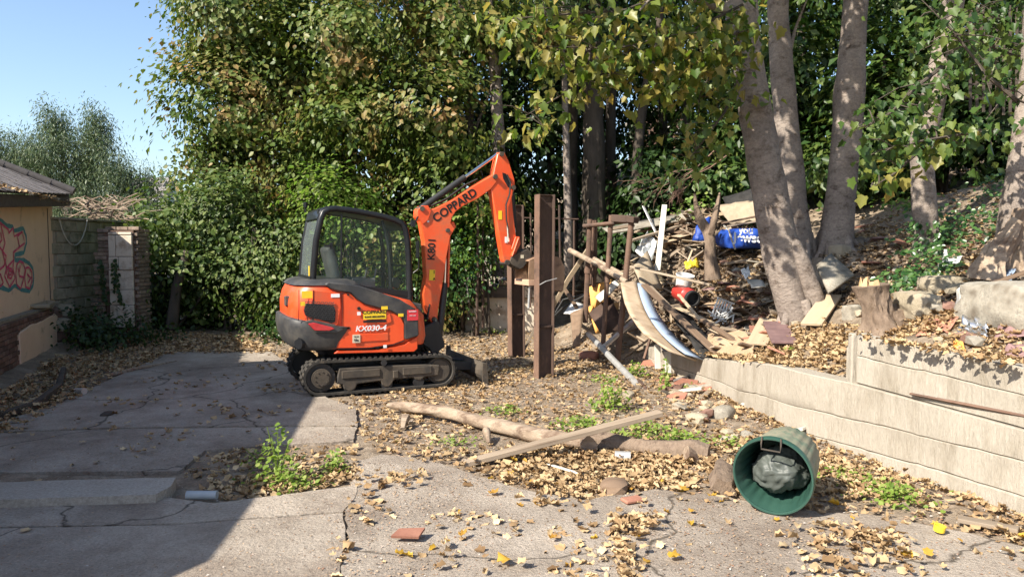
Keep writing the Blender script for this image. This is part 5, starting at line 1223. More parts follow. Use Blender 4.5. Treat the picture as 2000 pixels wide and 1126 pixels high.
# dead brown branches hanging over the undergrowth
db = thing('dead_branch', P(1340, 350, 11.5), 'bare reddish dead branch hanging over the green slope', 'branch')
b = MB()
def twigs(b, p, d, L, r, lv):
    q = p + d * L; m_ = (p + q) / 2 + Vector((random.uniform(-.06, .06), random.uniform(-.06, .06), random.uniform(-.02, .08))) * L * 2; b.tube([p, m_, q], [r, r * .8, r * .55], 5)
    if lv:
        for _ in range(3):
            s = p + (q - p) * random.uniform(.3, 1); dd = (d + Vector((random.uniform(-.8, .8), random.uniform(-.6, .6), random.uniform(-.7, .5)))).normalized(); twigs(b, s, dd, L * .6, r * .6, lv - 1)
for (x, y) in ((1425, 300), (1400, 290)): twigs(b, P(x, y, 11.4), (P(1310, 365, 11.6) - P(x, y, 11.4)).normalized(), .9, .014, 3)
b.build('twigs', M['rust'], db, kind='stuff')

# ------------------------------------------------------------------ far left: gum trees, hill, houses
GE = 'grey-green gum trees beyond the outbuilding'
def gum(x, y, label, lobes, n0=1):
    lobes = [L[:6] + (int(L[6] * 2.8),) for L in lobes]
    t = thing('gum_tree', (x, y, 0), label, 'tree', GE)
    b = MB(); trunk_mesh(b, [(Vector((x, y, -.2)), .4), (Vector((x + .3, y, 3)), .32), (Vector((x - .2, y, 4.6)), .2), (Vector((x + .1, y, 5.8)), .07)], 4, 10, .1); b.build('trunk', M['bark'], t, smooth_ang=60)
    for L in lobes[:5]:
        b = MB(); limbs(b, (x, y, 3.5), [(L[0], L[1], L[2])], .13, n=6); b.build('limb', M['bark'], t, smooth_ang=60)
    crown(t, lobes, 34, .20, 'slim', M['lf_euc'], cl=(.30, .30, .42), droop=1.3, up=.2, outw=.5, rn=.8); return t
gum(-27.5, 38, 'leftmost wispy gum tree whose branches show sky between them', [(-27.6, 37, 7.4, 1.5, 1.2, .8, 44), (-26.2, 38, 6.6, 1.3, 1.2, .9, 44), (-25.0, 38, 5.2, 1.2, 1.0, 1.2, 44), (-25.6, 38, 3.8, 1.6, 1.4, 1.2, 50)])
gum(-22.6, 38, 'tallest dense gum tree behind the outbuilding roof', [(-23.0, 38, 6.4, 1.5, 1.2, 1.3, 100), (-22.9, 38, 8.1, .6, .6, .9, 30), (-24.4, 38, 6.4, .8, .8, 1.2, 36), (-22.3, 38, 4.2, 2.2, 1.6, 1.3, 110), (-21.0, 38, 6.9, .9, .8, 1.1, 50), (-20.9, 38, 8.1, .5, .5, .6, 16), (-21.6, 38, 5.6, 1.1, .9, .9, 50)])
gum(-19.6, 38.5, 'right-hand smaller gum tree thinning out towards the hedge', [(-20.0, 38, 5.4, .9, .8, .9, 44), (-18.9, 38.5, 4.9, .7, .7, .9, 34), (-19.8, 38, 3.4, 1.6, 1.2, 1.2, 80), (-18.4, 38.4, 3.0, .9, .8, 1.0, 36)])
# distant hill
xs = np.linspace(-260, 60, 60); ys = np.linspace(150, 420, 24); X, Y = np.meshgrid(xs, ys)
Z = -1 + 24 * smooth(150, 300, Y) * (1 + .12 * np.sin(X * .05)) ; a = np.arange(23 * 59); r, c = a // 59, a % 59; q = r * 60 + c
me = mesh_from_np('hill', np.stack([X, Y, Z], -1).reshape(-1, 3), np.stack([q, q + 1, q + 61, q + 60], 1), mat('hill_grass', (.10, .12, .05), (.20, .20, .10), .05, 1)); tag(link('hill', me), kind='structure')
for i, (px, py, w, m_, lab) in enumerate(((268, 372, 9, 'house_white', 'far white gabled house highest on the hill'), (292, 378, 11, 'house_brick', 'far brick gabled house on the hill beside the hedge'), (315, 372, 9, 'house_white', 'far white house on the hill half hidden by leaves'), (300, 392, 10, 'house_white', 'far pale house lowest on the hill'), (272, 390, 10, 'house_brick', 'far brick house lower on the hill beside the gum tree'))):
    p = P(px, py, 262 - (py - 372) * 1.2); h = thing('house', p, lab, 'house', 'distant houses on the hill')
    b = MB(); b.box(p + Vector((0, 0, -1)), (w, 7, 5)); b.build('wall', M[m_], h)
    b = MB(); c0 = p + Vector((0, 0, 1.5)); hw = w / 2 + .4; b.add([c0 + Vector(v) for v in ((-hw, -4, 0), (hw, -4, 0), (hw, 4, 0), (-hw, 4, 0), (-hw, 0, 3), (hw, 0, 3))], [(0, 1, 5, 4), (2, 3, 4, 5), (0, 4, 3), (1, 2, 5), (0, 3, 2, 1)]); b.build('roof', M['slate'], h)
    for k in (-1, 1): b = MB(); b.box(p + Vector((k * w * .25, -3.5, -.6)), (1.3, .1, 1.2)); b.build('window', M['window_dark'], h)
# brick house glimpsed through the wood
bh = thing('brick_house', (9.0, 34, 0), 'dark brick house glimpsed between the woodland trunks', 'house')
hz = P(1300, 222, 34).z; x0, x1 = P(1255, 215, 34).x, P(1345, 215, 34).x
b = MB(); b.box(((x0 + x1) / 2, 36, hz / 2), (x1 - x0, 4, hz)); b.build('wall', M['dark_brick'], bh)
b = MB(); b.box(((x0 + x1) / 2, 36, hz + .1), (x1 - x0 + .4, 4.4, .2)); b.build('parapet', M['concrete_grey'], bh)
for (px, py, w, h_) in ((1300, 236, .5, .5), (1331, 266, .5, .7)):
    p = P(px, py, 33.96); b = MB(); b.box(p, (w, .08, h_)); f = b.build('window', M['house_white'], bh); b = MB(); b.box(p + Vector((0, -.05, 0)), (w * .8, .03, h_ * .8)); b.build('pane', M['window_dark'], f)
b = MB(); b.box(P(1300, 248, 33.95), (.9, .1, .07)); b.build('sill', M['house_white'], bh)

# ------------------------------------------------------------------ spiked fence up on the right
sf = thing('palisade_fence', P(1980, 200, 13.4), 'dark spiked steel fence high on the bank at the right edge', 'fence')
for i in range(14):
    px = 1895 + i * 13; b = MB(); p = P(px, 150, 13.4); top = P(px, 22 + (i % 2) * 3, 13.4); bot = P(px, 215 + i * 2, 13.4)
    b.bar(bot, top, .045, .02, up=(0, 1, 0)); b.bar(top, top + Vector((0, 0, .10)), .02, .012, up=(0, 1, 0)); b.build('pale', M['tar_board'], sf)
for py in (55, 190):
    b = MB(); b.bar(P(1885, py, 13.44), P(2080, py + 12, 13.44), .04, .05); b.build('rail', M['tar_board'], sf)
b = MB(); b.bar(P(1890, 165, 13.0), P(2075, 160, 13.0), .03, .03); b.build('rail', M['tar_board'], sf)

# ------------------------------------------------------------------ iron fence remains, low wall and steel posts behind the excavator
lwall = thing('low_block_wall', P(980, 640, 15.6), 'low white-painted wall with dark coping beside the iron fence', 'wall')
a, c = P(908, 583, 15.7), P(1055, 583, 15.7)
b = MB(); b.box(((a.x + c.x) / 2, 15.85, a.z / 2), (c.x - a.x, .25, a.z + .1)); b.build('wall', M['render_pale'], lwall, bevel=.01)
b = MB(); b.box(((a.x + c.x) / 2, 15.8, a.z + .14), (c.x - a.x, .34, .24)); b.build('coping', M['tar_board'], lwall, bevel=.012)
b = MB(); b.box(((a.x + c.x) / 2 + .35, 15.8, a.z + .33), (c.x - a.x - .75, .28, .12)); b.build('lintel', M['plank_brown'], lwall, bevel=.01)
GF = 'rusty uprights of the old iron fence'
for i, (px, y0, y1, w, Y, lab) in enumerate(((903, 470, 638, .05, 15.3, 'pale rusty fence upright at the left end of the low wall'), (931, 400, 655, .045, 15.0, 'dark fence upright crossing the white wall, nearer the excavator'), (943, 402, 640, .045, 15.2, 'dark fence upright just right of its twin on the white wall'), (1036, 415, 600, .035, 15.3, 'thin fence upright between the two steel posts'), (1094, 400, 590, .04, 15.4, 'dark fence upright right of the near steel post'), (1120, 430, 585, .04, 15.5, 'short dark fence upright at the edge of the heap'), (962, 410, 560, .03, 15.5, 'thin fence upright beside the bucket cylinder'))):
    b = MB(); p0, p1 = P(px, y1, Y), P(px + random.uniform(-3, 3), y0, Y); b.tube([p0, (p0 + p1) / 2 + Vector((.01, 0, 0)), p1], w * .6, 7); tagged(b, 'fence_upright', M['rust_dark'], lab, 'fence post', GF)
b = MB(); b.tube([P(895, 420, 15.3), P(1010, 425, 15.3), P(1130, 428, 15.5)], .018, 6); tagged(b, 'fence_rail', M['rust_dark'], 'thin iron rail running across behind the two steel posts', 'rail')
b = MB(); b.bar(P(908, 500, 15.25), P(915, 590, 15.25), .10, .03); tagged(b, 'board_strip', M['white_board'], 'pale strip hanging on the fence left of the low wall', 'board')
# H section posts
GP = 'tall rusty steel H-section posts'
def hpost(px, py, ptop, Y, ang, lab, wires):
    base = P(px, py, Y); base = onG(base.x, base.y, -.03); top = P(px, ptop, Y).z
    t = thing('steel_post', base, lab, 'post', GP); Hh = top - base.z; R = Matrix.Rotation(ang + .34, 3, 'Z'); w, d = .17, .26
    lean = Vector((random.uniform(-.01, .01), 0, 0))
    def xf(v): return base + R @ Vector((v[0], v[1], 0)) + Vector((0, 0, v[2])) + lean * v[2]
    for sx in (-1, 1):
        b = MB(xf); b.box((sx * (d / 2 - .008), 0, Hh / 2), (.016, w, Hh)); b.build('flange', M['rust'] if sx < 0 else M['rust_dark'], t, bevel=.003)  # paler rust on the sunlit flange, darker elsewhere: painted light and shade
    b = MB(xf); b.box((0, .0, Hh / 2), (d - .03, .012, Hh)); b.build('web', M['rust_dark'], t)
    b = MB(xf); b.box((0, 0, Hh - .006), (d * .7, w * .5, .012)); b.box((.03, -.03, Hh * .29), (d - .03, .05, .025)); b.build('cleat', M['rust_dark'], t)
    if wires:
        b = MB(xf); z = Hh * .54; b.tube([(-.14, -.13, z - .06), (-.05, -.15, z - .01), (.14, -.13, z + .03), (.17, .05, z), (.15, .13, z - .3)], .007, 5); b.build('wire', M['steel'], t)
    return t
hpost(1009, 697, 400, 13.0, .10, 'farther rusty steel post, partly hidden by the digger bucket', False)
hpost(1062, 737, 380, 11.0, .06, 'nearer rusty steel post in front of the digger bucket', True)
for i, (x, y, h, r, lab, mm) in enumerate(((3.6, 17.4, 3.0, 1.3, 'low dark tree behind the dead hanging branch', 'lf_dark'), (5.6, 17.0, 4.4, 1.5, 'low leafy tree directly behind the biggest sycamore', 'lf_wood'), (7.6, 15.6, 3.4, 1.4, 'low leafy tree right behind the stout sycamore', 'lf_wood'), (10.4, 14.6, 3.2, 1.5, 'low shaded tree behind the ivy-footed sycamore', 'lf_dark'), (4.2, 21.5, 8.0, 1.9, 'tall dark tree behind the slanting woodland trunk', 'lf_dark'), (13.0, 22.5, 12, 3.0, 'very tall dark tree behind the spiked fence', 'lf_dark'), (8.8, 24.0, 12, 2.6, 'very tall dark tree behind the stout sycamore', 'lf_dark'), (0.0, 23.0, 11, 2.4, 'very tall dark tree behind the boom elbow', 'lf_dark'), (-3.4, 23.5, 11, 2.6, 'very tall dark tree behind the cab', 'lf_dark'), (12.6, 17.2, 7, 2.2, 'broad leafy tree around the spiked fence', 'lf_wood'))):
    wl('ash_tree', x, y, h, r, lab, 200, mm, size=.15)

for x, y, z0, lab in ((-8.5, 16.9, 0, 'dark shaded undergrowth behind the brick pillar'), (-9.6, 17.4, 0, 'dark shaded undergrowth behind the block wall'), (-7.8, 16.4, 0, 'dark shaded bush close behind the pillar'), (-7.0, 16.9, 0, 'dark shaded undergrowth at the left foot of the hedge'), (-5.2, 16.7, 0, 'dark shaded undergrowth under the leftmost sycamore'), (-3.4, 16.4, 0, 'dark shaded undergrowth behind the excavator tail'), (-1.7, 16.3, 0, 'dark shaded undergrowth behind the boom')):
    bush(x, y, lab, [(x, y, .8, 1.2, .4, .95, 110), (x + .3, y + .3, 1.5, .9, .3, .6, 40)], 'lf_dark', size=.13, stems=3)  # dark fill behind the hedge gaps, shade put into the leaf colour
tt = thing('woodland_tree', (1.6, 19.4, float(H(1.6, 19.4))), 'tall tree whose high unseen crown is added to shade the middle of the wood', 'tree', GW)
b = MB(); trunk_mesh(b, [(Vector((1.6, 19.4, 0)), .2), (Vector((1.5, 19.0, 4)), .16), (Vector((1.5, 17.5, 7.5)), .11), (Vector((1.5, 15.5, 8.8)), .06)], 4, 10, .1); b.build('trunk', M['bark_dark'], tt, smooth_ang=60)
crown(tt, [(-.4, 14.2, 8.6, 1.5, 1.5, .7, 90), (1.6, 14.6, 8.8, 1.6, 1.6, .7, 110), (3.8, 14.6, 8.8, 1.6, 1.6, .7, 110), (5.8, 14.2, 8.9, 1.6, 1.6, .7, 70), (2.6, 16.6, 9.2, 3.0, 1.4, .7, 90)], 14, .19, 'tri', M['lf_dark'])  # crown above the view, added to shade the middle of the wood

wl('ash_tree', -7.3, 19.6, 9.6, 1.75, 'dense tree right behind the leftmost sycamore crown', 230, 'lf_wood', size=.13)
wl('ash_tree', -5.2, 19.2, 9.8, 1.8, 'dense tree behind the second sycamore from the left', 230, 'lf_wood', size=.13)
spray(t5, PP((2030, 120, 9.6), (1985, 110, 9.5), (1930, 90, 9.4), (1880, 60, 9.3)), 260, .095, M['lf_wood'], sx=.36)
spray(t5, PP((2030, 40, 9.6), (1985, 50, 9.5), (1930, 30, 9.4), (1890, 20, 9.3)), 260, .095, M['lf_wood'], sx=.36)
# ------------------------------------------------------------------ rusty pipe frame in front of the heap
pf = thing('pipe_frame', P(1185, 700, 12.4), 'rusty scaffold-like pipe frame standing against the rubbish heap', 'frame')
for (x0, y0, x1, y1, Y, w) in ((1143, 630, 1152, 428, 12.9, .045), (1160, 560, 1163, 430, 13.2, .04), (1178, 672, 1194, 420, 12.5, .042), (1206, 702, 1234, 425, 12.1, .048), (1152, 555, 1158, 430, 13.1, .03)):
    b = MB(); p0, p1 = P(x0, y0, Y), P(x1, y1, Y); b.tube([p0, p1], w, 9); b.cyl(p0 + (p1 - p0) * .48, p0 + (p1 - p0) * .53, w * 1.25, 9); b.build('upright', M['rust'], pf, smooth_ang=40)
for (x0, y0, x1, y1, Y, Y2, w) in ((1140, 441, 1200, 436, 12.9, 12.5, .035), (1150, 440, 1240, 431, 12.7, 12.1, .03)):
    b = MB(); b.tube([P(x0, y0, Y), P(x1, y1, Y2)], w, 8); b.build('crossbar', M['rust'], pf, smooth_ang=40)
b = MB(); b.bar(P(1196, 426, 12.3), P(1232, 428, 12.1), .12, .12); b.bar(P(1228, 428, 12.1), P(1243, 430, 12.0), .16, .10); b.build('joint_block', M['rust_dark'], pf, bevel=.01)
def pole(name, m, label, cat, pts, r, group=None, n=9, **kw):
    b = MB(); b.tube([P(*p) for p in pts], r, n); return tagged(b, name, m, label, cat, group, smooth_ang=40, **kw)
pole('scaffold_pole', M['driftwood'], 'pale weathered pole lying across the pipe frame', 'pole', [(1112, 488, 13.0), (1170, 518, 12.4), (1224, 551, 11.8)], .045)
pole('scaffold_pole', M['driftwood'], 'second weathered pole tied beside the first on the pipe frame', 'pole', [(1160, 505, 12.9), (1232, 545, 12.1)], .038)
pole('metal_pipe', M['steel'], 'grey pipe lying on the ground from the frame towards the plank', 'pipe', [(1150, 652, 12.6), (1195, 700, 11.5), (1246, 752, 10.35)], .05)
pole('dark_pipe', M['rust_dark'], 'dark thin bent pipe running from the grey pipe to the plank end', 'pipe', [(1248, 744, 10.4), (1272, 770, 9.9), (1290, 802, 9.3)], .03)
pole('white_channel', M['steel'], 'bright metal channel propped in front of the pipe frame', 'channel', [(1180, 676, 11.9), (1236, 628, 12.3)], .04)
for i, (pts, r) in enumerate((([(1060, 640, 14.0), (1100, 600, 13.9), (1145, 575, 13.6)], .022), ([(1085, 610, 14.2), (1100, 585, 14.2), (1150, 572, 14.0)], .018))):
    pole('hose', M['rubber_hose'], ('thicker', 'thinner')[i] + ' black hose looping left of the pipe frame', 'hose', pts, r)
pole('wooden_prop', M['plank_pale'], 'long pale timber leaning between the near steel post and the frame', 'timber', [(1076, 605, 13.6), (1110, 545, 13.3), (1150, 485, 13.0)], .05, n=4)
pole('short_prop', M['plank'], 'short stick leaning at the foot of the farther steel post', 'stick', [(1021, 688, 13.2), (1045, 640, 13.6)], .03, n=4)

# ------------------------------------------------------------------ boards and sheets placed by their two ends
def board(name, m, label, cat, a, c, w, t, up=(0, 0, 1), bevel=.004, group=None, nz=0):
    a, c = Vector(a), Vector(c); d = (c - a); L = d.length; d.normalize(); u = Vector(up); y = u.cross(d)
    if y.length < .01: y = Vector((0, 1, 0)).cross(d)
    y.normalize(); z = d.cross(y); R = Matrix((d, y, z)).transposed()
    bm = bmesh.new(); k = max(2, int(L / .25))
    vs = []
    for i in range(k + 1):
        x = -L / 2 + L * i / k; s = 1 if 0 < i < k else .985
        bow = nz * (1 - (2 * i / k - 1) ** 2)
        e0 = random.uniform(-.012, .012) * (w / .3) if i in (0, k) else 0
        vs.append([bm.verts.new((x + (e0 if sy < 0 else -e0), sy * w / 2 * s, sz * t / 2 + bow)) for sy, sz in ((-1, -1), (1, -1), (1, 1), (-1, 1))])
    for i in range(k):
        for j in range(4): bm.faces.new((vs[i][j], vs[i][(j + 1) % 4], vs[i + 1][(j + 1) % 4], vs[i + 1][j]))
    bm.faces.new(vs[0][::-1]); bm.faces.new(vs[-1])
    bmesh.ops.recalc_face_normals(bm, faces=bm.faces)
    if bevel:
        es = [e for e in bm.edges if e.calc_face_angle(0) > .8]; bmesh.ops.bevel(bm, geom=es, offset=min(bevel, t * .3), segments=1, affect='EDGES')
    me = bpy.data.meshes.new(name); bm.to_mesh(me); bm.free(); setmats(me, m)
    o = link(name, me, (a + c) / 2, None, R.to_euler()); return tag(o, label, cat, group)
def PT(c): return T(c[0], c[1], 0, .14) if c[2] == 0 else P(*c)
def sheet(name, m, label, cat, corners, t=.015, group=None, nu=8, nv=6, sag=0, jagg=0, crumple=0, seed=0, sagv=(0, 0, 0)):
    crumple = crumple if crumple <= .05 else .05 + (crumple - .05) * .22
    """curved sheet from four (px,py,Y) corners a-b-c-d"""
    A, B_, C, D = [PT(c) if not isinstance(c, Vector) else c for c in corners]; nrm = (B_ - A).cross(D - A).normalized()
    if nrm.y > 0: nrm = -nrm
    b = MB()
    for j in range(nv + 1):
        for i in range(nu + 1):
            u, v = i / nu, j / nv; 
            if jagg and (i in (0, nu) or j in (0, nv)):
                u += random.uniform(-jagg, jagg); v += random.uniform(-jagg, jagg)
            p = (A * (1 - u) + B_ * u) * (1 - v) + (D * (1 - u) + C * u) * v
            p = p + nrm * (sag * 4 * u * (1 - u)) + nrm * (crumple * mnoise.noise(Vector((u * 4 + seed, v * 4, seed)))) + nrm * (crumple * .4 * mnoise.noise(Vector((u * 11 + seed, v * 11, seed))))
            p = p + Vector(sagv) * (4 * v * (1 - v))
            b.v.append(tuple(p))
    for j in range(nv):
        for i in range(nu): q = j * (nu + 1) + i; b.f.append((q, q + 1, q + nu + 2, q + nu + 1)); b.m.append(0)
    o = tagged(b, name, m, label, cat, group, smooth_ang=50, solid=t); return o
# the big curved plywood panels sliding over the wall
sheet('curved_plywood', M['plywood'], 'long curved pale plywood panel with frayed edge sliding over the wall', 'plywood sheet', [(1212, 552, 11.7), (1243, 550, 11.8), (1360, 704, 10.2), (1306, 684, 10.1)], .025, nu=4, nv=16, crumple=.03, seed=2, sagv=(-.13, 0, -.10))
sheet('curved_plywood', M['plank_brown'], 'brown curved panel underneath the long pale plywood', 'plywood sheet', [(1222, 560, 12.1), (1240, 556, 12.3), (1330, 680, 11.1), (1290, 660, 11.2)], .03, nu=3, nv=10, crumple=.05, seed=4, sagv=(-.10, 0, -.10))
sheet('blue_glazed_panel', M['blue_sheet'], 'smooth blue-grey panel lying right of the long pale plywood', 'panel', [(1245, 553, 11.65), (1262, 556, 11.7), (1374, 702, 10.15), (1338, 690, 10.05)], .02, nu=2, nv=12, sagv=(-.11, 0, -.08))
sheet('dark_board', M['rust_dark'], 'dark square board standing behind the pipe frame', 'board', [(1150, 611, 12.9), (1192, 579, 13.0), (1222, 640, 12.6), (1176, 655, 12.5)], .02, nu=2, nv=2)
sheet('orange_board', M['orange_board'], 'bright orange-yellow board standing at the back of the pipe frame', 'board', [(1150, 560, 13.2), (1196, 545, 13.2), (1190, 580, 13.1), (1156, 612, 13.1)], .02, nu=3, nv=3, crumple=.06)
sheet('orange_strip', M['orange_board'], 'narrow orange strip hanging below the orange board', 'board', [(1148, 600, 13.1), (1158, 596, 13.1), (1172, 650, 12.8), (1164, 652, 12.8)], .02, nu=2, nv=3, crumple=.05)
sheet('cream_board', M['white_board'], 'torn cream board between the orange board and the curved plywood', 'board', [(1162, 580, 13.0), (1205, 545, 12.9), (1210, 556, 12.8), (1172, 590, 12.8)], .02, nu=4, nv=3, crumple=.10, seed=5)
sheet('triangular_board', M['mattress'], 'tall grey-beige triangular panel leaning on the heap', 'panel', [(1236, 520, 12.8), (1264, 490, 13.3), (1294, 566, 12.6), (1254, 560, 12.4)], .03, nu=4, nv=4, crumple=.03)
sheet('brown_panel', M['plank_brown'], 'brown curled panel at the left foot of the pipe frame', 'panel', [(1114, 612, 12.9), (1140, 600, 12.9), (1132, 675, 12.5), (1120, 680, 12.5)], .02, nu=4, nv=6, crumple=.15, seed=7)
sheet('white_board', M['white_plastic'], 'white sheet lying left of the pipe frame under black hoses', 'panel', [(1100, 612, 13.6), (1120, 585, 13.8), (1142, 596, 13.7), (1130, 618, 13.5)], .02, nu=3, nv=3, crumple=.05)
cpx = [(1374, 666), (1384, 652), (1404, 642), (1430, 641), (1456, 648), (1468, 662), (1462, 680), (1444, 704), (1428, 702), (1402, 692), (1386, 684)]
cpt = []
for x_, y_ in cpx:
    cpt.append(T(x_, y_, 0, .20))
b = MB(); c_ = sum(cpt, Vector()) / len(cpt); n_c = (cpt[3] - cpt[0]).cross(cpt[8] - cpt[0]).normalized(); n_c = n_c if n_c.y < 0 else -n_c
pl_c = [p - n_c * ((p - c_).dot(n_c) * .8) for p in cpt]; k_ = len(pl_c)
b.add(pl_c + [p - n_c * .018 for p in pl_c], [tuple(range(k_)), tuple(range(2 * k_ - 1, k_ - 1, -1))] + [(i, (i + 1) % k_, (i + 1) % k_ + k_, i + k_) for i in range(k_)])
tagged(b, 'chipboard', M['osb'], 'broken chipboard sheet with rounded torn edge on the wall top', 'board')
sheet('shade_gap_sheet', M['felt_and_shade'], 'black sheet painting the shaded gap under the boards', 'roofing felt', [(1300, 598, 11.7), (1342, 612, 11.5), (1418, 692, 10.3), (1372, 698, 10.1)], .01, nu=5, nv=6, crumple=.10, seed=9)  # black sheet standing in for the shaded gap between the timbers
sheet('roofing_felt', M['felt_and_shade'], 'raised black roofing felt at the top of the heap beside the big sycamore', 'roofing felt', [(1412, 385, 14.2), (1480, 366, 13.8), (1484, 392, 13.6), (1420, 408, 14.0)], .02, nu=6, nv=3, crumple=.12, seed=1)
sheet('canvas', M['mattress'], 'faded beige canvas draped over the top of the heap', 'canvas', [(1400, 402, 13.9), (1482, 388, 13.5), (1486, 432, 13.1), (1425, 436, 13.4)], .015, nu=9, nv=6, crumple=.22, seed=12)
sheet('flat_sheeting', M['concrete_grey'], 'grey roofing sheets stacked along the crest of the heap', 'sheeting', [(1176, 446, 14.6), (1330, 418, 14.6), (1334, 432, 14.2), (1190, 456, 14.2)], .03, nu=8, nv=2, crumple=.08, seed=8)
sheet('flat_sheeting', M['felt_and_shade'], 'dark sheeting lying on the crest behind the grey sheets', 'sheeting', [(1240, 436, 15.0), (1350, 410, 14.8), (1360, 420, 14.5), (1250, 446, 14.6)], .03, nu=6, nv=2, crumple=.10, seed=18)
sheet('slate_slab', M['concrete_grey'], 'large dark grey slab leaning right of the biggest sycamore', 'slab', [(1594, 520, 10.3), (1622, 496, 10.6), (1668, 538, 10.1), (1618, 572, 9.5)], .04, nu=2, nv=2)
sheet('clear_sheet', M['clear_plastic'], 'crumpled clear plastic sheet on the heap behind the pipe frame', 'plastic sheet', [(1240, 490, 13.6), (1262, 455, 13.9), (1284, 470, 13.7), (1270, 520, 13.3)], .004, nu=8, nv=8, crumple=.5, seed=21)
sheet('white_paper', M['white_plastic'], 'crumpled white sheet on the bank left of the biggest sycamore', 'plastic sheet', [(1446, 528, 11.0), (1462, 520, 11.1), (1466, 536, 10.8), (1456, 545, 10.7)], .006, nu=6, nv=6, crumple=.08, seed=22)
sheet('magazine', M['white_board'], 'discarded printed white carton at the foot of the biggest sycamore', 'carton', [(1458, 544, 11.0), (1490, 548, 10.9), (1496, 560, 10.6), (1468, 562, 10.6)], .01, nu=4, nv=3, crumple=.1, seed=23)
sheet('white_rag', M['white_plastic'], 'white rag between the slim and the stout sycamore', 'rag', [(1562, 450, 12.1), (1572, 444, 12.2), (1582, 470, 12.0), (1566, 478, 11.9)], .01, nu=5, nv=6, crumple=.3, seed=24)
sheet('rusty_sheet', M['terracotta'], 'curled rusty brown metal sheet behind the upper wall', 'metal sheet', [T(1788, 660, .02), T(1850, 655, .02), T(1872, 640, .10), T(1815, 640, .10)], .006, nu=10, nv=4, crumple=.09, seed=31)
sheet('foil_sheet', M['foil'], 'crumpled silver foil sheet behind the upper wall', 'foil', [T(1868, 655, .04), T(1930, 668, .04), T(1925, 645, .1), T(1880, 642, .1)], .004, nu=12, nv=8, crumple=.14, seed=33)
sheet('felt_offcut', M['purple_tile'], 'mauve-grey felt offcut spread over the litter at the right edge', 'felt', [T(1940, 672, .04), T(2020, 668, .05), T(2030, 640, .08), T(1950, 648, .06)], .008, nu=8, nv=4, crumple=.12, seed=35)
sheet('felt_offcut', M['purple_tile'], 'second mauve felt offcut nearer the upper wall edge', 'felt', [T(1960, 706, .04), T(2040, 712, .04), T(2040, 690, .06), T(1965, 686, .06)], .008, nu=8, nv=4, crumple=.12, seed=36)
GPk = 'timber lengths poking out of the rubbish heap'
BD = [('plank_brown', (1258, 556, 11.6), (1412, 700, 10.0), .12, .035, 'long brown timber under the blue panel'),
 ('plank', (1268, 560, 11.9), (1372, 668, 10.6), .09, .05, 'grey timber right of the blue panel'),
 ('plank_pale', (1318, 598, 11.5), (1402, 636, 10.8), .10, .03, 'pale split plank lying above the black gap sheet'),
 ('plank_brown', (1372, 624, 10.9), (1438, 666, 10.1), .08, .04, 'charred dark plank end resting on the chipboard'),
 ('plank', (1230, 520, 12.4), (1388, 556, 11.5), .10, .03, 'thin straight batten crossing the heap near the white bucket'),
 ('plank_pale', (1325, 575, 11.6), (1368, 625, 11.0), .05, .03, 'short pale stake beside the red drum'),
 ('plank', (1290, 602, 12.2), (1352, 592, 12.2), .10, .05, 'short timber block below the red drum'),
 ('white_board', (1298, 400, 14.3), (1284, 528, 13.2), .10, .02, 'white upright strip sticking out of the heap'),
 ('steel', (1256, 402, 14.4), (1285, 462, 13.9), .05, .02, 'thin pale bar leaning behind the white strip'),
 ('plank', (1190, 448, 14.0), (1236, 440, 13.6), .12, .05, 'weathered board on the crest by the frame top'),
 ('plank', (1330, 440, 14.2), (1232, 470, 13.5), .09, .04, 'grey batten on the crest of the heap'),
 ('plank_brown', (1100, 560, 14.2), (1126, 600, 13.6), .07, .04, 'brown stick in the left foot of the heap'),
 ('plank_pale', (1584, 652, 0), (1624, 594, 0), .26, .035, 'clean yellow plank lying on leaves right of the biggest sycamore'),
 ('plank_pale', (1502, 640, 0), (1478, 690, 0), .27, .03, 'flat pale board on the leafy wall top'),
 ('purple_tile', (1512, 646, 0), (1532, 688, 0), .30, .03, 'broken mottled tile slab beside the flat pale board'),
 ('plank', (1870, 1012, -1), (1990, 1034, -1), .10, .03, 'half-buried board at the lower right corner'),
 ('plank', (1375, 480, 13.0), (1405, 450, 13.0), .06, .03, 'short stick beside the forked dead stem'),
 ('plank_pale', (1340, 520, 12.9), (1352, 488, 13.0), .04, .02, 'white-ended stick left of the forked stem'),
 ('plank_brown', (1410, 436, 13.3), (1490, 420, 13.0), .10, .03, 'board under the beige canvas'),
 ('plank', (1420, 442, 13.0), (1492, 430, 12.8), .08, .03, 'lower board on top of the blue bag'),
 ('plank_brown', (1880, 595, 0), (2010, 552, 0), .10, .03, 'long grey stick over the boulders'),
 ('rust', (1258, 700, 11.5), (1270, 660, 11.6), .04, .03, 'rusty rod leaning at the far end of the wall')]
for m_, a, c, w, t_, lab in BD:
    def pt(q, lift): return G(q[0], q[1], .05) if q[2] == -1 else (T(q[0], q[1], lift + .07) if q[2] == 0 else P(*q))
    board('timber' if 'pla' in m_ else 'strip', M[m_], lab, 'plank' if 'pla' in m_ else 'strip', pt(a, .05), pt(c, .05), w, t_, group=GPk)
# white wooden stubs on the face of the low wall
for i, (px, py0, py1) in enumerate(((1284, 672, 720), (1304, 686, 728))):
    a, c = P(px, py0, 11.35 - i * .35), P(px + 1, py1, 11.3 - i * .35); board('white_post_stub', M['white_board'], ('left' if i == 0 else 'right') + ' short pale board standing against the far end of the low wall', 'board', a, c, .09, .05, up=(0, 1, 0))
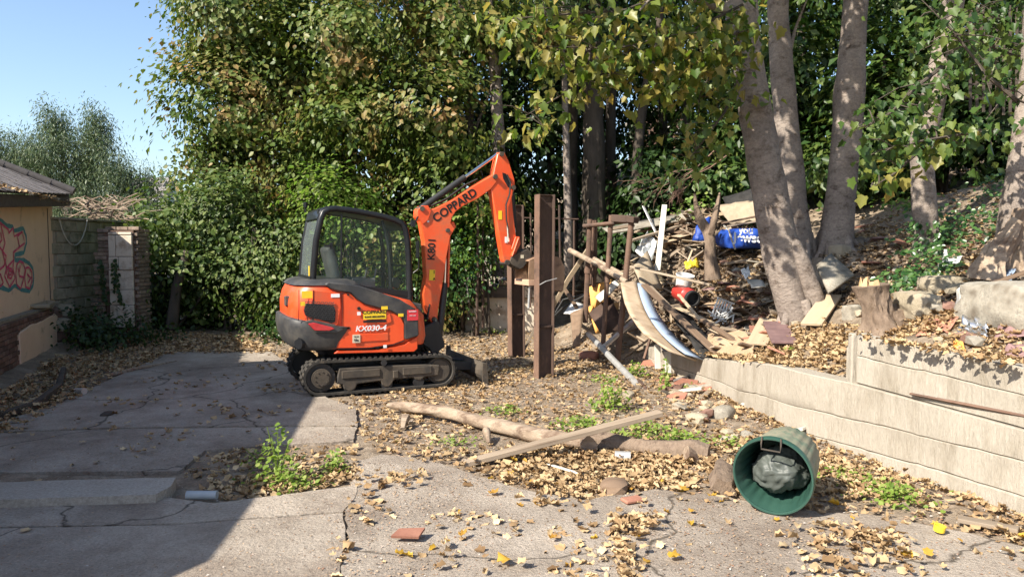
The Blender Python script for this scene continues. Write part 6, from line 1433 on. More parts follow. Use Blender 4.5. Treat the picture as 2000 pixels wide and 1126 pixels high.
# heap rubble: many small individual scraps sharing meshes
def scrap_mesh(kind, m, seed):
    b = MB(); random.seed(seed)
    if kind == 'plank': b.box((0, 0, 0), (random.uniform(.25, .75), random.uniform(.03, .10), random.uniform(.015, .035)))
    elif kind == 'panel': b.box((0, 0, 0), (random.uniform(.25, .55), random.uniform(.14, .30), random.uniform(.008, .02)))
    elif kind == 'tile': 
        n = random.randint(4, 6); rr = random.uniform(.10, .17); b.prism([(rr * math.cos(2 * PI * i / n + random.uniform(-.25, .25)) * 1.2, rr * math.sin(2 * PI * i / n)) for i in range(n)], -.012, .012)
    else: rock(b, (0, 0, 0), random.uniform(.07, .13), seed, (1, .8, .6), 1)
    o = b.build(kind, m, org=(0, 0, 0), bevel=.003 if kind != 'rock' else 0); me = o.data; bpy.data.objects.remove(o); return me
KINDS_ = [('plank', 'broken_plank', [scrap_mesh('plank', M[m], i) for i, m in enumerate(('plank', 'plank_brown', 'plank_pale', 'bark_dark', 'plank_brown', 'plank'))], 'broken weathered plank piece in the rubbish heap', 'plank', 'broken plank pieces in the heap'),
 ('tile', 'broken_tile', [scrap_mesh('tile', M[m], i + 20) for i, m in enumerate(('terracotta', 'purple_tile', 'concrete_grey', 'terracotta'))], 'broken flat tile piece lying in the rubble', 'tile', 'broken tiles in the rubble'),
 ('rock', 'rubble_stone', [scrap_mesh('rock', M[m], i + 40) for i, m in enumerate(('stone', 'concrete_grey', 'brick', 'stone'))], 'small rough rubble stone on the bank', 'stone', 'small rubble stones')]
KINDS_.append(('panel', 'board_offcut', [scrap_mesh('panel', M[m], i + 70) for i, m in enumerate(('plank_brown', 'plywood', 'concrete_grey', 'rust_dark', 'felt_and_shade', 'plank', 'osb'))], '', 'board', 'broken sheets and board offcuts in the heap'))
random.seed(99)
LMK = [((1440, 462), 'the blue bag'), ((1345, 575), 'the red drum'), ((1334, 545), 'the white bucket'), ((1195, 560), 'the pipe frame'), ((1425, 670), 'the chipboard sheet'), ((1545, 560), 'the biggest sycamore'), ((1290, 440), 'the white upright strip'), ((1412, 605), 'the white crate'), ((1390, 510), 'the forked dead stem'), ((1710, 610), 'the broken stump'), ((1800, 612), 'the yellowish boulder'), ((1970, 620), 'the big grey block'), ((1360, 800), 'the foot of the low wall'), ((1260, 740), 'the grey pipe'), ((1440, 850), 'the green bin'), ((1635, 500), 'the stout sycamore'), ((1880, 670), 'the rusty curled sheet')]
TONE = {'panel': ('brown', 'pale plywood', 'grey', 'rust-coloured', 'black', 'weathered', 'chipboard'), 'plank': ('grey', 'brown', 'pale', 'blackened', 'narrow brown', 'weathered'), 'tile': ('terracotta', 'dark mauve', 'grey', 'thick terracotta'), 'rock': ('buff', 'grey', 'reddish', 'rounded buff')}
def where(lab, x, y, k, kd):
    (lx, ly), nm = min(LMK, key=lambda q: (q[0][0] - x) ** 2 + (q[0][1] - y) ** 2)
    dx, dy = x - lx, y - ly
    side = ('right of' if dx > 0 else 'left of') if abs(dx) > abs(dy) else ('below' if dy > 0 else 'above')
    return '%s %s %s %s' % (TONE[kd][k % len(TONE[kd])], {'panel': 'board offcut', 'plank': 'broken plank piece', 'tile': 'broken tile piece', 'rock': 'rubble stone'}[kd], side, nm)
def scatter(kind_i, poly, n, lift=.03, tilt=.5):
    xs = [p[0] for p in poly]; ys = [p[1] for p in poly]; k = 0; tries = 0
    kd, nm, ms, lab, cat, grp = KINDS_[kind_i]
    while k < n and tries < n * 20:
        tries += 1; x = random.uniform(min(xs), max(xs)); y = random.uniform(min(ys), max(ys)); c = False; j = len(poly) - 1
        for i in range(len(poly)):
            if (ys[i] > y) != (ys[j] > y) and x < (xs[j] - xs[i]) * (y - ys[i]) / (ys[j] - ys[i]) + xs[i]: c = not c
            j = i
        if not c: continue
        k += 1; p = T(x, y, random.uniform(.0, lift + .05))
        rx = PI / 2 if kd == 'tile' else 0
        o = link(nm, random.choice(ms), p, None, (rx + random.uniform(-tilt, tilt), random.uniform(-tilt, tilt), random.uniform(0, 6.3)))
        tag(o, where(lab, x, y, ms.index(o.data), kd), cat, grp)
heap_poly = [(1110, 600), (1150, 470), (1250, 440), (1400, 430), (1490, 470), (1530, 560), (1550, 640), (1480, 700), (1380, 690), (1300, 620), (1200, 600), (1150, 620)]
scatter(3, heap_poly, 30, .10, .5); scatter(3, [(1130, 460), (1480, 400), (1490, 460), (1300, 520), (1180, 520)], 30, .14, .6); scatter(0, [(1105, 640), (1140, 540), (1260, 640), (1260, 690), (1180, 690)], 26, .2, .8); scatter(0, heap_poly, 150, .10, .5); scatter(0, [(1240, 430), (1480, 400), (1490, 440), (1300, 520), (1180, 500)], 60, .12, .4)
scatter(1, [(1380, 560), (1530, 560), (1560, 690), (1440, 720), (1370, 640)], 30, .03, .5)
scatter(2, [(1330, 470), (1520, 480), (1570, 640), (1440, 700), (1340, 560)], 34, .02, .3)
scatter(2, [(1600, 560), (2000, 560), (2000, 720), (1700, 640)], 26, .02, .3)
scatter(1, [(1640, 440), (1760, 440), (1760, 540), (1640, 500)], 8, .03, .4)
scatter(2, [(1290, 730), (1380, 760), (1480, 850), (1400, 870), (1300, 780)], 22, .0, .3); scatter(0, [(1290, 740), (1380, 765), (1420, 840), (1330, 800)], 10, .0, .15); scatter(1, [(1240, 700), (1380, 760), (1420, 840), (1250, 760)], 12, .0, .3)
# ------------------------------------------------------------------ named pieces of rubbish
def lathe(b, c, axis, prof_, n=24, caps=(False, False)):
    ax = Vector(axis).normalized(); x = ax.orthogonal().normalized(); y = ax.cross(x); c = Vector(c)
    vs = []
    for h_, r_ in prof_:
        for j in range(n): a = 2 * PI * j / n; vs.append(c + ax * h_ + (x * math.cos(a) + y * math.sin(a)) * r_)
    fs = [(i * n + j, i * n + (j + 1) % n, (i + 1) * n + (j + 1) % n, (i + 1) * n + j) for i in range(len(prof_) - 1) for j in range(n)]
    if caps[0]: fs.append(tuple(range(n)))
    if caps[1]: fs.append(tuple(range((len(prof_) - 1) * n, len(prof_) * n)))
    return b.add(vs, fs)
wb = thing('white_bucket', P(1336, 545, 12.2), 'white plastic bucket with rim lying open in the heap', 'bucket')
b = MB(); lathe(b, P(1334, 560, 12.2), (.12, -.25, 1), [(-.06, .115), (.19, .14), (.19, .152), (.21, .152), (.21, .137), (.17, .13), (-.02, .11)], 24, (True, True)); b.build('shell', M['white_plastic'], wb, smooth_ang=35)
sheet('yellow_cloth', M['yellow'], 'crumpled yellow plastic just above the white bucket', 'plastic', [(1336, 512, 12.7), (1362, 506, 12.8), (1366, 520, 12.6), (1340, 524, 12.5)], .012, nu=8, nv=5, crumple=.3, seed=44)
rd = thing('red_drum', P(1345, 570, 12.0), 'red plastic drum with dark open end lying in the rubble', 'drum')
b = MB(); c = P(1322, 568, 12.2); ax = (P(1356, 585, 11.7) - c).normalized(); lathe(b, c, ax, [(0, .10), (.04, .125), (.33, .14), (.35, .155), (.37, .14), (.46, .125)], 22, (True, False)); b.build('shell', M['red_plastic'], rd, smooth_ang=35)
b = MB(); lathe(b, c + ax * .44, ax, [(0, .13), (.07, .13), (.07, .105), (.0, .10)], 22, (False, True)); b.build('rim', M['rubber_hose'], rd, smooth_ang=35)
cr = thing('white_crate', P(1412, 600, 11.5), 'broken white plastic slatted crate tipped on the rubble', 'crate')
R_ = Matrix.Rotation(.35, 3, 'Y') @ Matrix.Rotation(.4, 3, 'Z'); o_ = P(1410, 610, 11.4)
for i in range(6):
    b = MB(); b.box(o_ + R_ @ Vector((-.16 + i * .055, 0, .04)), (.018, .02, .30), R_); b.build('slat', M['white_plastic'], cr)
for z in (-.10, .04, .19): b = MB(); b.box(o_ + R_ @ Vector((-.02, -.012, z)), (.34, .02, .022), R_); b.build('rail', M['white_plastic'], cr)
for i in range(8):
    b = MB(); q = P(1396 + i * 5, 618 + random.uniform(-10, 12), 11.3); b.box(q, (.02, .02, random.uniform(.14, .30)), Matrix.Rotation(random.uniform(-1.2, 1.2), 3, 'Y')); b.build('slat', M['white_plastic'], cr)
# blue builder's bag
bg_ = thing('blue_bag', P(1440, 465, 12.5), 'bright blue builders bag with white lettering half buried in the heap', 'bag')
b = MB(); rock(b, P(1446, 466, 12.9), .52, 3, (1.1, .5, .36), 3, .5); b.build('sack', M['blue_bag'], bg_, smooth_ang=60)
b = MB(); b.tube([P(1414, 440, 12.35), P(1424, 450, 12.28), P(1430, 470, 12.26), P(1436, 486, 12.3)], .03, 5, flat=.3); b.build('strap', M['white_board'], bg_)
ft = Matrix.Rotation(.05, 3, 'Z') @ Matrix.Rotation(PI / 2 - .12, 3, 'X')
text('you', 'lettering', M['white_sign'], .16, ft, P(1457, 450, 12.24), bg_, .004); text('Jewson', 'lettering', M['white_sign'], .21, ft @ Matrix.Rotation(-.05, 3, 'Z'), P(1468, 465, 12.22), bg_, .006)
# smaller blue piece left of the forked stem
sheet('blue_sacking', M['blue_bag'], 'loose blue sacking left of the forked dead stem', 'sacking', [(1352, 470, 13.0), (1366, 428, 13.1), (1388, 424, 13.0), (1384, 470, 12.8)], .01, nu=5, nv=6, crumple=.25, seed=50)
# forked dead stem
fs_ = thing('forked_stem', T(1388, 540), 'forked dead stem standing in the heap beside the blue bag', 'tree stem')
b = MB(); trunk_mesh(b, [(P(1394, 545, 12.0), .13), (P(1388, 500, 12.0), .10), (P(1384, 460, 12.0), .09), (P(1368, 430, 12.1), .07), (P(1360, 405, 12.1), .045), (P(1357, 378, 12.1), .02)], 5, 10, .35); b.build('stem', M['bark_rough'], fs_, smooth_ang=50)
b = MB(); trunk_mesh(b, [(P(1384, 462, 12.0), .07), (P(1394, 435, 11.9), .06), (P(1400, 410, 11.9), .05), (P(1406, 376, 11.9), .015)], 5, 9, .35); b.build('branch', M['bark_rough'], fs_, smooth_ang=50)
# stump, boulders, root
stp = thing('broken_stump', T(1712, 645), 'broken tree stump with fresh splintered top behind the upper wall', 'stump')
sb_ = T(1712, 648); 
b = MB(); pts = []
ys_ = sb_.y
trunk_mesh(b, [(P(1722, 672, ys_), .27), (P(1718, 640, ys_), .20), (P(1711, 610, ys_), .155), (P(1705, 580, ys_), .14), (P(1702, 556, ys_), .15)], 9, 40, .5, .22); b.build('trunk', M['bark_rough'], stp, smooth_ang=50)
for i in range(12):
    a = i / 12 * 2 * PI; r = .105 if i % 2 else .05; p = P(1702, 566, ys_) + Vector((r * math.cos(a), r * math.sin(a), 0)); b = MB(); h_ = random.uniform(.05, .12) * (1.3 if math.cos(a) < 0 else .6); w_ = random.uniform(.035, .06); Rz = Matrix.Rotation(a, 3, 'Z'); b.add([p + Rz @ Vector(v) for v in ((-.025, -w_, 0), (.025, -w_, 0), (.025, w_, 0), (-.025, w_, 0), (-.012, -w_ * .6, h_ * .8), (.006, -w_ * .5, h_ * .9), (.004, w_ * .5, h_), (-.010, w_ * .4, h_ * .75))], [(0, 1, 2, 3), (4, 5, 6, 7), (0, 1, 5, 4), (1, 2, 6, 5), (2, 3, 7, 6), (3, 0, 4, 7)]); b.build('splinter', M['raw_wood'], stp)
b = MB(); b.tube([P(1735, 640, ys_), P(1765, 625, ys_ + .1), P(1790, 615, ys_ + .2), P(1820, 612, ys_ + .35)], [.20, .17, .13, .07], 24, True, None, .5, 1, .3); b.build('root', M['bark_rough'], stp, smooth_ang=50)
GR = 'boulders and concrete lumps on the bank'
for i, (px, py, r, sq, m_, lab) in enumerate(((1800, 612, .27, (1.2, .7, .62), 'stone', 'large yellowish boulder next to the broken stump'), (1852, 568, .24, (1.1, .8, .5), 'stone', 'pale flat-topped boulder above the large yellowish one'), (1990, 628, .40, (1.35, .6, .60), 'concrete_grey', 'big grey concrete block cut by the right edge'), (1672, 622, .13, (.9, .8, .9), 'concrete_grey', 'grey block left of the broken stump'), (1645, 500, .16, (1, .8, .8), 'stone', 'stone at the foot of the stout sycamore'), (1766, 700 - 20, .07, (1, 1, .7), 'stone', 'small stone on the upper wall edge'))):
    p = T(px, py); b = MB(); rock(b, p + Vector((0, .1, r * sq[2] * .45)), r, i + 60, sq, 4, .42); tagged(b, 'boulder', M[m_], lab, 'boulder', GR, smooth_ang=38)
# gnarled split root at the right
rt = thing('gnarled_stump', T(1960, 545), 'gnarled split stump with fibrous orange-brown wood at the right edge', 'stump')
Yg = T(1960, 545).y
for i, rows in enumerate(([(1925, 548, .13), (1935, 510, .11), (1958, 470, .09), (1985, 430, .06)], [(1945, 545, .10), (1958, 500, .09), (1975, 460, .08), (1996, 410, .06)], [(1985, 540, .14), (1990, 500, .13), (1996, 460, .12), (2004, 410, .10)], [(1965, 550, .08), (1974, 515, .07), (1984, 480, .05)], [(2010, 545, .16), (2010, 490, .14), (2012, 440, .12)], [(1918, 552, .05), (1926, 530, .05), (1940, 500, .04)])):
    b = MB(); trunk_mesh(b, [(P(x, y, Yg + .05 * i), r) for x, y, r in rows], 8, 26, .5, .30); b.build('root', M['bark_rough' if i % 2 else 'driftwood'], rt, smooth_ang=50)
# small coloured rubbish
def small(name, m, label, cat, p, fn): 
    b = MB(); fn(b, p); return tagged(b, name, m, label, cat, smooth_ang=35)
small('plastic_bottle', M['white_plastic'], 'white plastic bottle at the foot of the ivy-clad sycamore', 'bottle', T(1846, 520), lambda b, p: lathe(b, p, (0, 0, 1), [(0, .04), (.14, .045), (.17, .02), (.21, .02)], 12, (True, True)))
sheet('magazine', M['white_plastic'], 'white and blue printed leaflet on the bank behind the boulders', 'leaflet', [T(1826, 538, .10), T(1872, 530, .10), T(1880, 518, .12), T(1840, 526, .12)], .004, nu=4, nv=4, crumple=.03, seed=60)
sheet('blue_wrapper', M['blue_sheet'], 'bright blue wrapper beside the big grey concrete block', 'wrapper', [T(1950, 558, .05), T(1976, 556, .05), T(1984, 542, .09), T(1956, 544, .09)], .004, nu=4, nv=3, crumple=.06, seed=61)
sheet('white_shard', M['white_plastic'], 'pale plastic shard standing below the big grey block', 'plastic shard', [T(1862, 612, .0), T(1878, 612, .0), T(1878, 612, .26), T(1868, 612, .14)], .008, nu=3, nv=4, crumple=.1, seed=62)
sheet('orange_peel', M['orange_board'], 'orange plastic scrap on the litter behind the upper wall', 'plastic scrap', [T(1858, 685, .02), T(1886, 690, .02), T(1880, 678, .05), T(1862, 676, .05)], .006, nu=5, nv=4, crumple=.12, seed=63)
b = MB(); lathe(b, G(1834, 1036, .05), (0.1, -.1, 1), [(0, .035), (.04, .038), (.04, .03), (.01, .028)], 16, (True, True)); tagged(b, 'bottle_top', M['yellow'], 'yellow plastic lid on the ground at the lower right', 'lid', smooth_ang=35)
cn = G(1216, 890, .05); b = MB(); lathe(b, cn - Vector((.07, 0, 0)), (1, -.15, 0), [(0, .03), (.0, .048), (.14, .048), (.14, .04)], 16, (True, True)); tagged(b, 'tin_can', M['steel'], 'small grey tin can lying by the right half of the log', 'can', smooth_ang=35)
cn = G(148, 764, .06); b = MB(); lathe(b, cn, (1, -.4, .1), [(0, .04), (.0, .045), (.16, .045), (.16, .03)], 14, (True, True)); tagged(b, 'drink_can', M['steel'], 'blue and white drinks can in the leaves by the left wall', 'can', smooth_ang=35)
b = MB(); b.cyl(G(365, 966, .06), G(424, 966, .06), .033, 14); tagged(b, 'grey_pipe', M['grey_pipe'], 'short grey plastic pipe end beside the kerb strip', 'pipe', smooth_ang=35)
tl = G(795, 1050, .05); b = MB(); b.prism([(-.10, 0), (.08, -.01), (.11, .10), (-.06, .09)], -.008, .008, None); b.v = [tuple(Matrix.Rotation(-PI / 2 + .18, 3, 'X') @ Vector(v) + tl + Vector((0, -.03, .02))) for v in b.v]; tagged(b, 'tile_fragment', M['terracotta'], 'red tile fragment on the concrete at the lower middle', 'tile')
tl = G(1235, 975, .05); b = MB(); b.box(tl, (.16, .10, .03), Matrix.Rotation(.4, 3, 'Z')); tagged(b, 'brick_fragment', M['terracotta'], 'orange brick fragment at the edge of the leaves near the bin', 'brick', bevel=.01)
tl = G(1200, 950, .05); b = MB(); rock(b, tl, .13, 71, (1.1, .9, .5), 2); tagged(b, 'rough_stone', M['plank_brown'], 'brown rough stone in the leaves above the brick fragment', 'stone', smooth_ang=35)
for i, (px, py, r, m_, lab) in enumerate(((1412, 812, .15, 'concrete_grey', 'grey stone in the leaves below the low wall'), (1360, 822, .12, 'stone', 'rounded stone left of the grey stone below the wall'), (1228, 775, .10, 'stone', 'pale stone beside the green weed clump'), (1150, 700, .17, 'terracotta', 'red-brown rubble lump at the foot of the pipe frame'), (1070, 655, .17, 'stone', 'pale stone behind the near steel post'), (1340, 855, .06, 'stone', 'pebble right of the log'), (210, 815, .09, 'bark_dark', 'dark clod on the shaded concrete'), (690, 815, .04, 'stone', 'tiny pebble near the log end'))):
    b = MB(); p = T(px, py); rock(b, p + Vector((0, 0, r * .25)), r, 80 + i, (1.1, .85, .6), 2); tagged(b, 'loose_stone', M[m_], lab, 'stone', smooth_ang=35)
for i, (px, py, w, h_, m_, lab) in enumerate(((1345, 768, .30, .10, 'white_board', 'white broken panel flat at the foot of the low wall'), (1372, 760, .22, .12, 'concrete_grey', 'grey panel leaning at the foot of the low wall'), (1330, 745, .10, .22, 'slate', 'dark slate piece standing at the foot of the low wall'), (1466, 793, .22, .12, 'white_board', 'white offcut where the low wall crack starts'), (1553, 848, .12, .12, 'white_board', 'white block on the ground above the green bin'))):
    p = T(px, py); board('panel_offcut', M[m_], lab, 'offcut', p + Vector((-w / 2, 0, .03)), p + Vector((w / 2, -.1, .09)), h_, .03)
# rusty bar on the wall ledge
b = MB(); a, c = Vector((float(wallx(6.25)) - .01, 6.25, .70)), Vector((float(wallx(4.3)) - .03, 4.3, .70)); b.tube([a, (a + c) / 2 + Vector((0, 0, .025)), c], [.02, .03, .032], 6, True, None, .4, .6); tagged(b, 'rusty_bar', M['rust'], 'long rusty bar lying on the ledge between the two concrete walls', 'bar', smooth_ang=40)

# ------------------------------------------------------------------ log, plank, bin
lg = thing('fallen_log', G(1080, 860), 'long bare fallen log lying across the yard', 'log')
rows = [((757, 795), 0.084, 0.025), ((790, 798), 0.092, 0.055), ((830, 806), 0.109, 0.062), ((880, 815), 0.109, 0.062), ((930, 828), 0.100, 0.066), ((1000, 845), 0.092, 0.073), ((1075, 860), 0.084, 0.073), ((1140, 868), 0.080, 0.077)]
b = MB(); trunk_mesh(b, [(G(x, y + 10, 0) + Vector((0, 0, z)), r) for (x, y), z, r in rows], 8, 20, .28, .06); b.build('bare_half', M['driftwood'], lg, smooth_ang=55)
rows = [((1145, 868), 0.080, 0.073), ((1200, 872), 0.075, 0.073), ((1260, 880), 0.072, 0.073), ((1320, 886), 0.075, 0.080), ((1350, 888), 0.084, 0.091), ((1384, 892), 0.075, 0.066)]
b = MB(); trunk_mesh(b, [(G(x, y + 8, 0) + Vector((0, 0, z)), r) for (x, y), z, r in rows], 8, 24, .35, .10); b.build('bark_half', M['bark_rough'], lg, smooth_ang=55)
for (x, y, dx, dy, r) in ((792, 815, -6, 22, .035), (1150, 868, -16, -2, .06), (950, 840, 6, 26, .03), (1340, 885, 22, 14, .05)):
    a = G(x, y, .1); c = G(x + dx, y + dy, .03); b = MB(); b.tube([a, (a + c) / 2 + Vector((0, 0, .02)), c], [r * 1.4, r, r * .7], 8, True, None, .4); b.build('branch_stub', M['driftwood'], lg, smooth_ang=50)
board('long_plank', M['plank'], 'long narrow sawn plank resting across the fallen log', 'plank', G(905, 905, .03), Vector(G(1290, 806, .37)), .12, .045, bevel=.004)
pw2 = board('thin_lath', M['white_board'], 'thin pale stick lying in the leaves in front of the log', 'stick', G(1068, 905, .05), G(1135, 925, .04), .03, .015)

bn = thing('green_bin', G(1520, 985), 'round green plastic bin lying on its side with a grey bag inside', 'bin')
mc = P(1509, 929, 5.22); az = math.radians(57); ax = Vector((math.cos(az), math.sin(az), 0)) * math.cos(.07) + Vector((0, 0, math.sin(.07)))
# fluted shell
def fluted(b, c, ax, prof_, n=96, lobes_=24, amp=.010):
    x = Vector((0, 0, 1)).cross(ax).normalized(); y = ax.cross(x); vs = []
    for h_, r_, f_ in prof_:
        for j in range(n):
            a = 2 * PI * j / n; rr = r_ + f_ * amp * abs(math.cos(lobes_ / 2 * a)); vs.append(c + ax * h_ + (x * math.cos(a) + y * math.sin(a)) * rr)
    m_ = len(prof_); b.add(vs, [(i * n + j, i * n + (j + 1) % n, (i + 1) * n + (j + 1) % n, (i + 1) * n + j) for i in range(m_ - 1) for j in range(n)] + [tuple(range((m_ - 1) * n, m_ * n))])
b = MB(); fluted(b, mc, ax, [(.03, .268, 0), (.05, .262, 1), (.30, .238, 1), (.50, .216, 1), (.52, .21, 0)]); b.build('shell', M['bin_outside'], bn, smooth_ang=50)
b = MB(); fluted(b, mc, ax, [(.0, .262, 0), (.05, .252, -.3), (.12, .246, -1), (.30, .226, -1), (.495, .205, -1), (.50, .20, 0)]); b.build('inside', M['bin_green'], bn, smooth_ang=50)
b = MB(); fluted(b, mc, ax, [(-.004, .262, 0), (-.014, .268, 0), (-.014, .278, 0), (-.002, .284, 0), (.028, .284, 0), (.034, .270, 0), (.034, .262, 0)]); b.f.pop(); b.m.pop(); b.build('rim', M['bin_green'], bn, smooth_ang=50)
b = MB(); xx = Vector((0, 0, 1)).cross(ax).normalized(); yy_ = ax.cross(xx)
if yy_.z < 0: yy_ = -yy_
tp = mc + yy_ * .245 - ax * .015 - xx * 0
sx_ = xx if xx.x > 0 else -xx
b.tube([tp - sx_ * .07 + yy_ * .04, tp - sx_ * .07 - yy_ * .005 - ax * .02, tp - sx_ * .07 - yy_ * .045 - ax * .02, tp + sx_ * .06 - yy_ * .05 - ax * .02, tp + sx_ * .065 - yy_ * .005 - ax * .02, tp + sx_ * .06 + yy_ * .04], .0065, 7); b.build('handle', M['muddy_steel'], bn, smooth_ang=50)
# bag inside
bm = bmesh.new(); bmesh.ops.create_icosphere(bm, subdivisions=5, radius=1)
ctr = mc + ax * .24 - yy_ * .03
for v in bm.verts:
    n_ = v.co.copy(); f1 = mnoise.noise(n_ * 1.4 + Vector((3, 1, 2))); q_ = n_ + Vector((f1, mnoise.noise(n_ * 2 + Vector((9, 1, 1))), f1)) * .5; f2 = abs(mnoise.noise(Vector((q_.x * 1.2, q_.y * 3.6, q_.z * 1.2)))); f3 = abs(mnoise.noise(Vector((q_.x * 4.5, q_.y * 1.8, q_.z * 2))))
    k = .92 + .22 * f1 + .12 * (1 - abs(mnoise.noise(Vector((q_.x * 1.3, q_.y * 2.6, q_.z * 1.3))))) ** 5 + .06 * (1 - abs(mnoise.noise(Vector((q_.x * 3.2 + 5, q_.y * 3.2, q_.z * 3))))) ** 6
    p = n_ * k; v.co = ctr + xx * (p.x * .19) + yy_ * (p.y * .165) + ax * (p.z * .20)
me = bpy.data.meshes.new('bag'); org = ORG[bn.name]; bmesh.ops.translate(bm, verts=bm.verts, vec=-org); bm.to_mesh(me); bm.free(); setmats(me, M['bag_grey']); me.polygons.foreach_set('use_smooth', [True] * len(me.polygons))
bgo = link('rubbish_bag', me, org); tag(bgo, 'crumpled grey rubbish bag stuffed inside the green bin', 'bag')
# broken wood beside the bin
wc = G(1432, 975, .0); b = MB(); b.tube([wc + Vector((-.05, .05, .06)), wc + Vector((.0, .25, .10)), wc + Vector((.06, .5, .09))], [.09, .11, .08], 12, True, None, .8); tagged(b, 'rotten_log', M['bark_rough'], 'rotten split log end tucked against the left of the green bin', 'log', smooth_ang=50)
b = MB(); b.tube([G(0, 812, .05), G(70, 790, .06), G(115, 755, .08), G(125, 720, .1)], [.05, .06, .06, .04], 8, True, None, .4); tagged(b, 'fallen_branch', M['bark_dark'], 'dark curved branch lying in the leaves along the left wall', 'branch', smooth_ang=50)
b = MB(); b.tube([G(215, 732, .04), G(270, 718, .06), G(345, 705, .03)], [.03, .03, .015], 7, True, None, .4); tagged(b, 'fallen_branch', M['driftwood'], 'pale thin branch lying in the leaves below the pillar', 'branch', smooth_ang=50)

# ------------------------------------------------------------------ weeds
def weed(px, py, label, r, h_, n, size=.05, m='lf_weed', stems=4, shape='oval'):
    n = int(n * .75); size *= .85
    p = T(px, py); t = thing('weed', p, label, 'weed', 'green weeds growing in the yard')
    for k in range(stems):
        a = random.uniform(0, 6.28); b = MB(); e = p + Vector((math.cos(a) * r * .5, math.sin(a) * r * .5, h_ * random.uniform(.6, 1))); b.tube([p, (p + e) / 2 + Vector((0, 0, h_ * .1)), e], [.006, .005, .003], 5); b.build('stem', M['lf_weed'], t)
    pos = np.array(list(p)) + RNG.normal(size=(n, 3)) * np.array([r * .5, r * .5, 0]); hh = RNG.random(n); pos[:, 2] = p.z + .02 + hh * h_ * np.exp(-((pos[:, 0] - p.x) ** 2 + (pos[:, 1] - p.y) ** 2) / (r * r * .9))
    leaves_obj('leaves', pos, rdir(n) * .5 + np.array([-.2, -.2, .9]), rdir(n) + np.array([0, 0, .1]), size * RNG.uniform(.5, 1.3, n), shape, M[m], t); return t
for a in ((545, 945, 'tall flowering weed growing from the dirt gap beside the pipe end', .20, .50, 240, .06), (575, 955, 'bushy lower weed right beside the tall one', .20, .18, 170, .05), (655, 925, 'small weed clump right of the tall weed', .14, .20, 130, .05), (505, 905, 'thin shaded grass tuft left of the tall weed', .22, .16, 90, .04),
          (1195, 800, 'leafy green clump behind the right half of the plank', .24, .36, 260, .07), (1130, 835, 'low green clump behind the middle of the plank', .30, .12, 240, .05), (1255, 850, 'spreading green clump between plank and log', .36, .14, 320, .055), (1330, 862, 'low clump at the right end of the log', .25, .10, 180, .05),
          (985, 808, 'sparse green patch behind the bare half of the log', .30, .08, 130, .045), (890, 870, 'small green patch in front of the bare half of the log', .28, .07, 90, .045), (1745, 975, 'bright green clump at the foot of the wall near the bin', .25, .10, 300, .05), (1650, 935, 'low spreading weed between bin and wall', .30, .07, 190, .04), (1700, 950, 'small weed patch behind the bin shadow', .22, .07, 130, .04), (1420, 870, 'sparse weed patch left above the bin', .28, .07, 120, .045),
          (1242, 735, 'broad-leaved weed in front of the far wall end', .16, .26, 90, .08), (1300, 765, 'tall thin weed standing against the low wall', .07, .50, 80, .06), (1548, 690, 'tiny weed on the leafy wall top', .12, .10, 60, .05), (1345, 760, 'small weed at the wall foot', .1, .1, 40, .04), (1180, 745, 'sparse weeds below the pipe frame', .24, .10, 110, .05), (1040, 635, 'green weeds between the two steel posts', .35, .22, 180, .06), (960, 650, 'weeds in front of the low white wall', .4, .10, 120, .05), (1830, 560, 'green shoots between the boulders', .2, .2, 70, .05),
          (30, 640, 'small green tuft on the left ledge', .1, .06, 20, .04)):
    weed(*a)

# ------------------------------------------------------------------ dead leaves
def wpoly(pxs): return [tuple(T(x, y)[:2]) for x, y in pxs]
def sample(poly, n, noise_thr=None, sc=1.0):
    P2 = np.array(poly); lo, hi = P2.min(0), P2.max(0); out = []
    m_ = 0
    while m_ < n:
        q = RNG.uniform(lo, hi, (n * 2, 2)); c = np.zeros(len(q), bool); j = len(P2) - 1
        for i in range(len(P2)):
            xi, yi = P2[i]; xj, yj = P2[j]
            c ^= ((yi > q[:, 1]) != (yj > q[:, 1])) & (q[:, 0] < (xj - xi) * (q[:, 1] - yi) / (yj - yi + 1e-12) + xi); j = i
        q = q[c]
        if noise_thr is not None:
            v = wob(q[:, 0] * 1.1 + 3.1, q[:, 1] * 1.1 + 7.7, 1.0 * sc) + RNG.normal(size=len(q)) * .18; q = q[v > noise_thr]
        out.append(q); m_ += len(q)
        if len(out) > 60: break
    return np.concatenate(out)[:n]
def litter(name, q, size, m, lift=.03, kind='stuff', curlv=1.0, shape='dead', parent=None, zoff=None):
    n = len(q); z = H(q[:, 0], q[:, 1])
    if zoff is not None: z = z + zoff
    pos = np.stack([q[:, 0], q[:, 1], z + RNG.uniform(.0, lift, n)], 1)
    nr = rdir(n) * .34 + np.array([0, 0, 1.0]); o = leaves_obj(name, pos, nr, rdir(n) * np.array([1, 1, .35]), size * RNG.uniform(.4, 1.35, n), shape, m, parent, kind, curlv=curlv, fold=.35); return o
DL = M['lf_dead']
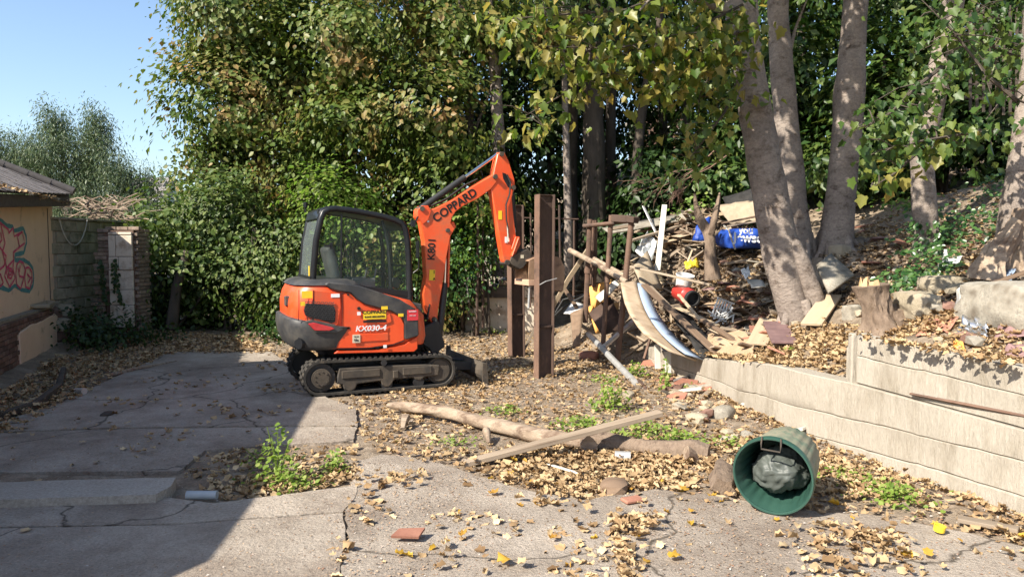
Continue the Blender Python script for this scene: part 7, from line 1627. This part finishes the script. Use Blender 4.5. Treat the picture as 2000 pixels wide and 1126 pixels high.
# thick carpet over the dirt
dirt = wpoly([(640, 790), (760, 770), (900, 730), (1060, 712), (1250, 715), (1400, 790), (1560, 870), (1700, 935), (1850, 1000), (2080, 1060), (2080, 1100), (1850, 1045), (1560, 1000), (1420, 972), (1280, 962), (1130, 984), (1000, 956), (900, 925), (800, 905), (720, 870)])
litter('fallen_leaves', sample(dirt, 3300, -.35, 1.1), .070, DL, .045)
litter('fallen_leaves', sample(wpoly([(880, 880), (1150, 885), (1400, 900), (1420, 965), (1290, 958), (1130, 980), (1010, 950), (900, 915)]), 1700, -.30), .078, DL, .06)
litter('fallen_leaves', sample(wpoly([(1400, 790), (1560, 860), (1600, 990), (1430, 960), (1400, 860)]), 600, -.4), .074, DL, .05)
litter('fallen_leaves', sample(wpoly([(1560, 860), (1700, 925), (1900, 1000), (2050, 1050), (2050, 1075), (1800, 1030), (1600, 985)]), 620, -.25), .070, DL, .05)
# behind the excavator and posts
litter('fallen_leaves', sample(wpoly([(300, 690), (330, 660), (560, 655), (700, 680), (900, 650), (1100, 640), (1250, 700), (1060, 735), (900, 770), (640, 765), (560, 700), (450, 690)]), 3600, -.45), .074, DL, .04)
# left margin
litter('fallen_leaves', sample(wpoly([(-40, 860), (0, 770), (110, 700), (280, 650), (470, 660), (540, 690), (330, 695), (210, 750), (110, 800), (40, 850)]), 3400, -.6), .078, DL, .08)
# dirt gap with weeds
litter('fallen_leaves', sample(wpoly([(350, 930), (400, 890), (560, 876), (700, 872), (700, 945), (560, 965), (430, 985), (390, 960)]), 330, -.5), .070, DL, .04)
litter('fallen_leaves', sample(wpoly([(440, 940), (700, 905), (705, 940), (560, 972), (430, 980)]), 260, -.6), .074, DL, .05)
# bank: leafy wall top and slope
litter('fallen_leaves', sample(wpoly([(1440, 705), (1480, 640), (1560, 625), (1640, 640), (1700, 640), (1655, 735), (1640, 745), (1540, 728)]), 1500, None), .078, DL, .08)
litter('fallen_leaves', sample(wpoly([(1700, 650), (1760, 600), (2050, 620), (2050, 735), (1850, 690)]), 1300, -.5), .074, DL, .06)
litter('fallen_leaves', sample(wpoly([(1600, 600), (1620, 480), (1700, 440), (1780, 420), (1980, 440), (1950, 600), (1700, 600)]), 1900, -.5), .074, DL, .05)
litter('fallen_leaves', sample(wpoly([(1280, 600), (1350, 480), (1500, 480), (1560, 620), (1470, 700), (1380, 690)]), 1500, -.5), .070, DL, .06)
litter('fallen_leaves', sample(wpoly([(1660, 420), (1780, 340), (2000, 330), (2000, 440), (1800, 430)]), 1200, -.4), .074, DL, .05)
# loose clusters on the concrete
litter('fallen_leaves', sample(wpoly([(700, 905), (1000, 975), (1420, 985), (1900, 1050), (2080, 1100), (2080, 1180), (600, 1180), (660, 1000)]), 230, .55, 1.8), .078, DL, .05, zoff=.03)
litter('fallen_leaves', sample(wpoly([(1200, 1010), (2050, 1075), (2050, 1180), (1200, 1180)]), 300, .40, 1.5), .078, DL, .05, zoff=.03)
litter('fallen_leaves', sample(wpoly([(200, 760), (560, 700), (600, 775), (560, 870), (300, 900), (100, 860)]), 230, .30, 2.0), .074, DL, .04, zoff=.03)
litter('yellow_leaves', sample(wpoly([(1000, 900), (2000, 1050), (2000, 1126), (700, 1126)]), 45), .08, M['lf_yellow'], .04, zoff=.03)
# leaves in the eaves gutter, on the ledge and the walls
def line_litter(a, c, n, spread, size=.08, lift=.03):
    t = RNG.random((n, 1)); p = np.array(list(a)) * (1 - t) + np.array(list(c)) * t + RNG.normal(size=(n, 3)) * np.array([spread, spread, .008]) + np.array([0, 0, lift]); leaves_obj('fallen_leaves', p, rdir(n) * .6 + np.array([0, 0, 1]), rdir(n), size * RNG.uniform(.6, 1.2, n), 'dead', DL, None, curlv=1.0)
line_litter(LW(s0, WOFF - .30, EZ + .08), LW(sc_ + .5, WOFF - .30, EZ + .08), 150, .035, .075)
line_litter(LW(-2.5, .22, LZ0), LW(sP1 + 1.8, .3, LZ0), 70, .12)
line_litter(Vector((float(wallx(8)) + .12, 8, float(wallz(8)))), Vector((float(wallx(11.5)) + .12, 11.5, float(wallz(11.5)))), 340, .055)
line_litter(Vector((3.85, 4.6, 1.08)), Vector((3.15, 6.8, 1.12)), 190, .05, .07, .02)
# fine litter: chips and stalks everywhere
def chips(poly, n, size, zo=0, thr=None):
    q = sample(poly, n, thr); z = H(q[:, 0], q[:, 1]) + zo; pos = np.stack([q[:, 0], q[:, 1], z + .006], 1)
    leaves_obj('litter_chips', pos, rdir(n) * .25 + np.array([0, 0, 1.0]), rdir(n) * np.array([1, 1, .1]), size * RNG.uniform(.4, 1.6, n), 'tri', M['chips'], None)
chips(dirt, 9000, .035)
chips(wpoly([(300, 690), (560, 655), (1100, 640), (1250, 700), (1060, 735), (640, 775)]), 5000, .05)
chips(wpoly([(700, 905), (1420, 985), (2080, 1100), (2080, 1180), (600, 1180), (660, 1000)]), 5200, .016, .030)
chips(wpoly([(-40, 900), (690, 800), (690, 1000), (660, 1180), (-40, 1180)]), 3000, .014, .032)
chips(wpoly([(1240, 600), (1400, 440), (1560, 620), (1400, 700)]), 4500, .075)
chips(wpoly([(1600, 600), (1620, 480), (1980, 440), (2000, 640), (1700, 620)]), 2600, .05)
# the largest single leaves in front, one object each, lying on the ground
lv_m = []
for k in range(10):
    V, F = leaf_arrays(np.zeros((1, 3)), np.array([[0., 0, 1]]), np.array([[0., 1, 0]]), np.array([RNG.uniform(.055, .085)]), 'dead', curlv=1.0)
    lv_m.append(mesh_from_np('fallen_leaf', V, F, mat('dead_leaf_single_%s' % 'abcdefghij'[k], [(.40, .27, .14), (.28, .17, .08), (.46, .33, .18)][k % 3], [(.50, .37, .21), (.38, .25, .13), (.54, .41, .25)][k % 3], 12, .75, .3, 60, rnd=.3)))
fl = 0
for poly, n, thr in ((wpoly([(690, 985), (1050, 1000), (1400, 1010), (1990, 1090), (2040, 1150), (640, 1150)]), 170, .35), (wpoly([(1060, 920), (1400, 930), (1620, 1000), (1900, 1040), (1400, 990), (1100, 975)]), 60, None), (wpoly([(20, 850), (600, 780), (430, 980), (0, 1090)]), 26, None)):
    for x, y in sample(poly, n, thr, 1.7):
        link('fallen_leaf', random.choice(lv_m), Vector((x, y, float(H(x, y)) + .040)), ground, (random.uniform(-.35, .35), random.uniform(-.35, .35), random.uniform(0, 6.28)))

# dirt and leaves gathered along the foot of the low wall
ys_b = RNG.uniform(4.6, 11.8, 700); xb = wallx(ys_b) - np.abs(RNG.normal(size=700)) * .10 - .02
litter('fallen_leaves', np.stack([xb, ys_b], 1), .06, DL, .05)
ys_b = RNG.uniform(4.6, 11.8, 1500); xb = wallx(ys_b) - np.abs(RNG.normal(size=1500)) * .14 - .01
pos = np.stack([xb, ys_b, H(xb, ys_b) + .01], 1); leaves_obj('litter_chips', pos, rdir(1500) * .3 + np.array([0, 0, 1.]), rdir(1500), .03 * RNG.uniform(.4, 1.6, 1500), 'tri', M['chips'], None)

# fine splintered debris filling the heap
def splinters(poly, n, size, m, shape='slim', lift=.10):
    q = sample(poly, n); z = H(q[:, 0], q[:, 1]) + RNG.uniform(0, lift, n); pos = np.stack([q[:, 0], q[:, 1], z], 1)
    leaves_obj('splintered_debris', pos, rdir(n) * .7 + np.array([0, -.2, .8]), rdir(n) * np.array([1, 1, .5]), size * RNG.uniform(.3, 1.5, n), shape, m, None, fold=.5, curl=.2)
hp = wpoly([(1150, 640), (1160, 560), (1200, 470), (1280, 440), (1400, 430), (1490, 450), (1560, 560), (1560, 630), (1470, 690), (1380, 690), (1260, 640)])
splinters(hp, 5200, .16, M['debris']); splinters(hp, 2600, .09, M['debris'], 'dead'); splinters(wpoly([(1580, 560), (1620, 480), (1980, 430), (2000, 620), (1700, 620)]), 1500, .08, M['debris'], 'dead', .03)
litter('fallen_leaves', sample(wpoly([(1340, 480), (1500, 470), (1560, 620), (1470, 690), (1350, 560)]), 1300), .07, DL, .10)
